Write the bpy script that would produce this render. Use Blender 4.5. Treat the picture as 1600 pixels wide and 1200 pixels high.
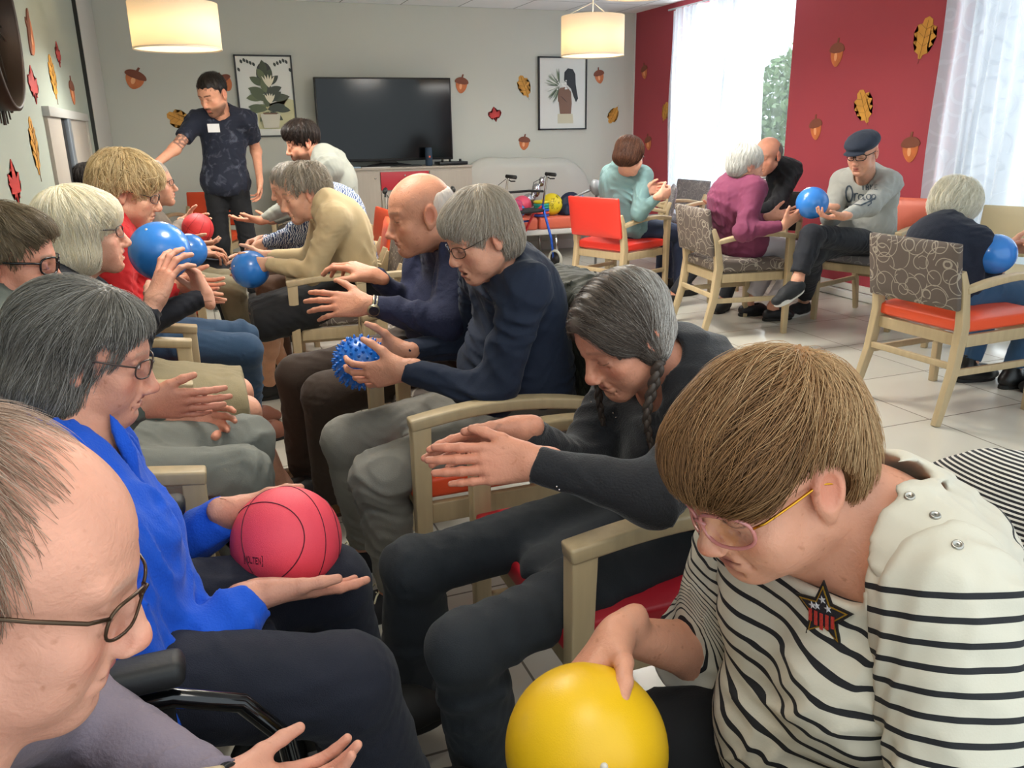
import bpy, bmesh, math, random
import numpy as np
from math import sin, cos, pi, radians
from mathutils import Vector, Matrix

for _o in list(bpy.data.objects): bpy.data.objects.remove(_o)
SC = bpy.context.scene
COL = SC.collection

# ------------------------------------------------------------------ camera
FPX, HC = 1282.0, 1.32
def _n(v): v = np.array(v, float); return v/np.linalg.norm(v)
_Y = _n([289-800, 210-600, FPX]); _Z = -_n([868-800, 4736-600, FPX])
_Y = _n(_Y-_Z*_Y.dot(_Z)*0.5); _Z = _n(_Z-_Y*_Z.dot(_Y)); _X = np.cross(_Y, _Z)
CR = np.array([_X, _Y, _Z])
CAM = np.array([0, 0, HC])
def at(px, py, X=None, Y=None, Z=None, D=None):
    """a point of the photographed place: along the sight line, on a world plane or at a distance"""
    d = CR @ np.array([px-800, py-600, FPX], float)
    if D is not None: return CAM+d*D/FPX
    for a, i in ((X, 0), (Y, 1), (Z, 2)):
        if a is not None: return CAM+d*(a-CAM[i])/d[i]
cd = bpy.data.cameras.new('camera'); cam = bpy.data.objects.new('camera', cd); COL.objects.link(cam)
cd.sensor_fit = 'HORIZONTAL'; cd.sensor_width = 36; cd.lens = FPX/1600*36; cd.clip_start = .02; cd.clip_end = 200
_m = Matrix(((CR[0][0], -CR[0][1], -CR[0][2]), (CR[1][0], -CR[1][1], -CR[1][2]), (CR[2][0], -CR[2][1], -CR[2][2]))).to_4x4()
_m.translation = Vector(CAM); cam.matrix_world = _m
SC.camera = cam

# ------------------------------------------------------------------ light
SC.view_settings.view_transform = 'Standard'; SC.view_settings.look = 'None'
SC.view_settings.gamma = 1; SC.view_settings.use_curve_mapping = False
SC.view_settings.exposure = 0.56
w = bpy.data.worlds.new('world'); SC.world = w; w.use_nodes = True
_bg = w.node_tree.nodes['Background']; _bg.inputs[0].default_value = (.84, .95, 1.0, 1); _bg.inputs[1].default_value = 1.35
def area(name, loc, target, sx, sy, power, col):
    l = bpy.data.lights.new(name, 'AREA'); l.shape = 'RECTANGLE'; l.size = sx; l.size_y = sy; l.energy = power; l.color = col
    o = bpy.data.objects.new(name, l); COL.objects.link(o); o.location = loc
    o.rotation_euler = (Vector(target)-Vector(loc)).to_track_quat('-Z', 'Y').to_euler(); return o
area('daylight_far_window', (5.6, 6.9, 1.5), (2.5, 6.3, 1.0), 2.0, 2.4, 180, (.88, .95, 1))
area('daylight_near_window', (5.6, 3.2, 1.5), (2.0, 2.8, .9), 2.4, 2.4, 95, (.88, .95, 1))
XW, YB, ZC, XL = 4.80, 8.70, 2.52, -.66

# ------------------------------------------------------------------ scene helpers
def s2l(c):
    if isinstance(c, str):
        c = c.lstrip('#'); c = [int(c[i:i+2], 16)/255 for i in (0, 2, 4)]
    return tuple((x/12.92 if x <= .04045 else ((x+.055)/1.055)**2.4) for x in c[:3])
MATS = {}
def mat(name, col='#888888', rough=.6, metal=0, bump=0, bscale=80, var=0, vscale=4, sss=0, emit=None, estr=0, alpha=1, trans=0, coat=0, attr=None, sheen=0, spec=.5, stretch=None, ior=1.45):
    if name in MATS: return MATS[name]
    m = bpy.data.materials.new(name); m.use_nodes = True; nt = m.node_tree; b = nt.nodes['Principled BSDF']
    c = s2l(col); b.inputs['Base Color'].default_value = (*c, 1); b.inputs['Roughness'].default_value = rough; b.inputs['Metallic'].default_value = metal
    b.inputs['Specular IOR Level'].default_value = spec; b.inputs['IOR'].default_value = ior
    if sss: b.inputs['Subsurface Weight'].default_value = sss; b.inputs['Subsurface Radius'].default_value = (1, .35, .2); b.inputs['Subsurface Scale'].default_value = .012
    if coat: b.inputs['Coat Weight'].default_value = coat; b.inputs['Coat Roughness'].default_value = .08
    if sheen: b.inputs['Sheen Weight'].default_value = sheen; b.inputs['Sheen Roughness'].default_value = .4
    if trans: b.inputs['Transmission Weight'].default_value = trans
    if alpha < 1: b.inputs['Alpha'].default_value = alpha
    if emit: b.inputs['Emission Color'].default_value = (*s2l(emit), 1); b.inputs['Emission Strength'].default_value = estr
    tc = nt.nodes.new('ShaderNodeTexCoord'); src = tc.outputs['Object']
    if stretch:
        mp = nt.nodes.new('ShaderNodeMapping'); mp.inputs['Scale'].default_value = stretch; nt.links.new(src, mp.inputs[0]); src = mp.outputs[0]
    base = None
    if attr:
        a = nt.nodes.new('ShaderNodeAttribute'); a.attribute_name = attr; base = a.outputs['Color']; nt.links.new(base, b.inputs['Base Color'])
    if var:
        n = nt.nodes.new('ShaderNodeTexNoise'); n.inputs['Scale'].default_value = vscale; n.inputs['Detail'].default_value = 5; nt.links.new(src, n.inputs['Vector'])
        mr = nt.nodes.new('ShaderNodeMapRange'); mr.inputs[1].default_value = .3; mr.inputs[2].default_value = .7; mr.inputs[3].default_value = 1-var; mr.inputs[4].default_value = 1+var*.6
        nt.links.new(n.outputs['Fac'], mr.inputs[0])
        mx = nt.nodes.new('ShaderNodeMix'); mx.data_type = 'RGBA'; mx.blend_type = 'MULTIPLY'; mx.inputs[0].default_value = 1
        if base: nt.links.new(base, mx.inputs[6])
        else: mx.inputs[6].default_value = (*c, 1)
        nt.links.new(mr.outputs[0], mx.inputs[7]); nt.links.new(mx.outputs[2], b.inputs['Base Color'])
    if bump:
        n = nt.nodes.new('ShaderNodeTexNoise'); n.inputs['Scale'].default_value = bscale; n.inputs['Detail'].default_value = 4; nt.links.new(src, n.inputs['Vector'])
        bp = nt.nodes.new('ShaderNodeBump'); bp.inputs['Strength'].default_value = bump; bp.inputs['Distance'].default_value = .003
        nt.links.new(n.outputs['Fac'], bp.inputs['Height']); nt.links.new(bp.outputs[0], b.inputs['Normal'])
    m['b'] = 1; MATS[name] = m; return m
def nodes(m): return m.node_tree, m.node_tree.nodes['Principled BSDF']
def link(nt, a, b): nt.links.new(a, b)

def mesh_obj(name, V, F, m, parent=None, smooth=True):
    me = bpy.data.meshes.new(name)
    V = np.asarray(V, np.float32)
    if isinstance(F, np.ndarray) and F.ndim == 2:
        nf, k = F.shape
        me.vertices.add(len(V)); me.vertices.foreach_set('co', V.ravel())
        me.loops.add(nf*k); me.loops.foreach_set('vertex_index', F.astype(np.int32).ravel())
        me.polygons.add(nf); me.polygons.foreach_set('loop_start', np.arange(0, nf*k, k, dtype=np.int32))
        me.update(calc_edges=True)
    else:
        me.from_pydata([tuple(map(float, v)) for v in V], [], [tuple(map(int, f)) for f in F]); me.update()
    if smooth: me.polygons.foreach_set('use_smooth', [True]*len(me.polygons))
    for mm in (m if isinstance(m, (list, tuple)) else [m]): me.materials.append(mm)
    o = bpy.data.objects.new(name, me); COL.objects.link(o)
    if parent is not None: o.parent = parent
    return o
def bm_obj(name, bm, m, parent=None, smooth=False, bevel=0):
    me = bpy.data.meshes.new(name)
    bmesh.ops.recalc_face_normals(bm, faces=bm.faces); bm.to_mesh(me); bm.free()
    if smooth:
        me.polygons.foreach_set('use_smooth', [True]*len(me.polygons))
    for mm in (m if isinstance(m, (list, tuple)) else [m]): me.materials.append(mm)
    o = bpy.data.objects.new(name, me); COL.objects.link(o)
    if bevel:
        bv = o.modifiers.new('bevel', 'BEVEL'); bv.width = bevel; bv.segments = 3; bv.limit_method = 'ANGLE'; bv.angle_limit = radians(35)
        me.polygons.foreach_set('use_smooth', [True]*len(me.polygons))
    if parent is not None: o.parent = parent
    return o
def tag(o, label=None, cat=None, group=None, kind=None):
    if label: o['label'] = label
    if cat: o['category'] = cat
    if group: o['group'] = group
    if kind: o['kind'] = kind
    return o
def empty(name, loc=(0, 0, 0), rz=0, label=None, cat=None, group=None):
    o = bpy.data.objects.new(name, None); COL.objects.link(o); o.location = loc; o.rotation_euler = (0, 0, rz); o.empty_display_size = .05
    return tag(o, label, cat, group)
def copy_tree(o, parent=None):
    c = o.copy(); COL.objects.link(c); c.parent = parent
    for ch in list(o.children): copy_tree(ch, c)
    return c
def box(bm, c, s, R=None):
    hx, hy, hz = s[0]/2, s[1]/2, s[2]/2
    vs = [Vector((x*hx, y*hy, z*hz)) for x in (-1, 1) for y in (-1, 1) for z in (-1, 1)]
    if R is not None: vs = [R @ v for v in vs]
    vs = [bm.verts.new(v+Vector(c)) for v in vs]
    for f in ((0, 1, 3, 2), (4, 6, 7, 5), (0, 4, 5, 1), (2, 3, 7, 6), (0, 2, 6, 4), (1, 5, 7, 3)): bm.faces.new([vs[i] for i in f])
def boxo(name, c, s, m, parent=None, bevel=0, rot=None):
    bm = bmesh.new(); box(bm, (0, 0, 0), s, rot); o = bm_obj(name, bm, m, parent, bevel=bevel); o.location = c; return o
def tube(bm, pts, r, n=8, closed=False, cap=True, up=None):
    pts = [Vector(p) for p in pts]; N = len(pts); rs = r if isinstance(r, (list, tuple, np.ndarray)) else [r]*N
    rings = []; pn = None
    for i, p in enumerate(pts):
        a = pts[(i-1) % N] if (closed or i > 0) else p; b = pts[(i+1) % N] if (closed or i < N-1) else p
        t = (b-a).normalized()
        if pn is None:
            u = Vector(up) if up else (Vector((0, 0, 1)) if abs(t.z) < .9 else Vector((1, 0, 0)))
            pn = (u-t*u.dot(t)).normalized()
        else: pn = (pn-t*pn.dot(t)).normalized()
        bn = t.cross(pn)
        rings.append([bm.verts.new(p+(pn*cos(2*pi*k/n)+bn*sin(2*pi*k/n))*rs[i]) for k in range(n)])
    for i in range(N if closed else N-1):
        A, B = rings[i], rings[(i+1) % N]
        for k in range(n): bm.faces.new((A[k], A[(k+1) % n], B[(k+1) % n], B[k]))
    if cap and not closed: bm.faces.new(rings[0]); bm.faces.new(rings[-1][::-1])
def tubeo(name, pts, r, m, parent=None, n=8, closed=False):
    bm = bmesh.new(); tube(bm, pts, r, n, closed); return bm_obj(name, bm, m, parent, smooth=True)
def lathe(bm, prof, n=32, c=(0, 0, 0)):
    rings = [[bm.verts.new((c[0]+r*cos(2*pi*k/n), c[1]+r*sin(2*pi*k/n), c[2]+z)) for k in range(n)] for r, z in prof]
    for A, B in zip(rings, rings[1:]):
        for k in range(n): bm.faces.new((A[k], A[(k+1) % n], B[(k+1) % n], B[k]))
    return rings
def sweep(bm, path, wid, hgt, across=(1, 0, 0)):
    """rectangular bar along a path; across = direction of the width; wid/hgt scalars or lists"""
    path = [Vector(p) for p in path]; N = len(path); A = Vector(across).normalized(); rings = []
    for i, p in enumerate(path):
        t = (path[min(i+1, N-1)]-path[max(i-1, 0)]).normalized(); nrm = t.cross(A).normalized()
        w_ = (wid[i] if isinstance(wid, (list, tuple)) else wid)/2; h_ = (hgt[i] if isinstance(hgt, (list, tuple)) else hgt)/2
        rings.append([bm.verts.new(p+A*a*w_+nrm*b*h_) for a, b in ((-1, -1), (1, -1), (1, 1), (-1, 1))])
    for R0, R1 in zip(rings, rings[1:]):
        for k in range(4): bm.faces.new((R0[k], R0[(k+1) % 4], R1[(k+1) % 4], R1[k]))
    bm.faces.new(rings[0][::-1]); bm.faces.new(rings[-1])
def bez(p0, p1, p2, n=10):
    p0, p1, p2 = map(Vector, (p0, p1, p2)); return [(1-t)**2*p0+2*t*(1-t)*p1+t*t*p2 for t in [i/n for i in range(n+1)]]
def sphere_obj(name, c, r, m, parent=None, seg=48):
    bm = bmesh.new(); bmesh.ops.create_uvsphere(bm, u_segments=seg, v_segments=seg//2, radius=r); o = bm_obj(name, bm, m, parent, smooth=True); o.location = c; return o
# ------------------------------------------------------------------ smooth implicit surfaces
def nrm(v): v = np.asarray(v, float); return v/max(np.linalg.norm(v), 1e-9)
class RC:      # tapered capsule, optional flat cut at either end, optional flattening
    def __init__(s, a, b, r1, r2=None, k=.02, cut0=None, cut1=None, flat=None, fl=1.0, op='u'):
        s.a = np.asarray(a, float); s.b = np.asarray(b, float); s.r1 = r1; s.r2 = r1 if r2 is None else r2; s.k = k; s.op = op
        s.ab = s.b-s.a; s.L2 = max(s.ab.dot(s.ab), 1e-12); s.c0 = cut0; s.c1 = cut1
        s.flat = None if flat is None else nrm(flat); s.fl = fl; s.dir = nrm(s.ab)
    def d(s, P):
        Q = P-s.a
        if s.flat is not None:
            h = (Q@s.flat)-(Q@s.ab/s.L2)*(s.ab@s.flat); Q = Q+np.outer(h*(1/s.fl-1), s.flat)
        t = np.clip(Q@s.ab/s.L2, 0, 1)
        e = Q-t[:, None]*s.ab
        d = np.sqrt((e*e).sum(1))-(s.r1+(s.r2-s.r1)*t)
        if s.flat is not None and s.fl < 1: d = d*(s.fl*.5+.5)
        if s.c1 is not None: d = np.maximum(d, (P-s.b)@s.dir-s.c1)
        if s.c0 is not None: d = np.maximum(d, -((P-s.a)@s.dir)-s.c0)
        return d
class EL:      # ellipsoid; R rows = local axes in the world
    def __init__(s, c, r, R=None, k=.02, op='u'):
        s.c = np.asarray(c, float); s.r = np.asarray(r, float); s.R = None if R is None else np.asarray(R, float); s.k = k; s.op = op
    def d(s, P):
        q = P-s.c
        if s.R is not None: q = q@s.R.T
        a = q/s.r; k0 = np.sqrt((a*a).sum(1)); b = a/s.r; k1 = np.sqrt((b*b).sum(1))
        return np.where(k0 < 1e-6, -s.r.min(), k0*(k0-1)/np.maximum(k1, 1e-9))
class BX:      # rounded box
    def __init__(s, c, h, R=None, rr=.01, k=.01, op='u'):
        s.c = np.asarray(c, float); s.h = np.asarray(h, float)-rr; s.R = None if R is None else np.asarray(R, float); s.rr = rr; s.k = k; s.op = op
    def d(s, P):
        q = P-s.c
        if s.R is not None: q = q@s.R.T
        q = np.abs(q)-s.h
        return np.sqrt((np.maximum(q, 0)**2).sum(1))+np.minimum(q.max(1), 0)-s.rr
class PL:      # half space kept where (p-c).n < 0
    def __init__(s, c, n, k=.004): s.c = np.asarray(c, float); s.n = nrm(n); s.k = k; s.op = 'i'
    def d(s, P): return (P-s.c)@s.n
def field(prims, P):
    d = np.full(len(P), 1e3)
    for p in prims:
        q = p.d(P); k = p.k
        if p.op == 'u':
            h = np.maximum(k-np.abs(d-q), 0)/k; d = np.minimum(d, q)-h*h*k*.25
        else:
            if p.op == 's': q = -q
            h = np.maximum(k-np.abs(d-q), 0)/k; d = np.maximum(d, q)+h*h*k*.25
    return d
VQ = 1.0
def surf(prims, h, lo=None, hi=None, disp=None, pad=.0, dispmax=0):
    h = h*VQ
    """polygonise the field on a grid of cell h -> V, F"""
    if lo is None:
        pts = []
        for p in prims:
            if p.op != 'u': continue
            if isinstance(p, RC): r = max(p.r1, p.r2)*(1 if p.flat is None else 1); pts += [p.a-r, p.a+r, p.b-r, p.b+r]
            elif isinstance(p, EL): r = p.r.max(); pts += [p.c-r, p.c+r]
            else: r = np.linalg.norm(p.h)+p.rr; pts += [p.c-r, p.c+r]
        pts = np.array(pts); lo = pts.min(0)-3*h-.02-pad; hi = pts.max(0)+3*h+.02+pad
    lo = np.asarray(lo, float); hi = np.asarray(hi, float)
    B = 14
    nb = np.maximum(np.ceil((hi-lo)/(h*B)).astype(int), 1); n = nb*B+1
    V = np.ones(n, np.float32)
    ii = np.stack(np.meshgrid(*[np.arange(k) for k in nb], indexing='ij'), -1).reshape(-1, 3)
    cen = lo+(ii+.5)*B*h; Rb = B*h*.5*1.7321+dispmax
    un = [p for p in prims if p.op == 'u']; D = np.stack([p.d(cen) for p in un]); kmax = max(p.k for p in un)
    oth = [p for p in prims if p.op != 'u']; DO = [p.d(cen) for p in oth]
    dm = D.min(0)
    lat = np.stack(np.meshgrid(*[np.arange(B+1)]*3, indexing='ij'), -1).reshape(-1, 3)*h
    for j in range(len(cen)):
        i0, i1, i2 = ii[j]*B
        if dm[j] > Rb*1.25+kmax*.3: continue
        cut = False; uns = []
        for q, p in zip(DO, oth):
            v = q[j] if p.op == 'i' else -q[j]
            if v > Rb*1.2: cut = True; break
        if cut: continue
        if dm[j] < -Rb*1.4 and all((q[j] if p.op == 'i' else -q[j]) < -Rb*1.2-p.k for q, p in zip(DO, oth)):
            V[i0:i0+B+1, i1:i1+B+1, i2:i2+B+1] = -1; continue
        lim = dm[j]+2.3*Rb+kmax
        keep = [p for p in prims if (p.op != 'u')]
        sel = [un[i] for i in np.nonzero(D[:, j] < lim)[0]]
        selo = [p for q, p in zip(DO, oth) if (q[j] if p.op == 'i' else -q[j]) > -Rb*1.25-p.k-max(0, -dm[j])-.02]
        ids = set(map(id, sel))|set(map(id, selo)); use = [p for p in prims if id(p) in ids]
        P = lo+np.array([i0, i1, i2])*h+lat
        d = field(use, P)
        if disp is not None: d = d+disp(P)
        V[i0:i0+B+1, i1:i1+B+1, i2:i2+B+1] = d.reshape(B+1, B+1, B+1)
    return nets(V, lo, h)
def nets(V, lo, h):
    nx, ny, nz = V.shape; S = V < 0; st = np.array([ny*nz, nz, 1])
    cells = []; pos = []; quads = []
    for ax in range(3):
        a = [slice(None)]*3; b = [slice(None)]*3; a[ax] = slice(0, -1); b[ax] = slice(1, None)
        ch = S[tuple(a)] != S[tuple(b)]
        I = np.argwhere(ch)
        if len(I) == 0: continue
        J = I.copy(); J[:, ax] += 1
        v0 = V[tuple(I.T)]; v1 = V[tuple(J.T)]
        t = v0/(v0-v1); p = I.astype(np.float64); p[:, ax] += t
        u, w_ = [(1, 2), (2, 0), (0, 1)][ax]
        q = []
        for du, dw in ((-1, -1), (0, -1), (0, 0), (-1, 0)):
            c = I.copy(); c[:, u] += du; c[:, w_] += dw; q.append(c)
        ok = np.ones(len(I), bool)
        for c in q: ok &= ((c >= 0) & (c < np.array([nx-1, ny-1, nz-1]))).all(1)
        q = np.stack([(c*st).sum(1) for c in q], 1)
        fl = v0 < 0
        q[~fl] = q[~fl][:, ::-1]
        q = q[ok]; p = p[ok]
        quads.append(q); cells.append(q.ravel()); pos.append(np.repeat(p, 4, axis=0))
    if not quads: return np.zeros((0, 3)), np.zeros((0, 4), int)
    cells = np.concatenate(cells); pos = np.concatenate(pos); quads = np.concatenate(quads)
    uq, inv = np.unique(cells, return_inverse=True); inv = inv.ravel()
    cnt = np.bincount(inv); Vp = np.stack([np.bincount(inv, pos[:, k])/cnt for k in range(3)], 1)
    return Vp*h+lo, inv.reshape(-1, 4)
def crop(V, F, boxes, inside):
    """keep the faces whose centre is inside (or outside) any of the boxes"""
    c = V[F].mean(1); m = np.zeros(len(F), bool)
    for lo, hi in boxes: m |= ((c > lo) & (c < hi)).all(1)
    F = F[m] if inside else F[~m]
    uq, inv = np.unique(F.ravel(), return_inverse=True); return V[uq], inv.reshape(-1, 4)
def relax(V, F, it=1, f=.5):
    for _ in range(it):
        s = np.zeros_like(V); c = np.zeros(len(V))
        for a, b in ((0, 1), (1, 2), (2, 3), (3, 0)):
            for x, y in ((a, b), (b, a)):
                for k in range(3): s[:, k] += np.bincount(F[:, x], V[F[:, y], k], len(V))
                c += np.bincount(F[:, x], minlength=len(V))
        V = V*(1-f)+s/np.maximum(c, 1)[:, None]*f
    return V
_rs = np.random.RandomState(5)
def folds(amp, wl=.05, seed=0, aniso=(1, 1, .5), crease=1.0):
    """cloth folds: warped ridges, amplitude in metres"""
    r = np.random.RandomState(seed); W = r.normal(size=(5, 3)); W /= np.linalg.norm(W, axis=1)[:, None]; W = W/np.array(aniso)
    W /= np.linalg.norm(W, axis=1)[:, None]
    ph = r.rand(5)*6.28; K = 2*pi/wl; W2 = r.normal(size=(3, 3))*K*.22
    def fn(P):
        wp = np.sin(P@W2[0]+ph[0])*1.6+np.sin(P@W2[1]+ph[1])*1.2
        v = 0
        for i in range(3): v = v+np.abs(np.sin((P@W[i])*K*.5*(1+.35*i)+wp*(1+.4*i)+ph[i]))**(crease)
        return (v/3-.6)*2*amp*(.55+.45*np.sin(P@W2[2]+ph[3]))
    return fn
def set_attr(o, name, arr):
    me = o.data
    if arr.ndim == 1:
        a = me.attributes.new(name, 'FLOAT', 'POINT'); a.data.foreach_set('value', arr.astype(np.float32))
    else:
        a = me.attributes.new(name, 'FLOAT_COLOR', 'POINT')
        if arr.shape[1] == 3: arr = np.concatenate([arr, np.ones((len(arr), 1))], 1)
        a.data.foreach_set('color', arr.astype(np.float32).ravel())
# ------------------------------------------------------------------ people
def frame(f, u=(0, 0, 1), roll=0):
    f = nrm(f); u = np.asarray(u, float); u = nrm(u-f*u.dot(f)); x = np.cross(f, u)
    if roll: r = radians(roll); u, x = u*cos(r)+x*sin(r), x*cos(r)-u*sin(r)
    return np.array([x, f, u])
def head_prims(hc, R, s, o):
    g = lambda x, y, z: hc+s*(np.array([x, y, z])@R)
    def e(c, r, k=.02, op='u', rot=None):
        RR = R
        if rot: # (axis index, degrees)
            a = radians(rot[1]); i = rot[0]; j, l = (i+1) % 3, (i+2) % 3; RR = R.copy(); RR[j] = R[j]*cos(a)+R[l]*sin(a); RR[l] = R[l]*cos(a)-R[j]*sin(a)
        return EL(g(*c), np.array(r)*s, RR, k*s, op)
    def rc(a, b, r1, r2=None, k=.01, op='u'): return RC(g(*a), g(*b), r1*s, (r1 if r2 is None else r2)*s, k*s, op=op)
    fat = o.get('fat', 0); nl = o.get('nose', 1.0); ch = o.get('chin', 0); op_ = o.get('open', 0); jw = o.get('jaw', 1.0)
    P = [e((0, -.014, .032), (.0765, .094, .085), .02),
         e((0, .03, .026), (.066, .057, .062), .02),
         e((0, .032, -.03), (.061+.006*fat, .052, .066), .02),
         e((0, .022, -.066), (.052*jw+.010*fat, .052, .042+.008*fat), .02),
         rc((0, .066, -.100-ch), (0, .06, -.094-ch), .0165+.003*fat, k=.03),
         e((0, .066, -.066), (.031, .024, .027), .022)]
    for sx in (1, -1):
        P += [rc((sx*.050*jw, -.006, -.058), (sx*.014, .062, -.101-ch), .017+.005*fat, .014, .03),
              e((sx*.043, .056, -.034), (.021+.004*fat, .019+.003*fat, .019), .022),
              e((sx*.04, .048, -.062), (.018+.007*fat, .02+.004*fat, .02+.004*fat), .022),
              e((sx*.033, .106, -.001), (.020, .023, .0145), .018, 's'),
              rc((sx*.012, .0815, .0185), (sx*.047, .068, .0195), .008, .007, .016),
              e((sx*.0315, .0735, -.0015), (.0125, .0125, .0115), .004),
              rc((sx*.018, .0835, .0075), (sx*.045, .075, .0045), .0042, .0035, .006),
              rc((sx*.019, .082, -.0125), (sx*.044, .0735, -.0105), .0042, .004, .007),
              e((sx*.0115, .0965*1, -.0425*nl), (.0085, .0095, .0075), .007)]
    P += [rc((0, .079, .012), (0, .1035, -.031*nl), .0085, .0095, .014),
          e((0, .1035+.004*(nl-1)*5, -.0385*nl), (.0115, .0115, .0095), .010)]
    for sx in (1, -1): P += [e((sx*.0065, .1035, -.0485*nl), (.0033, .005, .003), .003, 's')]
    # lips and mouth
    P += [rc((-.015, .0835, -.0655), (.015, .0835, -.0655), .0058, k=.008), rc((0, .0885, -.0645), (0, .0885, -.065), .0055, k=.008),
          rc((-.013, .0835, -.0765-op_*.6), (.013, .0835, -.0765-op_*.6), .0062, k=.008),
          e((0, .094, -.0708-op_*.35), (.0235, .018, .0016+op_*.5), .003, 's'),
          e((0, .088, -.0885-op_*.6), (.018, .010, .0045), .008, 's')]
    if op_ > .004: P += [e((0, .078, -.0775-op_*.3), (.014, .012, .004), .004)]
    old = o.get('old', .7)
    if old:
        for sx in (1, -1):
            P += [rc((sx*.0165, .0985, -.040), (sx*.031, .081, -.073), .0022*old+.0008, .0026, .008, 's'),
                  rc((sx*.020, .0848, -.0185), (sx*.037, .0752, -.021), .0008, .0008, .006, 's'),
                  rc((sx*.024, .078, -.082), (sx*.026, .07, -.1), .0015*old, .002, .007, 's')]
        for zz in (.040, .050, .060):
            P += [rc((-.034, .0905-(zz-.04)*.35, zz), (.034, .0905-(zz-.04)*.35, zz), .0010*old, k=.004, op='s')]
    # ears
    er = o.get('ear', 1.0)
    for sx in (1, -1):
        P += [e((sx*.0785, -.014, -.006), (.0085*er, .0185*er, .031*er), .005, 'u', (0, 10)),
              e((sx*.086, -.011, -.004), (.0065, .0105*er, .019*er), .004, 's', (0, 10)),
              e((sx*.0775, -.006, -.031*er), (.007, .009, .011), .006)]
    return P
LHEAD = lambda P, hc, R, s: ((P-hc)@R.T)/s
def sstep(x, a, b): t = np.clip((x-a)/(b-a), 0, 1); return t*t*(3-2*t)
def paint_head(V, C, hc, R, s, o):
    q = LHEAD(V, hc, R, s); x, y, z = np.abs(q[:, 0]), q[:, 1], q[:, 2]; nl = o.get('nose', 1.0)
    def mixc(m, c):
        nonlocal C; c = np.array(s2l(c)); C = C*(1-m[:, None])+c*m[:, None]
    front = sstep(y, .05, .06)*(z > -.14)*(z < .14)
    def spot(cx, cy, cz, rx, ry, rz, soft=.5):
        return 1-sstep(((x-cx)/rx)**2+((y-cy)/ry)**2+((z-cz)/rz)**2, soft, 1)
    red = o.get('flush', .5)
    mixc(spot(.042, .065, -.035, .026, .03, .022, .0)*.34*red, o.get('red', '#c65c48'))
    mixc(spot(0, .108, -.038*nl, .018, .02, .014, .0)*.4*red, o.get('red', '#c65c48'))
    mixc(spot(.08, -.012, 0, .02, .03, .04, .0)*.35, o.get('red', '#c65c48'))
    mixc(spot(.0315, .088, .001, .022, .02, .013, .0)*.35, '#8e5a48')
    if o.get('stubble'): mixc(((z < -.045)*sstep(-z, .045, .07)*(y > .0)*(z > -.13)*(1-spot(0, .09, -.071, .02, .03, .009)))*o['stubble'], o.get('stubcol', '#4a3a33'))
    if o.get('stubble'): mixc(spot(0, .09, -.058, .026, .03, .007)*o['stubble'], o.get('stubcol', '#4a3a33'))
    op_ = o.get('open', 0)
    mixc(spot(0, .085, -.0655, .021, .03, .0062, .35)*front*.75, o.get('lips', '#a8564f'))
    mixc(spot(0, .085, -.0775-op_*.6, .019, .03, .0068, .35)*front*.75, o.get('lips', '#a8564f'))
    mixc(spot(0, .083, -.071-op_*.35, .019, .028, .0016+op_*.5, .5)*front*.85, '#4a1a1a')
    br = o.get('brow', '#8a7a6a')
    mixc((1-sstep(np.abs(z-(.0215-((x-.03)/.03)**2*.004)), .0022, .0052))*(x > .010)*(x < .050)*front*o.get('browk', .55), br)
    if o.get('eyes', 'down') == 'open':
        ew = ((x-.0315)/.0135)**2; ez = np.abs(z+.0005)/(.0062*np.sqrt(np.clip(1-ew, 0, 1))+1e-5)
        m = (ez < 1)*(ew < 1)*front
        mixc(m*.9, '#d8cec6'); mixc(((np.hypot(x-.0315, z) < .0058)*(m > 0))*1., '#2e2620')
        mixc((np.abs(ez-1) < .22)*(ew < 1)*front*.7, '#4a2f28')
    else:
        zz = -.0065-(1-((x-.0315)/.014)**2)*.0025
        mixc((1-sstep(np.abs(z-zz), .0006, .0020))*(np.abs(x-.0315) < .0145)*front*.75, '#3c2620')
    return C
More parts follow.
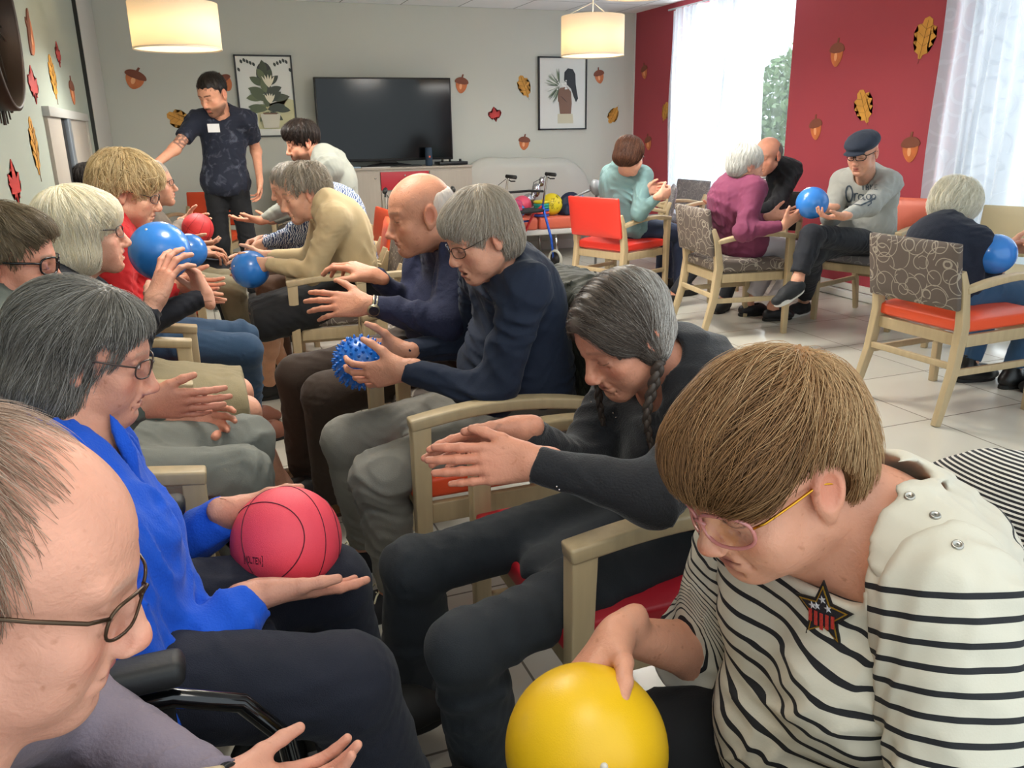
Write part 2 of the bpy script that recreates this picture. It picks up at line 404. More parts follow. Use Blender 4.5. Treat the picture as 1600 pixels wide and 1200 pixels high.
def hand_prims(w, fd, pn, side, pose='relax', s=1.0, wrist_r=.024):
    """w wrist, fd direction of the fingers, pn direction the palm faces, side 'L'/'R'"""
    X = nrm(fd); Zp = -nrm(np.asarray(pn, float)-X*np.dot(pn, X)); Yt = np.cross(Zp, X)*(-1 if side == 'L' else 1)
    g = lambda a, b, c: w+s*(a*X+b*Yt+c*Zp)
    PO = dict(relax=([18, 24, 30, 36], [28, 30, 32, 36], 5, (38, 28)), open=([6, 6, 8, 12], [12, 14, 16, 18], 9, (50, 18)),
              flat=([4, 4, 5, 6], [8, 8, 9, 10], 3, (34, 12)), ball=([20, 20, 22, 26], [26, 26, 28, 30], 10, (58, 22)),
              spread=([2, 6, 10, 16], [22, 26, 28, 30], 16, (66, 16)), curl=([48, 52, 56, 58], [48, 50, 52, 54], 3, (38, 48)), claw=([30, 32, 34, 38], [34, 34, 36, 38], 7, (48, 34)))
    mcp, pip, sp, th = PO[pose]
    out = [RC(g(-.03, 0, 0), g(.012, 0, 0), wrist_r, .023*s, .02, flat=Zp, fl=.78)]
    ys = [.030, .010, -.0105, -.029]; xs = [.088, .092, .087, .078]; ln = [(.044, .026, .022), (.048, .030, .023), (.044, .028, .023), (.034, .021, .020)]
    for i in range(4):
        out.append(RC(g(.012, ys[i]*.62, 0), g(xs[i], ys[i], -.001-abs(i-1.3)*.002), .0145*s, .0108*s, .014*s))
    out.append(EL(g(.04, 0, -.008), np.array([.045, .034, .013])*s, np.array([X, Yt, Zp]), .014*s))
    for i in range(4):
        a0 = radians([1, .35, -.35, -1.1][i]*sp); dx = X*cos(a0)+Yt*sin(a0); p = g(xs[i], ys[i], -.001-abs(i-1.3)*.002); ang = 0
        rr = [(.0098, .0088), (.0090, .0078), (.0080, .0068)]
        if i == 3: rr = [(a*.86, b*.86) for a, b in rr]
        for k, f in enumerate((mcp[i], pip[i], pip[i]*.65)):
            ang += radians(f); d = dx*cos(ang)-Zp*sin(ang); q = p+d*ln[i][k]*s
            out.append(RC(p, q, rr[k][0]*s, rr[k][1]*s, .0045*s)); p = q
    # thumb, from the side of the palm near its base
    a0, fl = radians(th[0]), radians(th[1]); p = g(.018, .020, -.006)
    d0 = X*cos(a0)+Yt*sin(a0); d0 = nrm(d0-Zp*sin(fl)*.6); q = p+d0*.044*s
    out.append(RC(p, q, .0165*s, .0125*s, .016*s)); p = q
    d1 = nrm(d0+X*.35-Zp*sin(fl)*.5); q = p+d1*.033*s; out.append(RC(p, q, .0115*s, .0100*s, .006*s)); p = q
    d2 = nrm(d1+X*.35-Zp*sin(fl)*.35); out.append(RC(p, p+d2*.026*s, .0102*s, .0080*s, .005*s))
    return out
def ik(a, c, l1, l2, hint):
    a = np.asarray(a, float); c = np.asarray(c, float); v = c-a; L = np.linalg.norm(v); d = v/L
    if L > l1+l2-.004: k = L/(l1+l2-.004); l1 *= k; l2 *= k
    x = (L*L+l1*l1-l2*l2)/(2*L); y = math.sqrt(max(l1*l1-x*x, 1e-6))
    h = np.asarray(hint, float); h = nrm(h-d*h.dot(d)); return a+d*x+h*y
SKINB = dict(rough=.48, bump=.12, bscale=260, var=.10, vscale=22, sss=.12, spec=.35)
def skin_mat():
    if 'skin' in MATS: return MATS['skin']
    m = mat('skin', '#d8a488', attr='tone', **SKINB); nt, b = nodes(m); bp = b.inputs['Normal'].links[0].from_node; fine = bp.inputs['Height'].links[0].from_socket; base = b.inputs['Base Color'].links[0].from_socket
    tc = nt.nodes.new('ShaderNodeTexCoord'); wp = nt.nodes.new('ShaderNodeTexNoise'); wp.inputs['Scale'].default_value = 38; wp.inputs['Detail'].default_value = 3; wp.inputs['Distortion'].default_value = 1.2; link(nt, tc.outputs['Object'], wp.inputs['Vector'])
    mu = nt.nodes.new('ShaderNodeMath'); mu.operation = 'ABSOLUTE'; sb_ = nt.nodes.new('ShaderNodeMath'); sb_.operation = 'SUBTRACT'; sb_.inputs[1].default_value = .5; link(nt, wp.outputs['Fac'], sb_.inputs[0]); link(nt, sb_.outputs[0], mu.inputs[0])
    pw = nt.nodes.new('ShaderNodeMath'); pw.operation = 'MULTIPLY_ADD'; pw.inputs[1].default_value = 3.2; link(nt, mu.outputs[0], pw.inputs[0]); link(nt, fine, pw.inputs[2]); link(nt, pw.outputs[0], bp.inputs['Height']); bp.inputs['Strength'].default_value = .30; bp.inputs['Distance'].default_value = .0022
    sp = nt.nodes.new('ShaderNodeTexNoise'); sp.inputs['Scale'].default_value = 70; sp.inputs['Detail'].default_value = 2; link(nt, tc.outputs['Object'], sp.inputs['Vector']); mr = nt.nodes.new('ShaderNodeMapRange'); mr.inputs[1].default_value = .66; mr.inputs[2].default_value = .74; mr.inputs[4].default_value = .45; link(nt, sp.outputs['Fac'], mr.inputs[0])
    mx = nt.nodes.new('ShaderNodeMix'); mx.data_type = 'RGBA'; link(nt, mr.outputs[0], mx.inputs[0]); link(nt, base, mx.inputs[6]); mx.inputs[7].default_value = (*s2l('#a0664a'), 1); link(nt, mx.outputs[2], b.inputs['Base Color']); return m
class Fig:
    """joint positions of one figure"""
    def __init__(s, face, pel, neck, head, look, roll=0, hs=1.0, sh=.17, twist=0, w=1.0, d=1.0, hunch=0.02, ua=.28, fa=.245, thk=1.0):
        a = radians(face); s.F = np.array([cos(a), sin(a), 0]); s.pel = np.asarray(pel, float); s.neck = np.asarray(neck, float); s.hc = np.asarray(head, float)
        s.U = nrm(s.neck-s.pel); s.T = np.linalg.norm(s.neck-s.pel); s.Fr = nrm(s.F-s.U*s.F.dot(s.U)); s.Lf = np.cross(s.U, s.Fr)
        a2 = radians(face+twist); f2 = np.array([cos(a2), sin(a2), 0]); s.sl = nrm(np.cross([0, 0, 1], f2))
        s.R = frame(look, roll=roll); s.hs = hs; s.w = w; s.dp = d; s.h = hunch; s.thk = thk
        base = s.neck-s.U*.055*1.0+s.Fr*.01
        s.shL = base+s.sl*sh; s.shR = base-s.sl*sh; s.swd = sh; s.ua = ua; s.fa = fa; s.arms = {}; s.legs = {}
        Lh = nrm(np.cross([0, 0, 1], s.F)); s.hipL = s.pel+Lh*.085*w; s.hipR = s.pel-Lh*.085*w
        s.chest = s.pel+s.U*s.T*.68-s.Fr*hunch; s.waist = s.pel+s.U*s.T*.34-s.Fr*hunch*.6
    def arm(s, side, wrist, fd, pn, pose='relax', hint=(0, 0, -1), hsz=1.0):
        wrist = np.asarray(wrist, float); sh = s.shL if side == 'L' else s.shR
        s.arms[side] = dict(sh=sh, el=ik(sh, wrist, s.ua, s.fa, hint), wr=wrist, fd=nrm(fd), pn=np.asarray(pn, float), pose=pose, hsz=hsz); return s
    def leg(s, side, knee, ankle, toe, kr=.062, cr=.05):
        s.legs[side] = dict(hip=s.hipL if side == 'L' else s.hipR, kn=np.asarray(knee, float), an=np.asarray(ankle, float), toe=nrm(toe)); return s
    def torso(s, g, belly=0, bust=0, k=.06):
        A = np.array([s.Lf, s.Fr, s.U]); w, d = s.w, s.dp
        P = [EL(s.pel+s.U*.02, (.165*w+g, .125*d+g, .13+g), A, k), EL(s.waist, (.142*w+g, .115*d+g, .15+g), A, k),
             EL(s.chest, (.158*w+g, .118*d+g, .155+g), A, k), RC(s.shL-s.sl*.03, s.shR+s.sl*.03, .052+g, .052+g, .05),
             RC(s.neck+s.U*.01, s.shL-s.sl*.02, .042+g, .045+g, .05), RC(s.neck+s.U*.01, s.shR+s.sl*.02, .042+g, .045+g, .05),
             EL(s.neck-s.U*.09-s.Fr*.02, (.10+g, .075+g, .09+g), A, .06)]
        if belly: P.append(EL(s.waist+s.Fr*.05*d-s.U*.02, (.14*w+g, .11+belly+g, .14+g), A, k))
        if bust:
            for q in (1, -1): P.append(EL(s.chest+s.Fr*(.085*d+bust*.3)+s.Lf*q*.07*w-s.U*.02, (.066+g, .055+bust+g, .065+g), A, .05))
        return P
    def armp(s, side, g, t0=0., t1=1., cuff=False, ga=None, k=.03, cut=.004):
        a = s.arms[side]; r = [.052*s.thk, .041*s.thk, .036*s.thk, .0255]; ga = g if ga is None else ga
        P = [RC(a['sh'], a['el'], r[0]+g, r[1]+g, k)]
        if t1 < 0:   # short sleeve
            e = a['sh']+(a['el']-a['sh'])*(-t1); return [RC(a['sh'], e, r[0]+g, r[1]+g+.004, k, cut1=0)]
        end = a['el']+(a['wr']-a['el'])*t1; rr = r[1]+(r[3]-r[1])*t1
        P.append(RC(a['el'], end, r[1]+g, rr+ga, k, cut1=(cut if cuff else None)))
        return P
    def neckp(s, r=.054):
        j = s.hc+s.hs*(np.array([0, -.028, -.052])@s.R); c = s.hc+s.hs*(np.array([0, .02, -.085])@s.R)
        return [RC(s.neck-s.U*.03, j, r*1.06, r, .03), RC(s.neck-s.U*.05+s.Fr*.03, c, r*.72, r*.62, .03)]
    def legp(s, side, g=0, t1=1., cuff=False, th=.070, kn=.049, an=.034, k=.03, ga=None):
        l = s.legs[side]; ga = g if ga is None else ga
        kv = l['kn']; P = [RC(l['hip'], kv, th*s.thk+g, kn*s.thk+g, k+.02)]
        if t1 > 0:
            end = kv+(l['an']-kv)*t1; rr = kn*s.thk+(an-kn*s.thk)*t1
            P.append(RC(kv, end, kn*s.thk+g, rr+ga, k, cut1=0 if cuff else None)); mid = kv+(l['an']-kv)*.32
            if t1 > .4: P.append(RC(mid-s.F*.012, kv+(l['an']-kv)*.45-s.F*.010, .05*s.thk+g, .046*s.thk+g, .03))
        return P
def make_body(f, name_parent, skin='#d9a68c', face=None, hv=.003, bv=.009, handv=None, neck_r=.054, bare=None, hand_tone=None, legs=True, handtint='#c67a62'):
    """one continuous body: torso, limbs, neck, head and hands in a single field"""
    face = face or {}
    HP = head_prims(f.hc, f.R, f.hs, face)
    core = f.torso(-.012)+f.neckp(neck_r)
    L = list(core)
    hb = []
    for sd, a in f.arms.items():
        L += f.armp(sd, -.002); hp = hand_prims(a['wr'], a['fd'], a['pn'], sd, a['pose'], a['hsz']); L += hp
        ps = np.array([p.b if isinstance(p, RC) else p.c for p in hp]); hb.append((ps.min(0)-.028, ps.max(0)+.028))
    if legs:
        for sd in f.legs: L += f.legp(sd, -.002)
        for sd in f.legs: l = f.legs[sd]; L.append(RC(l['an'], l['an']+l['toe']*.03-np.array([0, 0, .03]), .031, .024, .03))
    L += HP
    hs = f.hs; cn = f.hc-f.R[2]*.02; hbox = (cn-.155*hs-.01, cn+.15*hs+.01)
    handv = handv or hv
    VV, FF, off = [], [], 0
    boxes = [hbox]+hb
    res = [(surf(L, hv, hbox[0], hbox[1]), [hbox], True)]
    for b in hb:
        res.append((surf(L, handv, b[0], b[1]), [b], True))
    cs = surf(L, bv); shr = [(lo+bv*.6, hi-bv*.6) for lo, hi in boxes]; res.append((cs, shr, False))
    done = []
    for (V, F), bx, ins in res:
        if len(F) == 0: continue
        V, F = crop(V, F, bx, ins)
        VV.append(V); FF.append(F+off); off += len(V)
    V = np.concatenate(VV); F = np.concatenate(FF)
    C = np.tile(np.array(s2l(skin)), (len(V), 1))
    C = paint_head(V, C, f.hc, f.R, f.hs, face)
    for sd, a in f.arms.items():
        dist = np.linalg.norm(V-(a['wr']+a['fd']*.13), axis=1); m = (1-sstep(dist, .02, .10))*.38; C = C*(1-m[:, None])+np.array(s2l(handtint))*m[:, None]
    if bare: C = bare(V, C)
    o = mesh_obj('body', V, F, skin_mat(), name_parent); set_attr(o, 'tone', C)
    return o
def garment(name, parent, prims, m, h=.006, amp=.0, wl=.06, seed=0, extra=None, rel=1, lo=None, hi=None, aniso=(1, 1, .5), fold=None):
    f1 = folds(amp*1.35, wl, seed, aniso); f2 = folds(amp*.45, wl*.42, seed+40, aniso)
    dsp = fold if fold is not None else ((lambda P: f1(P)+f2(P)) if amp else None)
    V, F = surf(prims, h, lo, hi, disp=dsp, dispmax=amp*2.4)
    if rel: V = relax(V, F, rel, .5)
    o = mesh_obj(name, V, F, m, parent)
    if extra: set_attr(o, *extra(V))
    return o
def stripe_field(segs):
    """distance along the limb segments, per vertex"""
    def fn(V):
        best = np.full(len(V), 1e9); out = np.zeros(len(V))
        for a, b, off in segs:
            ab = b-a; L = np.linalg.norm(ab); t = (V-a)@ab/L; d = np.linalg.norm(V-a-np.outer(np.clip(t, -.2*L, 1.2*L)/L, ab), axis=1)
            m = d < best; best = np.where(m, d, best); out = np.where(m, off+t, out)
        return 's', out
    return fn
def shoe(parent, an, toe, m, sole, ground=0.0, L=.25, h=.006, kind='low', wdt=1.0, lift=None, name='shoe', solet=.022):
    """an = ankle, toe = direction; rests on the ground below unless lift is given"""
    t = nrm(toe); base = np.array([an[0], an[1], ground if lift is None else lift]) ; up = nrm(np.array([0, 0, 1.])-t*t[2]); sd = np.cross(t, up)
    if lift is None: t = nrm([t[0], t[1], 0]); up = np.array([0, 0, 1.]); sd = np.cross(t, up)
    g = lambda x, y, z: base+t*x+sd*y+up*z
    Pm = [RC(g(-.035, 0, .045), g(.09, 0, .045), .036*wdt, .038*wdt, .03), RC(g(.06, 0, .045), g(L-.10, .004, .034), .042*wdt, .034*wdt, .03, flat=up, fl=.8),
          RC(g(.02, 0, .05), g(.10, 0, .045), .04, .036, .03)]
    if kind != 'slip': Pm.append(RC(g(-.012, 0, .05), g(-.005, 0, .085 if kind == 'low' else .15), .037, .040, .03, cut1=0))
    if kind == 'slip': Pm.append(EL(g(.035, 0, .095), (.062, .03, .03), np.array([t, sd, up]), .008, 's'))
    Pm.append(PL(g(0, 0, .012), -up))
    V, F = surf(Pm, h); V = relax(V, F, 1); o = mesh_obj(name, V, F, m, parent)
    bm = bmesh.new(); N = 28; rings = []
    for z, k in ((0, .95), (.004, 1), (solet-.003, 1), (solet, .93)):
        r = []
        for i in range(N):
            a = 2*pi*i/N; x = cos(a); y = sin(a); xx = (L*.5)*(abs(x)**.8)*(1 if x > 0 else -1)+L*.5-.065-.01; ww = (.041 if x > 0 else .034)*wdt*(abs(y)**.8)*(1 if y > 0 else -1)
            c = g(L*.5-.075+(xx-(L*.5-.075))*(k*.97), ww*k, z); r.append(bm.verts.new(c))
        rings.append(r)
    for A, B in zip(rings, rings[1:]):
        for k in range(N): bm.faces.new((A[k], A[(k+1) % N], B[(k+1) % N], B[k]))
    bm.faces.new(rings[0][::-1]); bm.faces.new(rings[-1]); bm_obj('sole', bm, sole, o, smooth=False)
    return o
# ---- hair
def hair_mat(name, c1, c2, c3=None, rough=.42):
    if name in MATS: return MATS[name]
    m = mat(name, c1, rough=rough, spec=.3); nt, b = nodes(m)
    a = nt.nodes.new('ShaderNodeAttribute'); a.attribute_name = 'h'
    cr = nt.nodes.new('ShaderNodeValToRGB'); el = cr.color_ramp.elements
    el[0].color = (*s2l(c1), 1); el[1].color = (*s2l(c3 or c2), 1)
    e = el.new(.5); e.color = (*s2l(c2), 1)
    link(nt, a.outputs['Fac'], cr.inputs[0]); link(nt, cr.outputs[0], b.inputs['Base Color']); return m
def grad(prims, P, e=.002):
    g = np.stack([field(prims, P+np.eye(3)[i]*e)-field(prims, P-np.eye(3)[i]*e) for i in range(3)], 1); return g/np.maximum(np.linalg.norm(g, axis=1)[:, None], 1e-9)
def hair(f, parent, m, cap, cut=(), n=900, length=.12, width=.0011, crown=(0, -.045, .11), part=None, grav=.55, seed=0, h=.004, wav=.004, lift=.004, hval=None, steps=9, strands=True, loose=.0, grain=.0018, flow=None, face=True, name='hair', segs=3, zmin=-.14, jit=.25):
    """hair as a shaped mass plus separate strands that follow it; shapes in head coordinates"""
    rs = np.random.RandomState(seed); s = f.hs; R = f.R
    G = lambda q: f.hc+s*(np.asarray(q, float)@R)
    def mk(t, op):
        if t[0] == 'e': return EL(G(t[1]), np.array(t[2])*s, R, (t[3] if len(t) > 3 else .03)*s, op)
        return RC(G(t[1]), G(t[2]), t[3]*s, t[4]*s, (t[5] if len(t) > 5 else .02)*s, op=op)
    up_ = [mk(t, 'u') for t in cap]; P = up_+[mk(t, 's') for t in cut]
    for p in P:
        if p.op == 's': p.k = .008*s
    ph = rs.rand(6)*6.28
    cw = G(crown)
    def dirs(Q, nn):
        q = LHEAD(Q, f.hc, R, s)
        if flow is not None: d = flow(q)@R
        elif part is not None:
            sx = np.sign(q[:, 0]-part); d = (np.stack([sx*1.0, -.12+0*sx, -.1-grav*sstep(np.abs(q[:, 0]-part), .0, .06)*2], 1))@R
        else:
            d = (Q-cw); d = d/np.maximum(np.linalg.norm(d, axis=1)[:, None], 1e-6)+np.array([0, 0, -1.])*0-np.outer(np.ones(len(Q)), R[2])*grav*sstep(-q[:, 2], -.08, .02)[:, None]
        d = d-nn*(d*nn).sum(1)[:, None]; return d/np.maximum(np.linalg.norm(d, axis=1)[:, None], 1e-6)
    def disp(Q):
        q = LHEAD(Q, f.hc, R, s)
        if flow is None and part is None: u = np.arctan2(q[:, 0]-crown[0], q[:, 1]-crown[1])*22
        else: u = q[:, 1]*260
        return grain*(np.sin(u+ph[0]+2*np.sin(q[:, 2]*40+ph[1]))+.6*np.sin(u*2.3+ph[2]+1.5*np.sin(q[:, 2]*70)))
    V, F = surf(P, h, disp=disp, dispmax=grain*2); 
    hv = (.5+.5*np.sin(LHEAD(V, f.hc, R, s)[:, 1]*90+LHEAD(V, f.hc, R, s)[:, 0]*70))*.35+.1
    if hval is not None: hv = hval(LHEAD(V, f.hc, R, s), hv)
    o = mesh_obj(name, V, F, m, parent)
    if not strands or len(F) == 0: set_attr(o, 'h', hv); return o
    A = V[F]; ar = np.linalg.norm(np.cross(A[:, 2]-A[:, 0], A[:, 3]-A[:, 1]), axis=1); pr = ar/ar.sum()
    idx = rs.choice(len(F), n, p=pr); Q = A[idx].mean(1)+rs.normal(size=(n, 3))*h*.3
    # keep roots on the outer surface of the mass
    fo = field(up_, Q); Q = Q[np.abs(fo) < grain*2+h*1.5]; n = len(Q)
    pts = [Q]; val = np.clip(rs.normal(.5, .22, n), 0, 1)
    if hval is not None: val = hval(LHEAD(Q, f.hc, R, s), val)
    ln = length*s*(.55+.9*rs.rand(n)); off = lift*s*(.1+rs.rand(n)); ju = rs.normal(size=(n, 3))*jit; dprev = None; alive = np.ones(n)
    for k in range(steps):
        nn = grad(up_, Q); d = dirs(Q, nn)
        if dprev is not None: d = d*.65+dprev*.35
        d = d+ju*.35+.3*np.sin(Q*60+ph[:3]+k*.4)*wav*40; d = d-nn*(d*nn).sum(1)[:, None]*.9; d /= np.linalg.norm(d, axis=1)[:, None]
        Qn = Q+d*(ln/steps)[:, None]; fd_ = field(up_, Qn); nn2 = grad(up_, Qn)
        tgt = off*min(1, (k+1)/3)*(1+loose*k/steps*4)
        Qn = Qn-nn2*((fd_-tgt)*(1 if loose == 0 else .8))[:, None]
        if len(P) > len(up_):   # strands stop where the mass was cut away for the face
            dd = np.max([-p.d(Qn) for p in P if p.op == 's'], axis=0); st_ = dd > (.006 if face else 1); Qn = np.where(st_[:, None], Q+ (Qn-Q)*.02, Qn)
        pts.append(Qn); dprev = d; Q = Qn
    K = np.stack(pts, 1); M = K.shape[1]
    tg = np.gradient(K, axis=1); tg /= np.maximum(np.linalg.norm(tg, axis=2)[:, :, None], 1e-9)
    nf = grad(up_, K.reshape(-1, 3)).reshape(K.shape); sdv = np.cross(tg, nf); sdv /= np.maximum(np.linalg.norm(sdv, axis=2)[:, :, None], 1e-9)
    wd = width*s*np.concatenate([[.5], np.ones(M-3), [.7, .15]])[None, :, None]
    ring = np.stack([K+sdv*wd*.5-nf*wd*.15, K+nf*wd*.35, K-sdv*wd*.5-nf*wd*.15], 2)  # n,M,3,3
    SV = ring.reshape(-1, 3); b0 = (np.arange(n)*M*3)[:, None, None]; kk = (np.arange(M-1)*3)[None, :, None]; j = np.arange(3)[None, None, :]
    a = b0+kk+j; b = b0+kk+(j+1) % 3; SF = np.stack([a, b, b+3, a+3], -1).reshape(-1, 4)
    V2 = np.concatenate([V, SV]); F2 = np.concatenate([F, SF+len(V)])
    bpy.data.objects.remove(o); o = mesh_obj(name, V2, F2, m, parent)
    set_attr(o, 'h', np.concatenate([hv, np.repeat(val, M*3)])); return o
# ---- glasses
def glasses(f, parent, m, lens, rx=.024, rz=.0175, y=.0955, z=.0, r=.0014, temple=.0016, sq=2.6, half=False, templem=None, low=0, dx=.0315):
    s = f.hs; R = f.R; G = lambda x, y_, z_: tuple(f.hc+s*(np.array([x, y_, z_])@R))
    bm = bmesh.new(); LB = []
    for sx in (1, -1):
        pts = []
        for i in range(28):
            a = 2*pi*i/28; c, q = cos(a), sin(a); X = rx*abs(c)**(2/sq)*np.sign(c); Zq = rz*abs(q)**(2/sq)*np.sign(q)
            pts.append(G(sx*dx+X, y-abs(sx*dx+X)**2*7, z-low+Zq))
        tube(bm, pts, r*s, 6, closed=True)
        lb = bmesh.new(); lb.faces.new([lb.verts.new(p) for p in pts]); LB.append(lb)
    tube(bm, [G(-.0095, y-.001, z+.004-low), G(0, y+.002, z+.008-low), G(.0095, y-.001, z+.004-low)], r*s, 6)
    fo = bm_obj('glasses', bm, m, parent, smooth=True)
    for lb in LB: bm_obj('lens', lb, lens, fo)
    for sx in (1, -1):
        tb = bmesh.new(); xe = sx*(dx+rx); pts = [G(xe, y-abs(xe)**2*7, z+.007-low), G(sx*.070, .066, z+.009-low*.7), G(sx*.0775, .03, z+.008), G(sx*.0785, -.006, z+.008), G(sx*.08, -.022, z-.002), G(sx*.079, -.028, z-.018)]
        tube(tb, pts, temple*s, 6); bm_obj('temple', tb, templem or m, fo, smooth=True)
    return fo
def lens_mat():
    if 'lens' in MATS: return MATS['lens']
    m = bpy.data.materials.new('lens'); m.use_nodes = True; nt = m.node_tree; nt.nodes.clear()
    o = nt.nodes.new('ShaderNodeOutputMaterial'); t = nt.nodes.new('ShaderNodeBsdfTransparent'); t.inputs[0].default_value = (.985, .99, 1, 1)
    g = nt.nodes.new('ShaderNodeBsdfGlossy'); g.inputs['Roughness'].default_value = .03; mx = nt.nodes.new('ShaderNodeMixShader'); mx.inputs[0].default_value = .06
    nt.links.new(t.outputs[0], mx.inputs[1]); nt.links.new(g.outputs[0], mx.inputs[2]); nt.links.new(mx.outputs[0], o.inputs[0]); MATS['lens'] = m; return m
def stripe_mat(name, c1, c2, period, duty, rough=.8, lo=None, base=None, bump=.1):
    """stripes from the attribute s; above s=lo plain"""
    if name in MATS: return MATS[name]
    m = mat(name, c1, rough=rough, bump=bump, bscale=400); nt, b = nodes(m)
    a = nt.nodes.new('ShaderNodeAttribute'); a.attribute_name = 's'
    M = lambda op, x, y=None: None
    def mth(op, x, y=None):
        n = nt.nodes.new('ShaderNodeMath'); n.operation = op
        for i, v in enumerate((x, y)):
            if v is None: continue
            if isinstance(v, (int, float)): n.inputs[i].default_value = v
            else: link(nt, v, n.inputs[i])
        return n.outputs[0]
    fr = mth('FRACT', mth('DIVIDE', a.outputs['Fac'], period)); k = mth('LESS_THAN', fr, duty)
    if lo is not None: k = mth('MULTIPLY', k, mth('LESS_THAN', a.outputs['Fac'], lo))
    mx = nt.nodes.new('ShaderNodeMix'); mx.data_type = 'RGBA'; mx.inputs[6].default_value = (*s2l(c1), 1); mx.inputs[7].default_value = (*s2l(c2), 1)
    link(nt, k, mx.inputs[0]); link(nt, mx.outputs[2], b.inputs['Base Color']); return m
# ------------------------------------------------------------------ the room
def mth(nt, op, x, y=None, z=None):
    n = nt.nodes.new('ShaderNodeMath'); n.operation = op
    for i, v in enumerate((x, y, z)):
        if v is None: continue
        if isinstance(v, (int, float)): n.inputs[i].default_value = v
        else: nt.links.new(v, n.inputs[i])
    return n.outputs[0]
def mixrgb(nt, f, a, b):
    mx = nt.nodes.new('ShaderNodeMix'); mx.data_type = 'RGBA'
    if isinstance(f, (int, float)): mx.inputs[0].default_value = f
    else: nt.links.new(f, mx.inputs[0])
    for i, v in ((6, a), (7, b)):
        if isinstance(v, (tuple, list)): mx.inputs[i].default_value = (*v[:3], 1)
        else: nt.links.new(v, mx.inputs[i])
    return mx.outputs[2]
def grid_mat(name, col, grout, sx, sy, ox, oy, gw, rough, var=.06, bump=.2, coat=0):
    m = mat(name, col, rough=rough); nt, b = nodes(m)
    g = nt.nodes.new('ShaderNodeNewGeometry'); s = nt.nodes.new('ShaderNodeSeparateXYZ'); link(nt, g.outputs['Position'], s.inputs[0])
    ux = mth(nt, 'DIVIDE', mth(nt, 'SUBTRACT', s.outputs[0], ox), sx); uy = mth(nt, 'DIVIDE', mth(nt, 'SUBTRACT', s.outputs[1], oy), sy)
    def line(u, S):
        f = mth(nt, 'ABSOLUTE', mth(nt, 'SUBTRACT', mth(nt, 'FRACT', mth(nt, 'ADD', u, .5)), .5)); return mth(nt, 'LESS_THAN', mth(nt, 'MULTIPLY', f, S), gw)
    l = mth(nt, 'MAXIMUM', line(ux, sx), line(uy, sy))
    wn = nt.nodes.new('ShaderNodeTexWhiteNoise'); wn.noise_dimensions = '2D'; cb = nt.nodes.new('ShaderNodeCombineXYZ')
    link(nt, mth(nt, 'FLOOR', ux), cb.inputs[0]); link(nt, mth(nt, 'FLOOR', uy), cb.inputs[1]); link(nt, cb.outputs[0], wn.inputs['Vector'])
    nz = nt.nodes.new('ShaderNodeTexNoise'); nz.inputs['Scale'].default_value = 3; nz.inputs['Detail'].default_value = 6; link(nt, g.outputs['Position'], nz.inputs['Vector'])
    k = mth(nt, 'ADD', mth(nt, 'MULTIPLY', wn.outputs['Value'], .5), mth(nt, 'MULTIPLY', nz.outputs['Fac'], .6))
    c = s2l(col); d = tuple(x*(1-var*2.2) for x in c)
    tc = mixrgb(nt, k, d, c); link(nt, mixrgb(nt, l, tc, s2l(grout)), b.inputs['Base Color'])
    link(nt, mth(nt, 'ADD', mth(nt, 'MULTIPLY', l, .5), mth(nt, 'ADD', rough-.05, mth(nt, 'MULTIPLY', nz.outputs['Fac'], .12))), b.inputs['Roughness'])
    bp = nt.nodes.new('ShaderNodeBump'); bp.inputs['Strength'].default_value = bump; bp.inputs['Distance'].default_value = .004
    link(nt, mth(nt, 'ADD', mth(nt, 'SUBTRACT', 1, l), mth(nt, 'MULTIPLY', nz.outputs['Fac'], .10)), bp.inputs['Height']); link(nt, bp.outputs[0], b.inputs['Normal'])
    return m
M_floor = grid_mat('floor_tiles', '#c9c5b8', '#6a6358', .607, .607, 3.082, 2.68, .0034, .22)
M_ceil = grid_mat('ceiling_tiles', '#f6f9fa', '#9ea3a3', .6, .6, .35, 8.7, .006, .85, bump=.1)
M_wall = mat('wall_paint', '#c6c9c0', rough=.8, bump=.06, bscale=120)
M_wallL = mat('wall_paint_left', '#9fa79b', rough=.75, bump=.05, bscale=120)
M_red = mat('red_wall_paint', '#a53e4a', rough=.62, bump=.05, bscale=150)
M_white = mat('white_trim', '#d3d3ce', rough=.5)
M_grey = mat('grey_trim', '#a3a39e', rough=.5)
def struct(o): o['kind'] = 'structure'; return o
T = .12
struct(boxo('floor', (2.07, 4.0, -.05), (5.7, 10.4, .1), M_floor))
struct(boxo('ceiling', (2.07, 4.6, ZC+.05), (5.7, 8.6, .1), M_ceil))
struct(boxo('wall_back', (2.07, YB+T/2, ZC/2), (5.7, T, ZC+.02), M_wall))
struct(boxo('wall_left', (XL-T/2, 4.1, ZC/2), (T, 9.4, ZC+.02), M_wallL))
bm = bmesh.new()
W1 = (6.02, 7.86); W2 = (1.3, 4.42); SILL = .46; HEAD = 2.46
def wb(y0, y1, z0, z1): box(bm, (XW+.15, (y0+y1)/2, (z0+z1)/2), (.3, y1-y0, z1-z0))
wb(W1[1], YB+.1, 0, ZC); wb(W2[1], W1[0], 0, ZC); wb(W1[0], W1[1], 0, SILL); wb(W1[0], W1[1], HEAD, ZC); wb(W2[0], W2[1], 0, .1); wb(W2[0], W2[1], HEAD, ZC); wb(.3, W2[0], 0, ZC)
struct(bm_obj('wall_right', bm, M_red))
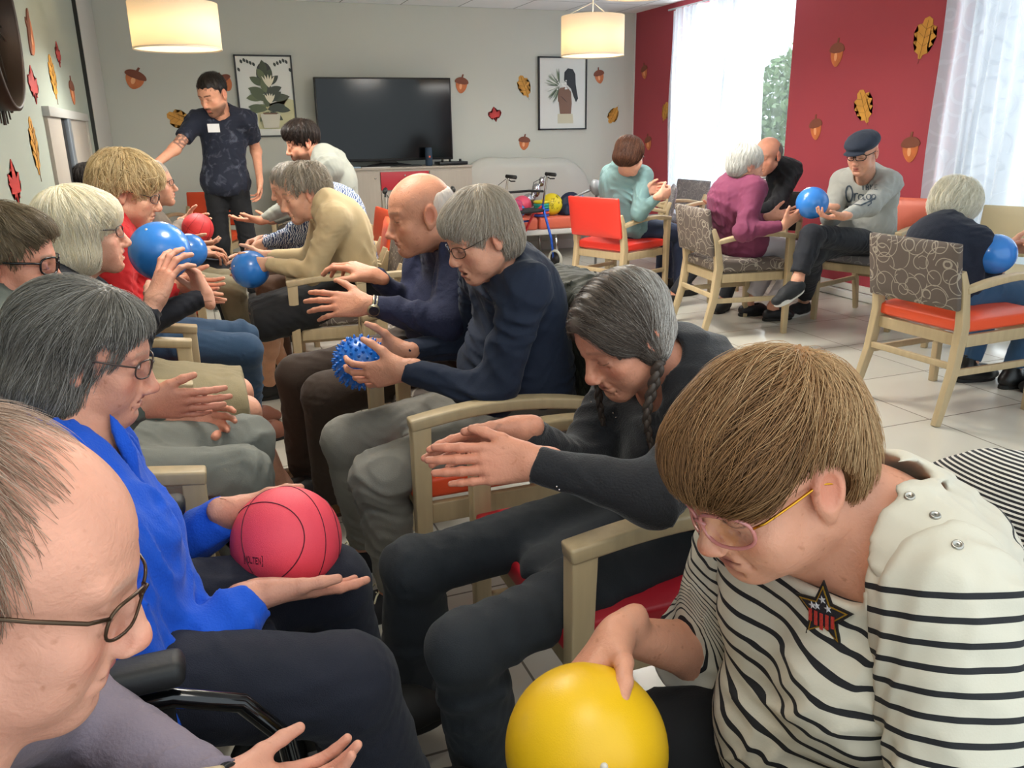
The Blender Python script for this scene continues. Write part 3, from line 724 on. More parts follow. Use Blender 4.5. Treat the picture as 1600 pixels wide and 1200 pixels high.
# left wall: pilaster strip, dark groove, cupboard with sliding panels
struct(boxo('trim_1', (XL+.012, 8.0, ZC/2), (.03, 1.38, ZC), mat('pilaster_paint', '#c6c5bd', rough=.7)))
struct(boxo('trim_2', (XL+.012, 7.29, ZC/2), (.026, .035, ZC), mat('dark_groove', '#22241f', rough=.6)))
dr = struct(empty('door_1', (XL, 5.8, 0)))
boxo('header', (.012, 0.05, 1.445), (.045, 1.86, .05), M_grey, dr, .003)
boxo('door_frame', (.012, .92, .71), (.04, .05, 1.42), mat('door_frame', '#8e8a80', rough=.5), dr, .003)
boxo('panel', (.008, -.62, .71), (.02, .5, 1.42), mat('panel_beige', '#a39b90', rough=.55, var=.05, vscale=3), dr)
boxo('panel', (.008, .42, .71), (.02, .95, 1.42), mat('panel_beige'), dr)
boxo('jamb', (.018, -.12, .71), (.03, .13, 1.42), mat('steel_grey', '#6f757b', rough=.35, metal=.3), dr, .003)
boxo('gap', (.004, -.28, .71), (.016, .19, 1.42), mat('black_slot', '#0b0b0b', rough=.8), dr)
# baseboards
bm = bmesh.new(); box(bm, (XW-.008, (W2[1]+W1[0])/2-.9, .085), (.016, W1[0]-W2[1]+3.6, .05)); box(bm, (XW-.03, (W2[1]+W1[0])/2-.9, .03), (.06, W1[0]-W2[1]+3.6, .05))
struct(bm_obj('baseboard_right', bm, M_white, bevel=.003))
struct(boxo('baseboard_back', (2.07, YB-.008, .05), (5.46, .016, .1), M_white, bevel=.003))
struct(boxo('baseboard_left', (XL+.008, 4.1, .05), (.016, 9.2, .1), M_white, bevel=.003))
struct(boxo('trim_3', (XW-.006, YB-.006, ZC/2), (.012, .012, ZC), M_white))
# windows
M_frame = mat('window_white', '#dfe3e6', rough=.4)
M_glass = mat('window_glass', '#ffffff', rough=0); 
_nt = M_glass.node_tree; _nt.nodes.clear(); _o = _nt.nodes.new('ShaderNodeOutputMaterial'); _t = _nt.nodes.new('ShaderNodeBsdfTransparent'); _g = _nt.nodes.new('ShaderNodeBsdfGlossy'); _g.inputs[1].default_value = .02; _x = _nt.nodes.new('ShaderNodeMixShader'); _x.inputs[0].default_value = .05
link(_nt, _t.outputs[0], _x.inputs[1]); link(_nt, _g.outputs[0], _x.inputs[2]); link(_nt, _x.outputs[0], _o.inputs[0])
def window(n, y0, y1, z0, z1, muls):
    wn = struct(empty('window_%d' % n, (XW+.2, (y0+y1)/2, z0))); H = z1-z0; W = y1-y0; bm = bmesh.new()
    box(bm, (0, 0, .03), (.07, W, .06)); box(bm, (0, 0, H-.03), (.07, W, .06)); box(bm, (0, -W/2+.03, H/2), (.07, .06, H)); box(bm, (0, W/2-.03, H/2), (.07, .06, H))
    for k in muls: box(bm, (0, -W/2+W*k, H/2), (.06, .05, H))
    bm_obj('window_frame', bm, M_frame, wn, bevel=.004)
    boxo('pane', (.0, 0, H/2), (.006, W-.1, H-.1), M_glass, wn)
    boxo('sill', (-.09, 0, -.012), (.24, W, .024), M_frame, wn, .004)
window(1, W1[0], W1[1], SILL, HEAD, (.5,)); window(2, W2[0], W2[1], .1, HEAD, (.33, .66))
# curtains
def sheer():
    m = bpy.data.materials.new('sheer_curtain'); m.use_nodes = True; nt = m.node_tree; nt.nodes.clear(); o = nt.nodes.new('ShaderNodeOutputMaterial')
    tr = nt.nodes.new('ShaderNodeBsdfTransparent'); tl = nt.nodes.new('ShaderNodeBsdfTranslucent'); df = nt.nodes.new('ShaderNodeBsdfDiffuse')
    tl.inputs[0].default_value = (.27, .30, .33, 1); df.inputs[0].default_value = (.86, .86, .90, 1)
    a = nt.nodes.new('ShaderNodeMixShader'); a.inputs[0].default_value = .45; link(nt, tl.outputs[0], a.inputs[1]); link(nt, df.outputs[0], a.inputs[2])
    tc = nt.nodes.new('ShaderNodeTexCoord'); mp = nt.nodes.new('ShaderNodeMapping'); mp.inputs['Scale'].default_value = (1, 9, 5); link(nt, tc.outputs['Object'], mp.inputs[0])
    vo = nt.nodes.new('ShaderNodeTexVoronoi'); vo.inputs['Scale'].default_value = .9; link(nt, mp.outputs[0], vo.inputs['Vector'])
    ring = mth(nt, 'LESS_THAN', mth(nt, 'ABSOLUTE', mth(nt, 'SUBTRACT', mth(nt, 'FRACT', mth(nt, 'MULTIPLY', vo.outputs['Distance'], 3.2)), .5)), .12)
    b = nt.nodes.new('ShaderNodeMixShader'); link(nt, mth(nt, 'ADD', .90, mth(nt, 'MULTIPLY', ring, .08)), b.inputs[0]); link(nt, tr.outputs[0], b.inputs[1]); link(nt, a.outputs[0], b.inputs[2]); link(nt, b.outputs[0], o.inputs[0]); return m
M_sheer = sheer()
def curtain(name, y0, y1, z0, z1, label, seed, pitch=.105, amp=.035, x=XW-.05):
    r = np.random.RandomState(seed); ny = int((y1-y0)/.008); nz = 40; ys = np.linspace(y0, y1, ny); zs = np.linspace(z0, z1, nz)
    ph = np.cumsum(1+.45*np.sin(ys*9+r.rand()*6)+.25*np.sin(ys*23))*(ys[1]-ys[0])*2*pi/pitch
    V = []; 
    for j, z in enumerate(zs):
        k = .75+.35*(1-(z-z0)/(z1-z0)); V.append(np.stack([x+amp*k*np.sin(ph+.25*np.sin(z*3+ys*2))+.008*np.sin(ph*.5+1), ys+.012*np.sin(z*4+ph*.3), np.full(ny, z)], 1))
    V = np.concatenate(V); a = (np.arange(nz-1)[:, None]*ny+np.arange(ny-1)[None]).ravel(); F = np.stack([a, a+1, a+ny+1, a+ny], 1)
    root = empty(name, (x, (y0+y1)/2, z0), label=label, cat='curtain'); me = mesh_obj('drape', V-np.array([x, (y0+y1)/2, z0]), F, M_sheer, root)
    bm = bmesh.new(); tube(bm, [(0, -(y1-y0)/2-.05, z1-z0+.012), (0, (y1-y0)/2+.05, z1-z0+.012)], .009, 8); bm_obj('curtain_rail', bm, M_frame, root, smooth=True)
curtain('sheer_curtain', 6.34, 7.88, .44, 2.44, 'white sheer curtain drawn over the far window beside the back wall', 1)
curtain('sheer_curtain', 1.4, 4.44, .12, 2.44, 'white patterned sheer curtain over the near window behind the white-haired woman', 2, amp=.04)
# outside: hedge and tree seen past the curtain's edge
def leafy(name, c, r, n, seed, label, cat, m1, group=None, trunk=True):
    rs = np.random.RandomState(seed); P = rs.normal(size=(n, 3)); P = P/np.linalg.norm(P, axis=1)[:, None]*(rs.rand(n, 1)**.35)*np.array(r); u = rs.normal(size=(n, 3)); u /= np.linalg.norm(u, axis=1)[:, None]; v = np.cross(u, rs.normal(size=(n, 3))); v /= np.linalg.norm(v, axis=1)[:, None]
    L = .07*(.6+rs.rand(n, 1)); V = np.stack([P-u*L, P+v*L*.45, P+u*L, P-v*L*.45], 1).reshape(-1, 3); F = np.arange(4*n).reshape(-1, 4)
    root = empty(name, (c[0], c[1], 0), label=label, cat=cat); mesh_obj('foliage', V+np.array([0, 0, c[2]]), F, m1, root, smooth=False)
    tubeo('trunk', [(0, 0, -.1), (.05, .02, c[2]*.5), (0, 0, c[2])], [.1, .08, .04], mat('bark', '#5c4a3a', rough=.9, bump=.6, bscale=30), root)
M_leaf = mat('outdoor_leaf', '#7f9c6c', rough=.6)
struct(boxo('ground', (9.0, 5.5, -.2), (8, 16, .1), mat('lawn', '#6f8f56', rough=.95, bump=.5, bscale=40)))
leafy('garden_tree', (9.4, 10.6, 1.3), (1.3, 1.7, 1.35), 9000, 3, 'green leafy tree outside the far window beside the curtain edge', 'tree', M_leaf)
# ---- wall stickers
def poly_obj(name, pts2, th, m, parent, ax, z=0, hole=None):
    """flat sticker piece: outline in its own plane, real thickness"""
    bm = bmesh.new(); n = len(pts2)
    A = [bm.verts.new((x, -z, y)) for x, y in pts2]; B = [bm.verts.new((x, -z-th, y)) for x, y in pts2]
    f1 = bm.faces.new(A); f2 = bm.faces.new(B[::-1])
    for i in range(n): bm.faces.new((A[i], B[i], B[(i+1) % n], A[(i+1) % n]))
    bmesh.ops.triangulate(bm, faces=[f1, f2]); return bm_obj(name, bm, m, parent)
M_nut = mat('acorn_nut', '#c8703c', rough=.45, var=.25, vscale=12); M_cap = mat('acorn_cap', '#7d4632', rough=.6, bump=.6, bscale=160); M_nutlight = mat('acorn_shine', '#e8a878', rough=.45)
M_oak = mat('oak_leaf_orange', '#d2973c', rough=.5, var=.15, vscale=10); M_vein = mat('leaf_vein', '#6d4a1e', rough=.6); M_maple = mat('maple_red', '#c23a36', rough=.5, var=.12, vscale=12); M_pale = mat('oak_leaf_pale', '#c9a070', rough=.5, var=.12, vscale=10)
def acorn(w, h, root):
    nut = [(w*.5*.82*cos(a)*(1-.25*max(0, -sin(a))**2), -h*.02+h*.48*sin(a)) for a in [pi+pi*k/14 for k in range(15)]]; nut = nut+[(w*.41, h*.12), (-w*.41, h*.12)]
    poly_obj('nut', nut, .003, M_nut, root, 0)
    poly_obj('highlight', [(w*.10*cos(a)-w*.05, -h*.14+h*.16*sin(a)) for a in [2*pi*k/12 for k in range(12)]], .0006, M_nutlight, root, 0, .003)
    poly_obj('cap', [(w*.5*cos(a), h*.08+h*.26*sin(a)) for a in [pi*k/14 for k in range(15)]]+[(-w*.46, h*.03), (-w*.2, -h*.02), (w*.2, -h*.02), (w*.46, h*.03)], .005, M_cap, root, 0)
    poly_obj('stem', [(-w*.06, h*.3), (w*.06, h*.3), (w*.10, h*.5), (0, h*.5)], .004, M_cap, root, 0)
def oak(w, h, root, m):
    side = [(.06, -.5), (.10, -.40), (.30, -.34), (.22, -.24), (.44, -.14), (.30, -.06), (.50, .06), (.32, .14), (.42, .28), (.22, .32), (.18, .44), (.0, .5)]
    pts = [(x*w, y*h) for x, y in side]+[(-x*w, y*h) for x, y in side[-2::-1]]
    poly_obj('leaf_blade', pts, .003, m, root, 0)
    bm = bmesh.new(); tube(bm, [(0, -.004, -h*.62), (0, -.004, -h*.2), (0, -.004, h*.42)], .0014, 4)
    for y in (-.2, 0, .2):
        for sx in (1, -1): tube(bm, [(0, -.004, y*h), (sx*w*.3, -.004, (y+.12)*h)], .0008, 4)
    bm_obj('vein', bm, M_vein, root)
def maple(w, h, root):
    side = [(.015, -.55), (.02, -.24), (.24, -.36), (.19, -.24), (.40, -.22), (.34, -.12), (.52, .0), (.36, .02), (.46, .20), (.30, .14), (.18, .08), (.20, .30), (.11, .26), (0, .5)]
    pts = [(x*w, y*h) for x, y in side]+[(-x*w, y*h) for x, y in side[-2::-1]]
    poly_obj('leaf_blade', pts, .003, M_maple, root, 0)
def sticker(kind, px, py, wall, w, h, ang, label, m=None, grp=None):
    if wall == 'b': p = at(px, py, Y=YB); rz = 0; p[1] -= .001
    elif wall == 'r': p = at(px, py, X=XW); rz = -pi/2; p[0] -= .001
    else: p = at(px, py, X=XL); rz = pi/2; p[0] += .001
    root = empty({'acorn': 'acorn_sticker', 'oak': 'oak_leaf_sticker', 'maple': 'maple_leaf_sticker'}[kind], p, label=label, cat='wall sticker')
    root.rotation_euler = (Matrix.Rotation(rz, 3, 'Z') @ Matrix.Rotation(radians(-ang), 3, 'Y')).to_euler()
    if kind == 'acorn': acorn(w, h, root)
    elif kind == 'oak': oak(w, h, root, m or M_oak)
    else: maple(w, h, root)
sticker('acorn', 211, 122, 'b', .19, .20, -22, 'tilted acorn sticker high on the back wall left of the plant picture')
sticker('acorn', 350, 128, 'b', .16, .18, 30, 'acorn sticker half hidden behind the standing man\'s head')
sticker('acorn', 721, 131, 'b', .15, .19, -8, 'acorn sticker right beside the television\'s top corner')
sticker('acorn', 819, 222, 'b', .14, .17, -5, 'acorn sticker low on the back wall above the sofa')
sticker('acorn', 936, 118, 'b', .13, .17, 12, 'acorn sticker right of the woman picture under the lamp')
sticker('oak', 281, 187, 'b', .17, .24, 65, 'orange oak leaf sticker beside the standing man\'s sleeve')
sticker('oak', 819, 135, 'b', .15, .24, 22, 'orange oak leaf sticker between television and woman picture')
sticker('oak', 958, 180, 'b', .13, .20, 150, 'small orange oak leaf sticker right below the woman picture\'s level', M_oak)
sticker('maple', 773, 178, 'b', .15, .15, 10, 'small red maple leaf sticker between television and woman picture')
sticker('acorn', 1007, 111, 'r', .14, .17, 15, 'acorn sticker on the red wall strip next to the back corner, upper one')
sticker('acorn', 1013, 222, 'r', .15, .18, 15, 'acorn sticker on the red wall behind the teal hooded woman\'s head')
sticker('oak', 1040, 174, 'r', .15, .20, -20, 'orange oak leaf sticker on the narrow red wall strip by the curtain')
sticker('acorn', 1308, 82, 'r', .16, .21, 0, 'acorn sticker highest on the wide red wall')
sticker('acorn', 1275, 199, 'r', .15, .20, 10, 'acorn sticker with cut right edge on the red wall beside the window')
sticker('acorn', 1423, 230, 'r', .17, .21, 5, 'acorn sticker to the right of the flat cap')
sticker('oak', 1350, 166, 'r', .19, .26, 25, 'orange oak leaf sticker above the flat cap')
sticker('oak', 1445, 59, 'r', .20, .27, -10, 'orange oak leaf sticker in the top corner of the red wall', M_oak)
sticker('acorn', 46, 53, 'l', .26, .19, 60, 'tan acorn sticker on the left wall right beside the clock')
sticker('maple', 51, 131, 'l', .28, .17, 0, 'dull red maple leaf sticker on the left wall under the tan acorn')
sticker('oak', 82, 120, 'l', .26, .24, 0, 'ochre oak leaf sticker on the left wall above the cupboard')
sticker('maple', 90, 84, 'l', .22, .14, 0, 'small dark red maple leaf sticker near the top of the left wall')
sticker('acorn', 112, 141, 'l', .26, .18, 0, 'acorn sticker on the left wall nearest the dark groove')
sticker('oak', 53, 228, 'l', .20, .26, 0, 'yellow oak leaf sticker on the left wall left of the cupboard')
sticker('maple', 22, 285, 'l', .24, .18, 0, 'bright red maple leaf sticker low on the left wall')
# ---- clock
ck = empty('wall_clock', (XL, 3.72, 1.735), label='large dark round wall clock with a deep rim on the left wall', cat='clock'); ck.rotation_euler = (0, pi/2, 0)
M_dark = mat('dark_bronze', '#33251b', rough=.45, metal=.5); RK = .32
bm = bmesh.new(); lathe(bm, [(RK-.03, 0), (RK, 0), (RK, .085), (RK-.012, .09), (RK-.02, .08), (RK-.03, .01), (RK-.03, 0)], 64); bm_obj('rim', bm, M_dark, ck, smooth=True)
bm = bmesh.new(); rr = lathe(bm, [(RK-.03, .006), (.001, .006)], 64); bm_obj('dial', bm, mat('dial_face', '#b8b8ac', rough=.15), ck)
bm = bmesh.new()
for r_ in (.30, .17, .06): tube(bm, [(r_*cos(2*pi*k/40), r_*sin(2*pi*k/40), .03) for k in range(40)], .004, 5, closed=True)
for k in range(36): a = 2*pi*k/36; tube(bm, [(.30*cos(a), .30*sin(a), .03), (.37*cos(a), .37*sin(a), .03)], .003 if k % 3 else .006, 4)
for k in range(8): a = 2*pi*k/8; tube(bm, [(.06*cos(a), .06*sin(a), .03), (.17*cos(a+.3), .17*sin(a+.3), .03), (.30*cos(a), .30*sin(a), .03)], .0025, 4)
bm_obj('numeral_ring', bm, M_dark, ck)
tubeo('hour_hand', [(0, 0, .036), (-.12, .10, .036)], .006, M_dark, ck, 5); tubeo('minute_hand', [(0, 0, .042), (.05, .25, .042)], .004, M_dark, ck, 5)
# ---- pictures
M_black = mat('black_satin', '#17181a', rough=.4); M_paper = mat('art_paper', '#d9dcd6', rough=.25)
def picture(px0, py0, px1, py1, label):
    a = at(px0, py0, Y=YB-.02); b = at(px1, py1, Y=YB-.02); W = b[0]-a[0]; H = a[2]-b[2]
    r = empty('framed_picture', ((a[0]+b[0])/2, YB, (a[2]+b[2])/2), label=label, cat='picture'); fw = .014; bm = bmesh.new()
    for c, s in (((0, -.015, H/2-fw/2), (W, .03, fw)), ((0, -.015, -H/2+fw/2), (W, .03, fw)), ((-W/2+fw/2, -.015, 0), (fw, .03, H)), ((W/2-fw/2, -.015, 0), (fw, .03, H))): box(bm, c, s)
    bm_obj('picture_frame', bm, M_black, r); boxo('print', (0, -.010, 0), (W-fw, .012, H-fw), M_paper, r); return r, W, H
def shape(name, pts, col, r, z, rough=.4): return poly_obj(name, pts, .0008, mat('ink_'+col[1:], col, rough=rough), r, 0, z)
def leafpts(x, y, L, w, a):
    a = radians(a); return [(x+L*t*cos(a)-w*sin(pi*t)**.8*s*sin(a), y+L*t*sin(a)+w*sin(pi*t)**.8*s*cos(a)) for t, s in [(k/8, 1) for k in range(9)]+[(k/8, -1) for k in range(7, 0, -1)]]
r, W, H = picture(364, 85, 466, 213, 'framed print of a dark green plant with white flower heads in a pot')
rnd = random.Random(4)
shape('tinted_patch', [(-.10, -.30), (.27, -.30), (.27, -.04), (.2, -.02), (.14, -.1), (-.02, -.08), (-.1, -.1)], '#c9c79a', r, .0165)
shape('hair_silhouette', [(.0+.075*cos(a), .20+.11*sin(a)) for a in [2*pi*k/20 for k in range(20)]], '#1d2320', r, .017)
k = 0
for (x, y, L, w_, a) in [(0, .20, .15, .035, 95), (-.01, .12, .15, .035, 150), (.02, .12, .14, .03, 40), (0, .16, .13, .032, 120), (.01, .15, .13, .035, 65), (0, .05, .17, .034, 165), (0, .05, .16, .034, 20), (0, .02, .19, .038, 185), (.02, .0, .20, .036, 5), (0, -.02, .17, .034, 150), (.01, -.03, .16, .036, 35), (0, -.06, .20, .036, 200), (.02, -.07, .20, .036, -12), (0, -.10, .18, .036, 172), (.0, -.10, .17, .038, 12), (.01, -.12, .13, .03, 225), (.02, -.12, .14, .03, -35), (0, -.08, .14, .036, 90), (.0, .0, .14, .036, 75), (0, .05, .13, .03, 105)]:
    shape('painted_leaf', leafpts(x-.0, y-.02, L, w_, a), ['#37432b', '#4c5a38', '#2c3726', '#5d6a44'][k % 4], r, .0172+k*.0008); k += 1
for cy, sc in ((.13, 1), (-.015, .8)):
    for a in (60, 75, 90, 105, 120): shape('petal', leafpts(.03, cy-.05, .12*sc, .010, a), '#e6e2c8', r, .034+a*.00001)
shape('pot', [(-.075, -.16), (.115, -.16), (.09, -.29), (-.05, -.29)], '#cfcdbd', r, .036); shape('pot_rim', [(-.05, -.15), (.09, -.15), (.08, -.165), (-.04, -.165)], '#6b4a2c', r, .037)
for x0, s in ((-W/2+.03, 1), (W/2-.03, -1)):
    for i in range(6): shape('sprig_leaf', leafpts(x0+s*i*.028, H/2-.03-abs(2.0-i)*.012-(.06 if i == 0 else 0), .04, .012, -70), '#26302a', r, .019)
r, W, H = picture(841, 88, 916, 202, 'framed print of a woman seen from behind with black hair holding white flowers')
shape('shoulders', [(-.03, -.22), (.10, -.22), (.11, -.10), (.10, .02), (.05, .07), (-.03, .06), (-.06, .02), (-.055, -.08), (-.04, -.09)], '#7d5a45', r, .0165)
shape('painted_hair', [(.02, .22), (.06, .26), (.12, .25), (.15, .20), (.155, .10), (.17, .02), (.185, -.05), (.16, -.09), (.13, -.03), (.10, .05), (.04, .10), (.015, .14)], '#15181a', r, .0185)
shape('painted_dress', [(-.06, -.21), (.12, -.21), (.13, -.31), (-.06, -.31)], '#c9c5aa', r, .0175)
shape('arm_line', leafpts(-.03, -.02, .11, .004, -40), '#4a3022', r, .019)
for i in range(46):
    a = rnd.uniform(90, 260); d = rnd.uniform(.0, .05); shape('painted_stem', leafpts(-.04+d*cos(radians(a)), .08+d*sin(radians(a)), rnd.uniform(.06, .17), rnd.uniform(.003, .008), a), ['#5f6f58', '#8a9a80', '#3f4d3c', '#e4e6de'][i % 4], r, .0195+i*.0001)
for i in range(18): shape('painted_blossom', [(rnd.uniform(-.08, .12)+.010*cos(b), 0) if 0 else (x_+.009*cos(b), y_+.009*sin(b)) for x_, y_ in [(rnd.uniform(-.07, .05), rnd.uniform(.04, .16))] for b in [2*pi*q/6 for q in range(6)]], '#e9ebe6', r, .0245+i*.0001)
# ---- pendant lamps
M_shade = bpy.data.materials.new('lamp_fabric'); M_shade.use_nodes = True; _nt = M_shade.node_tree; _nt.nodes.clear(); _o = _nt.nodes.new('ShaderNodeOutputMaterial'); _t = _nt.nodes.new('ShaderNodeBsdfTranslucent'); _t.inputs[0].default_value = (.84, .74, .60, 1); _d = _nt.nodes.new('ShaderNodeBsdfDiffuse'); _d.inputs[0].default_value = (.86, .84, .80, 1); _x = _nt.nodes.new('ShaderNodeMixShader'); _x.inputs[0].default_value = .55
link(_nt, _t.outputs[0], _x.inputs[1]); link(_nt, _d.outputs[0], _x.inputs[2]); link(_nt, _x.outputs[0], _o.inputs[0])
def lamp(px, py, D, R_, Hh, label, power, down=16, col=(1, .80, .56), c=None):
    c = at(px, py, D=D) if c is None else c; r = empty('pendant_lamp', (c[0], c[1], c[2]-Hh/2), label=label, cat='lamp')
    bm = bmesh.new(); lathe(bm, [(R_*1.0, 0), (R_*1.0, Hh)], 64); o = bm_obj('lamp_shade', bm, M_shade, r, smooth=True); sd = o.modifiers.new('s', 'SOLIDIFY'); sd.thickness = .002
    bm = bmesh.new(); lathe(bm, [(R_-.004, .012), (R_*.98, .008), (.001, .008)], 64); bm_obj('diffuser', bm, mat('lamp_diffuser', '#fff2d2', rough=.6, emit='#ffe6b0', estr=1.15), r, smooth=True)
    bm = bmesh.new(); lathe(bm, [(R_+.001, 0), (R_+.002, .004), (R_+.001, .008)], 64); bm_obj('rim', bm, mat('lamp_rim', '#e8ddc8', rough=.5), r, smooth=True)
    bm = bmesh.new()
    for k in range(3): a = 2*pi*k/3+.4; tube(bm, [(R_*.98*cos(a), R_*.98*sin(a), Hh), (0, 0, Hh+.10)], .0012, 5)
    tube(bm, [(0, 0, Hh-.05), (0, 0, ZC-c[2]+Hh/2)], .0035, 6); bm_obj('hanging_cord', bm, mat('cord_white', '#cfcac0', rough=.6), r, smooth=True)
    boxo('ceiling_rose', (0, 0, ZC-c[2]+Hh/2-.015), (.1, .1, .03), M_frame, r, .006)
    l = bpy.data.lights.new('bulb', 'POINT'); l.energy = power; l.color = col; l.shadow_soft_size = .06; lo = bpy.data.objects.new('bulb', l); COL.objects.link(lo); lo.parent = r; lo.location = (0, 0, Hh*.5)
    l = bpy.data.lights.new('lamp_light', 'AREA'); l.shape = 'DISK'; l.size = R_*1.9; l.energy = down; l.color = (1, .98, .93); lo = bpy.data.objects.new('lamp_light', l); COL.objects.link(lo); lo.parent = r; lo.location = (0, 0, -.003)
lamp(274, 42, 4.75, .245, .25, 'glowing cream drum pendant lamp above the standing man', 5.5)
lamp(926, 57, 6.4, .245, .29, 'cream drum pendant lamp in front of the woman picture', 5)
lamp(0, 0, 1, .245, .27, 'unseen cream drum pendant lamp added to light the two rows of sitters', 12, 13, c=(.35, 2.7, 2.12))  # out of view, added as warm light from above on the sitters
lamp(0, 0, 1, .245, .27, 'unseen cream drum pendant lamp added to brighten the middle of the room', 34, 30, col=(1, .92, .8), c=(2.5, 4.5, 2.17))  # extra lamp above the frame, added to lift the deeper room
lamp(0, 0, 1, .245, .27, 'unseen cream drum pendant lamp added to brighten the far end of the right row', 30, 20, col=(1, .92, .8), c=(1.2, 4.7, 2.18))  # another unseen lamp, added to brighten the far walls and people
lamp(0, 0, 1, .245, .27, 'unseen cream drum pendant lamp added to light the camera end of the rows', 6, 4, c=(.3, .55, 2.16))  # weak fill lamp added overhead, outside the view
# ------------------------------------------------------------------ furniture
def wood_mat(name, c, var=.12):
    m = mat(name, c, rough=.45); nt, b = nodes(m); tc = nt.nodes.new('ShaderNodeTexCoord'); mp = nt.nodes.new('ShaderNodeMapping'); mp.inputs['Scale'].default_value = (22, 22, 2.5); link(nt, tc.outputs['Object'], mp.inputs[0])
    n = nt.nodes.new('ShaderNodeTexNoise'); n.inputs['Scale'].default_value = 2.2; n.inputs['Detail'].default_value = 7; link(nt, mp.outputs[0], n.inputs['Vector']); cc = s2l(c)
    link(nt, mixrgb(nt, n.outputs['Fac'], tuple(x*(1-var*1.6) for x in cc), tuple(min(1, x*(1+var)) for x in cc)), b.inputs['Base Color']); return m
M_wood = wood_mat('pale_oak', '#b39f7c')
M_orange = mat('orange_vinyl', '#dd4f2a', rough=.38, bump=.08, bscale=220); M_redv = mat('red_vinyl', '#d8362a', rough=.38, bump=.08, bscale=220); M_salmon = mat('salmon_vinyl', '#d1674f', rough=.42, bump=.08, bscale=220); M_beigev = mat('beige_vinyl', '#b9ad8d', rough=.5)
M_crim = mat('crimson_vinyl', '#b8202e', rough=.4)
def swirl(name, base, line, sc=5.5, sc2=1.0):
    """woven cover with thin overlapping rings"""
    m = mat(name, base, rough=.75, bump=.15, bscale=500); nt, b = nodes(m); tc = nt.nodes.new('ShaderNodeTexCoord'); acc = None
    for i in range(5):
        mp = nt.nodes.new('ShaderNodeMapping'); mp.inputs['Location'].default_value = (i*3.7, i*1.9, i*2.3); mp.inputs['Rotation'].default_value = (i*.4, i*.7, i*.3); link(nt, tc.outputs['Object'], mp.inputs[0])
        v = nt.nodes.new('ShaderNodeTexVoronoi'); v.inputs['Scale'].default_value = sc*(1+.22*i); v.inputs['Randomness'].default_value = 1; link(nt, mp.outputs[0], v.inputs['Vector'])
        sp = nt.nodes.new('ShaderNodeSeparateColor'); link(nt, v.outputs['Color'], sp.inputs[0]); rad = mth(nt, 'ADD', .25, mth(nt, 'MULTIPLY', sp.outputs[0], .35))
        l = mth(nt, 'LESS_THAN', mth(nt, 'ABSOLUTE', mth(nt, 'SUBTRACT', v.outputs['Distance'], rad)), .011*sc/5.5*(1+.2*i)); acc = l if acc is None else mth(nt, 'MAXIMUM', acc, l)
    link(nt, mixrgb(nt, mth(nt, 'MULTIPLY', acc, .75), s2l(base), s2l(line)), b.inputs['Base Color']); return m
M_swirl = swirl('brown_swirl_cover', '#5b5049', '#a49a8c'); M_swirlg = swirl('grey_swirl_cover', '#6a6668', '#8e8a8a')
def pad(name, w, d, h, m, parent, loc, curve=0, rot=None, bulge=.006, rnd_=.02):
    bm = bmesh.new(); nx, ny = 10, 10
    top, bot = [], []
    for sgn, L in ((1, top), (-1, bot)):
        for i in range(nx+1):
            for j in range(ny+1):
                x, y = i/nx*2-1, j/ny*2-1; e = min(1, (1-max(abs(x), abs(y)))*6); z = sgn*(h/2-(1-e)**2*h*.22)+bulge*(1-x*x)*(1-y*y)*sgn
                L.append(bm.verts.new((x*w/2, y*d/2+curve*(1-x*x), z)))
    q = lambda L, i, j: L[i*(ny+1)+j]
    for i in range(nx):
        for j in range(ny):
            bm.faces.new((q(top, i, j), q(top, i+1, j), q(top, i+1, j+1), q(top, i, j+1))); bm.faces.new((q(bot, i, j), q(bot, i, j+1), q(bot, i+1, j+1), q(bot, i+1, j)))
    ed = [(i, 0) for i in range(nx)]+[(nx, j) for j in range(ny)]+[(i, ny) for i in range(nx, 0, -1)]+[(0, j) for j in range(ny, 0, -1)]
    for k in range(len(ed)):
        a, b = ed[k], ed[(k+1) % len(ed)]; bm.faces.new((q(top, *a), q(bot, *a), q(bot, *b), q(top, *b)))
    o = bm_obj(name, bm, m, parent, smooth=True, bevel=.008); o.location = loc
    if rot: o.rotation_euler = rot
    return o
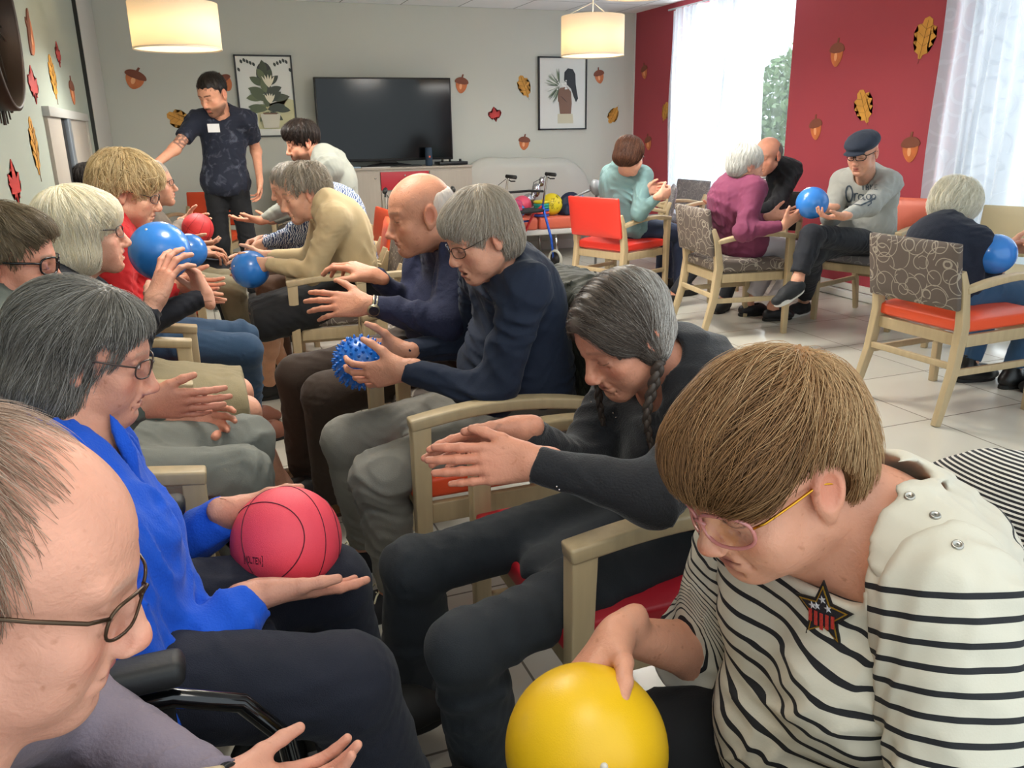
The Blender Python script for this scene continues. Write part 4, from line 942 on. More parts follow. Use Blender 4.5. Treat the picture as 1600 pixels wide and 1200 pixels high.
def chair(x, y, face, label, seat=None, back=None, wood=None, group=None, arms=True, backh=.83):
    """face = direction the sitter looks, degrees; origin under the seat centre; local +y is forward"""
    wood = wood or M_wood; r = empty('wooden_armchair', (x, y, 0), radians(face-90), label, 'chair', group)
    w = .25
    for sx in (-1, 1):
        bm = bmesh.new(); sweep(bm, [(sx*w, -.34, 0), (sx*w*.97, -.27, .25), (sx*w*.95, -.245, .45), (sx*w*.95, -.27, .62), (sx*w*.95, -.30, .70)], [.030, .036, .042, .036, .03], [.036, .046, .05, .042, .03]); bm_obj('leg', bm, wood, r, bevel=.004)
        bm = bmesh.new(); sweep(bm, [(sx*(w+.015), .235, 0), (sx*(w+.018), .232, .45), (sx*(w+.02), .23, .638)], [.034, .04, .042], [.034, .042, .048]); bm_obj('leg', bm, wood, r, bevel=.004)
        if arms:
            bm = bmesh.new(); pts = [(sx*(w+.02), .257, .640)]+[tuple(p) for p in bez((sx*(w+.02), .20, .648), (sx*(w+.025), -.02, .685), (sx*w*.98, -.265, .615), 9)]
            sweep(bm, pts, [.046]+[.048]*8+[.04, .03], [.03]*11); bm_obj('armrest', bm, wood, r, bevel=.006)
        bm = bmesh.new(); sweep(bm, [(sx*w*.98, -.27, .24), (sx*(w+.01), .225, .24)], .018, .032); bm_obj('stretcher', bm, wood, r, bevel=.003)
    bm = bmesh.new(); sweep(bm, [(-w, -.275, .27), (w, -.275, .27)], .018, .03, (0, 1, 0)); bm_obj('stretcher', bm, wood, r, bevel=.003)
    bm = bmesh.new()
    for yy in (-.24, .215): box(bm, (0, yy, .385), (2*w-.02, .022, .055))
    for sx in (-1, 1): box(bm, (sx*(w-.006), -.01, .385), (.022, .43, .055))
    bm_obj('seat_frame', bm, wood, r, bevel=.003)
    pad('seat', .50, .50, .085, seat or M_swirl, r, (0, .0, .452))
    pad('backrest', .50, .30, .045, back or seat or M_swirl, r, (0, -.315, backh-.155), curve=0, rot=(radians(90+9), 0, 0))
    return r
# the chairs: x, y, facing
CH = {}
def C_(key, *a, **k): CH[key] = chair(*a, **k)
C_('whiteh', 3.36, 2.86, 2, 'armchair with brown ringed back and orange seat holding the white-haired woman', M_orange, M_swirl)
C_('purple', 3.36, 4.62, -8, 'armchair all in brown ringed cover under the woman in plum sweater', M_swirl)
C_('teal', 3.12, 5.80, 22, 'armchair with bright red seat and back under the teal hooded woman', M_redv)
C_('cap', 4.32, 4.40, 200, 'armchair with salmon back and ringed seat under the man in flat cap', M_swirlg, M_salmon)
C_('g1', 4.24, 7.02, 185, 'empty grey armchair in front of the far curtain, left of the orange one', M_swirlg, M_swirlg)
C_('g2', 3.70, 6.62, 150, 'grey armchair half hidden beyond the teal hooded woman', M_swirlg, M_swirlg)
C_('o1', 4.40, 6.20, 190, 'empty armchair with orange back standing before the far window', M_salmon)
C_('beige', 4.40, 3.50, 200, 'empty beige armchair by the near curtain beyond the white-haired woman', M_beigev)
C_('blackj', 4.02, 5.28, 215, 'dark armchair under the man in black jacket', mat('dark_brown_vinyl', '#2a2424', rough=.5))
C_('out', 4.35, 2.35, 160, 'armchair at the right edge with only its frame end showing', M_swirl)
# right-hand row, facing left
C_('braid', .77, 1.39, 180, 'armchair with crimson seat under the woman with braids', M_crim)
C_('navy', .68, 2.11, 180, 'armchair with orange seat and a quilted coat over its back', M_orange)
C_('baldc', .80, 2.80, 180, 'ringed armchair under the bald man in navy cardigan', M_swirl)
C_('beigej', .64, 4.20, 175, 'ringed armchair under the old woman in beige jacket', M_swirl)
C_('stripe', 1.0, .68, 175, 'armchair with crimson back under the woman in striped top', M_crim)
C_('patt', .72, 4.86, 170, 'armchair under the woman in blue patterned blouse', M_orange)
C_('mid', .92, 3.62, 178, 'empty brown ringed armchair between the bald man and the beige jacket', M_swirl)
C_('young', .86, 5.52, 182, 'armchair under the young man in pale hoodie', M_orange)
C_('far1', .07, 7.75, 250, 'empty orange armchair against the back wall behind the standing man', M_orange)
C_('far2', .95, 7.95, 262, 'empty brown ringed armchair against the back wall by the cabinet', M_swirl)
# left-hand row, facing right
C_('glas', -.30, 1.98, 0, 'armchair of the man in black glasses behind the wheelchair', M_orange)
C_('blonde', -.32, 2.66, 0, 'armchair of the woman with white blonde bob', M_orange)
C_('redc', -.30, 3.42, 0, 'armchair of the woman in red sweater', M_orange)
C_('greyc', -.26, 4.75, 0, 'armchair of the woman in taupe cardigan', M_orange)
C_('botl', -.30, .52, 0, 'pale wooden armchair of the person in lilac sweater', M_orange)
# ---- cabinet
M_cab = wood_mat('grey_oak', '#a39a8e', .07); M_cabred = mat('red_laminate', '#b01d2e', rough=.4); M_chrome = mat('chrome', '#c8c8c8', rough=.18, metal=1)
cb = empty('sideboard', (1.74, 8.46, 0), label='grey wood sideboard with red drawers under the television', cat='cabinet')
CWd = 1.92
boxo('body', (0, 0, .50), (CWd, .42, .92), M_cab, cb, .003); boxo('top', (0, -.005, .97), (CWd+.01, .44, .022), M_cab, cb, .003); boxo('plinth', (0, .02, .02), (CWd-.06, .38, .04), M_black, cb)
def cdoor(x, w_, hx):
    d = boxo('door', (x, -.219, .50), (w_, .018, .88), M_cab, cb, .002); bm = bmesh.new(); tube(bm, [(0, 0, -.06), (0, -.03, -.055), (0, -.03, .055), (0, 0, .06)], .005, 6); h = bm_obj('handle', bm, M_chrome, d, smooth=True); h.location = (hx, -.009, 0)
    bm = bmesh.new(); tube(bm, [(0, 0, 0), (0, -.008, 0)], .009, 12); k = bm_obj('lock', bm, M_chrome, d, smooth=True); k.location = (hx*.9, -.009, .38)
x0 = 1.76-1.74; cdoor(-.69, .47, .20); cdoor(-.225, .45, .20); cdoor(.73, .44, -.19)
for zc, h_, m_ in ((.85, .18, M_cabred), (.66, .18, M_cab), (.47, .18, M_cabred), (.27, .20, M_cab), (.1, .1, M_cabred)):
    d = boxo('drawer', (.255, -.219, zc), (.49, .018, h_-.006), m_, cb, .002)
    bm = bmesh.new(); tube(bm, [(-.06, 0, 0), (-.055, -.028, 0), (.055, -.028, 0), (.06, 0, 0)], .005, 6); h = bm_obj('handle', bm, M_chrome, d, smooth=True); h.location = (0, -.009, 0)
    bm = bmesh.new(); tube(bm, [(0, 0, 0), (0, -.008, 0)], .009, 12); k = bm_obj('lock', bm, M_chrome, d, smooth=True); k.location = (0, -.009, h_*.28)
tv = empty('television', (1.885, 8.45, .981), label='large black flat television standing on the sideboard', cat='television')
M_tvb = mat('tv_bezel', '#101113', rough=.35); M_scr = mat('tv_screen', '#050608', rough=.12, spec=.35)
boxo('casing', (0, .02, .45), (1.36, .05, .79), M_tvb, tv, .006); boxo('screen', (0, -.008, .455), (1.33, .006, .75), M_scr, tv)
bm = bmesh.new(); sweep(bm, [(0, .01, .07), (0, .0, .03), (0, -.03, .012)], [.10, .20, .46], [.02, .02, .014]); box(bm, (0, -.05, .006), (.62, .16, .012)); bm_obj('stand', bm, M_tvb, tv, bevel=.003)
sp = empty('bluetooth_speaker', (2.27, 8.32, .981), label='dark blue cylindrical speaker standing before the television', cat='speaker')
bm = bmesh.new(); lathe(bm, [(.001, 0), (.030, 0), (.036, .012), (.036, .165), (.030, .178), (.001, .178)], 28); bm_obj('speaker_grille', bm, mat('speaker_mesh', '#26384a', rough=.7, bump=.6, bscale=500), sp, smooth=True)
boxo('badge', (0, -.0365, .09), (.018, .003, .016), mat('speaker_badge', '#d8552e', rough=.4), sp, .001)
pl_ = empty('record_deck', (2.52, 8.38, .981), label='small black device with knobs beside the speaker', cat='device')
boxo('housing', (0, 0, .02), (.30, .2, .03), M_tvb, pl_, .004)
for dx in (-.1, -.02, .09): tubeo('knob', [(dx, -.03, .035), (dx, -.03, .06)], .013, M_tvb, pl_, 10)
tag(boxo('blue_tray', (1.42, 8.34, .987), (.30, .12, .012), mat('pale_blue', '#9fb6c6', rough=.4), None, .003), 'pale blue flat tray lying on the sideboard left of the television foot', 'tray')
tag(boxo('white_paper', (1.72, 8.30, .984), (.28, .09, .006), M_white, None, .001), 'white folded paper lying in front of the television foot', 'paper')
# clear plastic bag behind hoodie
# ---- sofa bench
so = empty('bench_sofa', (3.40, 8.02, 0), label='rounded pale back sofa with salmon seat cushions by the back wall', cat='sofa')
M_sofaw = mat('sofa_white', '#b9bab2', rough=.5, bump=.03, bscale=200)
SH = [RC((-.56, .50, .62), (.50, .50, .62), .10, .10, .1), RC((-.42, .52, .80), (.36, .52, .80), .20, .20, .1), EL((-.03, .50, .60), (.80, .075, .44), None, .03), EL((-.42, .50, .70), (.36, .08, .34), None, .08), EL((.40, .50, .66), (.34, .08, .34), None, .08), PL((0, .46, 0), (0, -1, 0)), PL((0, .60, 0), (0, 1, 0)), PL((0, 0, .36), (0, 0, -1))]
SH[-3:] = [PL((0, .42, 0), (0, -1, 0), .05), PL((0, .58, 0), (0, 1, 0), .05), PL((0, 0, .34), (0, 0, -1), .02)]
V, F = surf(SH, .015); mesh_obj('backrest', relax(V, F, 2), F, M_sofaw, so)
boxo('base', (.05, .16, .30), (1.50, .60, .06), mat('sofa_base', '#c7c7c2', rough=.4), so, .015)
for xx, ww in ((-.40, .56), (.20, .62), (.68, .32)):
    o = boxo('seat_cushion', (xx, .14, .39), (ww-.006, .58, .13), M_salmon, so, .03)
for xx in (-.6, .10, .72):
    for yy in (-.08, .38): tubeo('leg', [(xx, yy, .28), (xx+.02, yy, 0)], .014, M_chrome, so, 8)
# ---- balls and toys
def valve(o, r, d):
    bm = bmesh.new(); bmesh.ops.create_uvsphere(bm, u_segments=12, v_segments=6, radius=r*.05); v = bm_obj('valve', bm, mat('valve_grey', '#cfcac0', rough=.5), o, smooth=True); v.location = Vector(nrm(d))*r*.985
def ball(c, r, m, label, name='exercise_ball', vd=None, group=None):
    o = sphere_obj(name, c, r, m, seg=64); tag(o, label, 'ball', group)
    if vd is not None: valve(o, r, vd)
    return o
M_ballb = mat('ball_blue', '#2f78c8', rough=.24, bump=.03, bscale=60, coat=.3); M_bally = mat('ball_yellow', '#e3b414', rough=.38, bump=.08, bscale=500, var=.08, vscale=7)
M_ballr = mat('ball_red', '#d33b40', rough=.55, bump=.25, bscale=600); M_ballp = mat('ball_pink', '#e8485a', rough=.5, bump=.35, bscale=700)
def basketball(c, r, m, line, label, rot, text=False):
    o = sphere_obj('basketball', c, r, m, seg=64); o.rotation_euler = [radians(a) for a in rot]; tag(o, label, 'ball'); bm = bmesh.new(); R1 = r*1.001; n = 64
    for f_ in (lambda a: (R1*cos(a), R1*sin(a), 0), lambda a: (0, R1*cos(a), R1*sin(a))): tube(bm, [f_(2*pi*k/n) for k in range(n)], r*.011, 5, closed=True)
    for sx in (1, -1):
        pts = []
        for k in range(n):
            a = 2*pi*k/n; v = nrm([sx*(.62+.22*cos(2*a)), cos(a)*.9, sin(a)*.9]); pts.append(tuple(v*R1))
        tube(bm, pts, r*.011, 5, closed=True)
    bm_obj('seam', bm, line, o, smooth=True); return o
D_ = at
ball(at(916, 1168, D=1.02), .101, M_bally, 'large yellow ball nearest the camera in the striped woman\'s hands', vd=(-.18, -.78, .45))
ball(at(250, 393, D=2.72), .098, M_ballb, 'blue ball held up by the woman with white blonde bob', vd=(-.3, -.5, .8))
ball(at(296, 392, D=3.45), .072, M_ballb, 'small blue ball mostly hidden behind the large raised blue ball')
ball(at(391, 421, D=4.0), .092, M_ballb, 'blue ball in the hands of the woman in beige jacket', vd=(-.8, -.5, .3))
ball(at(1269, 317, D=5.0), .096, M_ballb, 'blue ball passed between the plum sweater woman and the man in cap')
ball(at(1555, 397, D=3.82), .092, M_ballb, 'blue ball on the lap side of the white-haired woman')
basketball(at(309, 357, D=4.75), .088, M_ballr, mat('seam_dark', '#7a1d22', rough=.7), 'red basketball held by the woman in taupe cardigan', (20, 30, 10))
bb = basketball(at(448, 845, D=1.5), .099, M_ballp, mat('seam_maroon', '#5a1726', rough=.7), 'pink basketball held over the lap of the woman in bright blue sweater', (62, 18, 35))
# printed mark on the pink ball: a small dark framed word block
def decal_on_ball(bc, r, dirw, up, w_, h_, m, parent_o, name):
    n_ = Vector(nrm(dirw)); u = Vector(up); u = (u-n_*u.dot(n_)).normalized(); x = u.cross(n_); bm = bmesh.new(); bars = [(-w_/2, -h_/2, w_, .0016), (-w_/2, h_/2-.0016, w_, .0016), (-w_/2, -h_/2, .0016, h_), (w_/2-.0016, -h_/2, .0016, h_)]
    L = {'M': ['10001', '11011', '10101', '10001', '10001'], 'O': ['01110', '10001', '10001', '10001', '01110'], 'L': ['10000', '10000', '10000', '10000', '11111'], 'T': ['11111', '00100', '00100', '00100', '00100'], 'E': ['11111', '10000', '11110', '10000', '11111'], 'N': ['10001', '11001', '10101', '10011', '10001']}
    px = -w_/2+.003; cw = (w_-.006)/6.2
    for ch in 'MOLTEN':
        for j, row in enumerate(L[ch]):
            for i, b_ in enumerate(row):
                if b_ == '1': bars.append((px+i*cw/5.6, h_/2-.0035-(j+1)*(h_-.007)/5, cw/5.6*1.02, (h_-.007)/5*1.02))
        px += cw*1.04
    for (a, b, c, d) in bars:
        q = []
        for (s, t) in ((a, b), (a+c, b), (a+c, b+d), (a, b+d)): v = (n_*r+x*s+u*t).normalized()*(r*1.004); q.append(bm.verts.new(v))
        bm.faces.new(q)
    o = bm_obj(name, bm, m, None); o.location = bc; o.parent = parent_o; o.matrix_parent_inverse = parent_o.matrix_basis.inverted() if 0 else Matrix.Identity(4); return o
bpy.context.view_layer.update()
_bc = Vector(at(448, 845, D=1.5)); _t = Vector(at(408, 868, D=1.43)); _dir = (bb.matrix_world.to_3x3().inverted() @ (_t-_bc)).normalized(); _up = bb.matrix_world.to_3x3().inverted() @ Vector((.05, .1, 1))
_o = decal_on_ball((0, 0, 0), .099, _dir, _up, .040, .020, mat('print_maroon', '#5a1726'), bb, 'printed_mark')
# spiky ball
_sc = at(563, 566, D=2.28); sb = empty('spiky_ball', _sc, label='blue spiky massage ball held by the man in navy shirt', cat='ball'); SR = .070
M_spk = mat('spiky_blue', '#1566c0', rough=.3, coat=.3); o = sphere_obj('ball_body', (0, 0, 0), SR, M_spk, sb)
bm = bmesh.new(); NS = 190
for i in range(NS):
    z = 1-2*(i+.5)/NS; a = i*2.39996; q = math.sqrt(1-z*z); d = Vector((q*cos(a), q*sin(a), z)); tube(bm, [d*SR*.98, d*SR*1.05, d*SR*1.14], [.0052, .0036, .0016], 6)
bm_obj('spikes', bm, M_spk, sb, smooth=True)
# toys on the sofa
ball(at(862, 320, Y=8.0)*np.array([1, 1, 0])+np.array([0, 0, .569]), .113, mat('ball_yellow_matt', '#d9c322', rough=.45), 'yellow ball with black scribbles lying on the sofa', 'scribbled_ball')
_b = bpy.data.objects[-1] if 0 else [o for o in COL.objects if o.name.startswith('scribbled_ball')][0]
bm = bmesh.new(); rs = random.Random(3)
for i in range(22):
    a0, z0 = rs.uniform(-2.6, -.6), rs.uniform(-.3, .8); pts = []
    for k in range(6): a = a0+k*.07*rs.uniform(.3, 1); z = z0+.05*sin(k*1.7+i)*2; q = math.sqrt(max(0, 1-z*z)); pts.append(Vector((q*cos(a), q*sin(a), z))*.1135)
    tube(bm, pts, .0012, 4)
bm_obj('scribble', bm, mat('ink_black', '#23231c', rough=.6), _b, smooth=True)
ball(at(816, 316, Y=8.2)*np.array([1, 1, 0])+np.array([0, 0, .556]), .1, mat('ball_hotpink', '#d9506c', rough=.4), 'pink ball behind the rollator handle on the sofa', 'toy_ball')
ball(at(811, 326, Y=7.99)*np.array([1, 1, 0])+np.array([0, 0, .521]), .065, mat('ball_sky', '#3f86c9', rough=.4), 'light blue small ball below the pink one on the sofa', 'toy_ball')
base = at(846, 340, Y=7.95)
for i, (c, z) in enumerate((('#2b3f8c', 0), ('#c94a44', .022), ('#2c62b8', .044), ('#1e8a7a', .066), ('#2a9a8a', .088), ('#d6c324', .110))):
    bm = bmesh.new(); R_ = .070; tube(bm, [(R_*cos(2*pi*k/32), R_*sin(2*pi*k/32), .0) for k in range(32)], .0135, 8, closed=True); o = bm_obj('throwing_ring', bm, mat('ring_'+c[1:], c, rough=.4), None, smooth=True)
    o.location = (base[0], base[1], .469+z*1.22); nm = ['dark blue', 'coral red', 'blue', 'green', 'teal', 'yellow'][i]; tag(o, '%s throwing ring, number %s from the bottom of the sofa stack' % (nm, ['one', 'two', 'three', 'four', 'five', 'six'][i]), 'ring', 'throwing rings stacked on the sofa')
# foil bag
c = at(822+48-42+18, 296, D=7.7)
rsn = np.random.RandomState(2); P_ = [EL((3.29, 8.22, .50), (.07, .06, .06), None, .03), EL((3.31, 8.22, .60), (.075, .06, .07), None, .03), EL((3.40, 8.22, .70), (.045, .04, .07), None, .03), EL((3.46, 8.22, .79), (.03, .03, .05), None, .03)]
V, F = surf(P_, .006, disp=folds(.010, .05, 3), dispmax=.014); o = mesh_obj('foil_bag', V, F, mat('foil', '#b8b8bc', rough=.22, metal=.9)); tag(o, 'crumpled silver foil bag behind the yellow scribbled ball', 'bag')
# striped bag with blue cones
bg_ = at(893, 335, Y=8.0); bp_ = empty('striped_bag', (bg_[0], bg_[1], .456), label='navy and light blue striped bag lying at the sofa\'s right end', cat='bag'); bp_.rotation_euler = (0, 0, .3)
V, F = surf([EL((0, .02, .10), (.15, .08, .13), None, .05), BX((0, .0, .05), (.15, .09, .05), None, .03, .05)], .008, disp=folds(.006, .08, 5), dispmax=.01); o = mesh_obj('pouch', V, F, mat('navy_nylon', '#16223c', rough=.6), bp_)
bm = bmesh.new()
for k in range(5): sweep(bm, [(-.10+k*.035, -.095, .0), (-.07+k*.035, -.088, .10), (-.03+k*.035, -.05, .19)], .016, .006)
bm_obj('light_blue_bands', bm, mat('cyan_band', '#3c8fd0', rough=.5), bp_)
# grey headset / fan hung beyond red chair
fg = empty('desk_fan', (3.22, 6.28, .60), label='small grey round device on an arm right behind the red chair', cat='device')
_c = Vector(at(932, 293, D=6.75)); fg.location = _c
bm = bmesh.new(); lathe(bm, [(.001, -.03), (.055, -.03), (.07, 0), (.055, .03), (.001, .03)], 24); o = bm_obj('housing', bm, mat('fan_grey', '#6d7072', rough=.4), fg, smooth=True); o.rotation_euler = (1.2, .2, .5)
tubeo('arm', [(0, 0, 0), (-.10, .03, -.04), (-.22, .05, -.09)], .010, mat('fan_grey'), fg, 8)
tubeo('base_rod', [(0, 0, -.03), (0.05, .1, -.85)], .012, mat('fan_grey'), fg, 8)
# ---- rollators
M_blue = mat('rollator_blue', '#1f4fae', rough=.3, metal=.3); M_rubber = mat('rubber_black', '#141414', rough=.6); M_tyre = mat('tyre_grey', '#a9a89e', rough=.7)
def wheel(parent, c, r, ax, m=None, w_=.028):
    bm = bmesh.new(); n = 32; 
    tube(bm, [((r-w_*.5)*cos(2*pi*k/n), (r-w_*.5)*sin(2*pi*k/n), 0) for k in range(n)], w_*.5, 8, closed=True); o = bm_obj('wheel', bm, m or M_tyre, parent, smooth=True); o.location = c; o.rotation_euler = Vector(ax).to_track_quat('Z', 'Y').to_euler()
    bm = bmesh.new(); lathe(bm, [(.001, .012), (r*.28, .012), (r*.30, .006), (r-w_*.8, .003), (r-w_*.8, -.003), (r*.30, -.006), (r*.28, -.012), (.001, -.012)], 20); bm_obj('hub', bm, M_rubber, o, smooth=True)
def rollator(name, x, y, face, label, frame_m, front_m=None):
    r = empty(name, (x, y, 0), radians(face-90), label, 'walker'); fm = front_m or frame_m
    for sx in (-1, 1):
        X = sx*.25
        tubeo('side_frame', [(X, -.24, .10), (X, -.20, .30), (X, -.10, .55), (X, -.08, .62)], .013, frame_m, r); tubeo('side_frame', [(X, .26, .12), (X, .20, .30), (X, .05, .52), (X, -.08, .60)], .013, fm, r)
        tubeo('handle_post', [(X, -.08, .58), (X, -.14, .86), (X, -.17, .90)], .010, M_chrome, r); tubeo('hand_grip', [(X, -.13, .905), (X, -.26, .90)], .018, M_rubber, r, 10); tubeo('brake_lever', [(X, -.14, .885), (X, -.19, .862), (X, -.25, .865)], .006, M_rubber, r, 6)
        tubeo('brake_cable', [(X, -.12, .88), (X*.9, .02, .82), (X*.88, .06, .66), (X, .0, .52)], .003, M_rubber, r, 5)
        wheel(r, (X, -.26, .095), .095, (1, 0, 0)); wheel(r, (X, .27, .095), .095, (1, 0, 0)); bm = bmesh.new(); box(bm, (X-.02, .27, .12), (.006, .03, .1)); box(bm, (X+.02, .27, .12), (.006, .03, .1)); box(bm, (X, .265, .18), (.05, .04, .03)); bm_obj('fork', bm, fm, r, bevel=.002)
    boxo('seat_pad', (0, -.02, .56), (.46, .22, .03), M_rubber, r, .01); tubeo('cross_bar', [(-.25, .12, .44), (.25, .12, .44)], .010, frame_m, r); tubeo('back_bar', [(-.25, -.09, .74), (-.2, .06, .74), (.2, .06, .74), (.25, -.09, .74)], .012, M_rubber, r)
    return r
rollator('rollator', 2.93, 7.55, 110, 'red and blue rollator parked in front of the sofa', M_blue, mat('union_red', '#c52b33', rough=.35, var=.0))
_c = at(803, 340, Y=7.57); V, F = surf([BX((0, 0, 0), (.06, .10, .17), None, .03, .02)], .008, disp=folds(.008, .07, 9), dispmax=.01); o = mesh_obj('pink_cloth', V, F, mat('magenta_cloth', '#a03a5e', rough=.8)); o.location = _c; tag(o, 'magenta cloth hanging on the rollator in front of the sofa', 'cloth')
rollator('rollator', 1.62, 6.25, 75, 'dark blue rollator with black pad in front of the sideboard', mat('deep_blue', '#1b3274', rough=.35, metal=.3))
# ---- wheelchair of the woman in blue
wc = empty('wheelchair', (-.34, 1.24, 0), 0, 'black wheelchair under the woman in bright blue sweater', 'wheelchair')
M_bk = mat('black_pad', '#17181a', rough=.55, bump=.1, bscale=200); M_bf = mat('black_tube', '#1c1c1e', rough=.18, metal=.7, coat=.5)
pad('seat', .44, .46, .06, M_bk, wc, (.05, 0, .47)); pad('backrest', .05, .44, .5, M_bk, wc, (-.20, 0, .74))
for sy in (-1, 1):
    Y_ = sy*.255
    o = boxo('armrest', (.09, Y_, .675), (.34, .055, .035), M_bk, wc, .014)
    tubeo('side_frame', [(-.20, Y_, .95), (-.20, Y_, .30)], .012, M_bf, wc); tubeo('front_tube', [(.02, Y_, .635), (.24, Y_, .632), (.32, Y_, .60), (.37, Y_, .53), (.385, Y_, .40), (.41, Y_*.95, .16)], .013, M_bf, wc, 12)
    boxo('side_panel', (.06, Y_*.99, .55), (.36, .008, .17), M_bk, wc, .003); wheel(wc, (-.12, sy*.315, .30), .30, (0, 1, 0), M_rubber, .03); wheel(wc, (.36, sy*.24, .09), .09, (0, 1, 0), M_rubber)
    boxo('footrest', (.50, sy*.11, .12), (.16, .15, .015), M_bk, wc, .004)
# quilted coat over the chair back
M_quilt = mat('quilted_olive', '#2b2d24', rough=.7)
_nt, _b2 = nodes(M_quilt); _tc = _nt.nodes.new('ShaderNodeTexCoord'); _sp = _nt.nodes.new('ShaderNodeSeparateXYZ'); link(_nt, _tc.outputs['Object'], _sp.inputs[0])
def _tri(v, per): f_ = mth(_nt, 'FRACT', mth(_nt, 'DIVIDE', v, per)); return mth(_nt, 'ABSOLUTE', mth(_nt, 'SUBTRACT', f_, .5))
_u = mth(_nt, 'ADD', _sp.outputs[1], _sp.outputs[0]); _a = _tri(mth(_nt, 'ADD', _u, _sp.outputs[2]), .055); _c2 = _tri(mth(_nt, 'SUBTRACT', _u, _sp.outputs[2]), .055); _hh = mth(_nt, 'MINIMUM', _a, _c2)
_bp = _nt.nodes.new('ShaderNodeBump'); _bp.inputs['Distance'].default_value = .012; _bp.inputs['Strength'].default_value = .45; link(_nt, mth(_nt, 'POWER', _hh, .5), _bp.inputs['Height']); link(_nt, _bp.outputs[0], _b2.inputs['Normal'])
# built in world coordinates
V, F = surf([BX((1.035, 2.12, .69), (.085, .32, .21), None, .03, .04), EL((1.05, 2.12, .85), (.065, .30, .055), None, .05), EL((1.00, 1.84, .55), (.07, .07, .30), None, .05), EL((1.06, 2.02, .52), (.075, .18, .27), None, .05), EL((1.10, 2.15, .50), (.05, .26, .30), None, .05), EL((.97, 1.84, .82), (.06, .075, .07), None, .05)], .009, disp=folds(.014, .13, 4, (1, 1, 2)), dispmax=.02)
o = mesh_obj('quilted_coat', V, F, M_quilt); tag(o, 'dark olive quilted coat hanging over the navy shirt man\'s chair', 'coat')
# striped cardigan on the near right chair back
M_cs = mat('fine_striped_cloth', '#d8d4cb', rough=.85); _nt, _b2 = nodes(M_cs); _tc = _nt.nodes.new('ShaderNodeTexCoord'); _wv = _nt.nodes.new('ShaderNodeSeparateXYZ'); link(_nt, _tc.outputs['Object'], _wv.inputs[0])
_st = mth(_nt, 'LESS_THAN', mth(_nt, 'FRACT', mth(_nt, 'DIVIDE', mth(_nt, 'ADD', mth(_nt, 'ADD', _wv.outputs[2], mth(_nt, 'MULTIPLY', _wv.outputs[0], .55)), mth(_nt, 'MULTIPLY', mth(_nt, 'SINE', mth(_nt, 'MULTIPLY', _wv.outputs[1], 9)), .02)), .0085)), .55); link(_nt, mixrgb(_nt, _st, s2l('#d8d4cb'), s2l('#1f1e22')), _b2.inputs['Base Color'])
V, F = surf([EL((1.20, .74, .64), (.10, .32, .17), None, .06), EL((1.26, .88, .56), (.10, .22, .22), None, .06), EL((1.20, .52, .56), (.08, .2, .2), None, .06), EL((1.36, .80, .48), (.10, .26, .2), None, .06)], .008, disp=folds(.012, .12, 8), dispmax=.018)
o = mesh_obj('striped_cardigan', V, F, M_cs); tag(o, 'finely striped black and white garment draped behind the striped woman', 'cardigan')
# ------------------------------------------------------------------ the people
def person_root(x, y, label, group=None): return empty('person', (0, 0, 0), 0, label, 'person', group)
FAC = lambda **k: dict(dict(old=.7), **k)
knit = dict(bump=.35, bscale=420, rough=.9, sheen=.2)
def cloth(n, c='#888888', **k):
    d = dict(rough=.85, bump=.25, bscale=350, sheen=.05, var=.06, vscale=9); d.update(k); return mat(n, c, **d)
def neck_cut(f, r=.062, drop=.05, fwd=.02, v=0):
    j = f.hc+f.hs*(np.array([0, -.02, -.06])@f.R); o = [RC(f.neck-f.U*drop*.4+f.Fr*fwd, j, r, r, .012, op='s')]
    if v: o.append(RC(f.neck+f.Fr*.08, f.neck-f.U*v+f.Fr*.12, .05, .012, .02, op='s'))
    return o
def collar(f, g=.014, r=.062, up=.03): 
    j = f.hc+f.hs*(np.array([0, -.028, -.052])@f.R); d = nrm(j-f.neck); return [RC(f.neck-d*.02, f.neck+d*up, r+g, r+g-.004, .02, cut1=0)]
def top(f, p, m, g=.014, h=.006, amp=.004, wl=.07, seed=1, belly=0, bust=0, cuff=.93, ga=.006, nk=None, extra=None, name='top', short=None, hem=None, add=(), bare_r=None, relx=1, lo=None, hi=None, split=False):
    P = f.torso(g, belly, bust)
    for sd in f.arms: P += f.armp(sd, g*.8, cuff=True, t1=(short if short is not None else cuff), ga=ga)
    P += list(add)
    P += (neck_cut(f) if nk is None else nk)
    if hem is not None: P.append(PL(f.pel+f.U*hem, -f.U, .006))
    return garment(name, p, P, m, h, amp, wl, seed, extra, relx, lo, hi)
def trousers(f, p, m, g=.014, h=.006, amp=.004, wl=.08, seed=2, th=.073, ga=None, t1=1.0, name='trousers', lap=True, an=.036, kn=.051, extra=None):
    P = [EL(f.pel-np.array([0, 0, .01]), (.155*f.w+g, .13*f.w+g, .105+g), np.array([f.Lf, f.Fr, f.U]), .05)]
    for sd in f.legs: P += f.legp(sd, g, cuff=True, th=th, ga=(g if ga is None else ga), t1=t1, an=an, kn=kn)
    kk = sum(l['kn'] for l in f.legs.values())/2
    if kk[2] < f.pel[2]+.05 and kk[2] > f.pel[2]-.25: P.append(RC(f.pel, f.pel+(kk-f.pel)*.62-np.array([0, 0, .012]), .07, .05, .05))
    return garment(name, p, P, m, h, amp, wl, seed, extra)
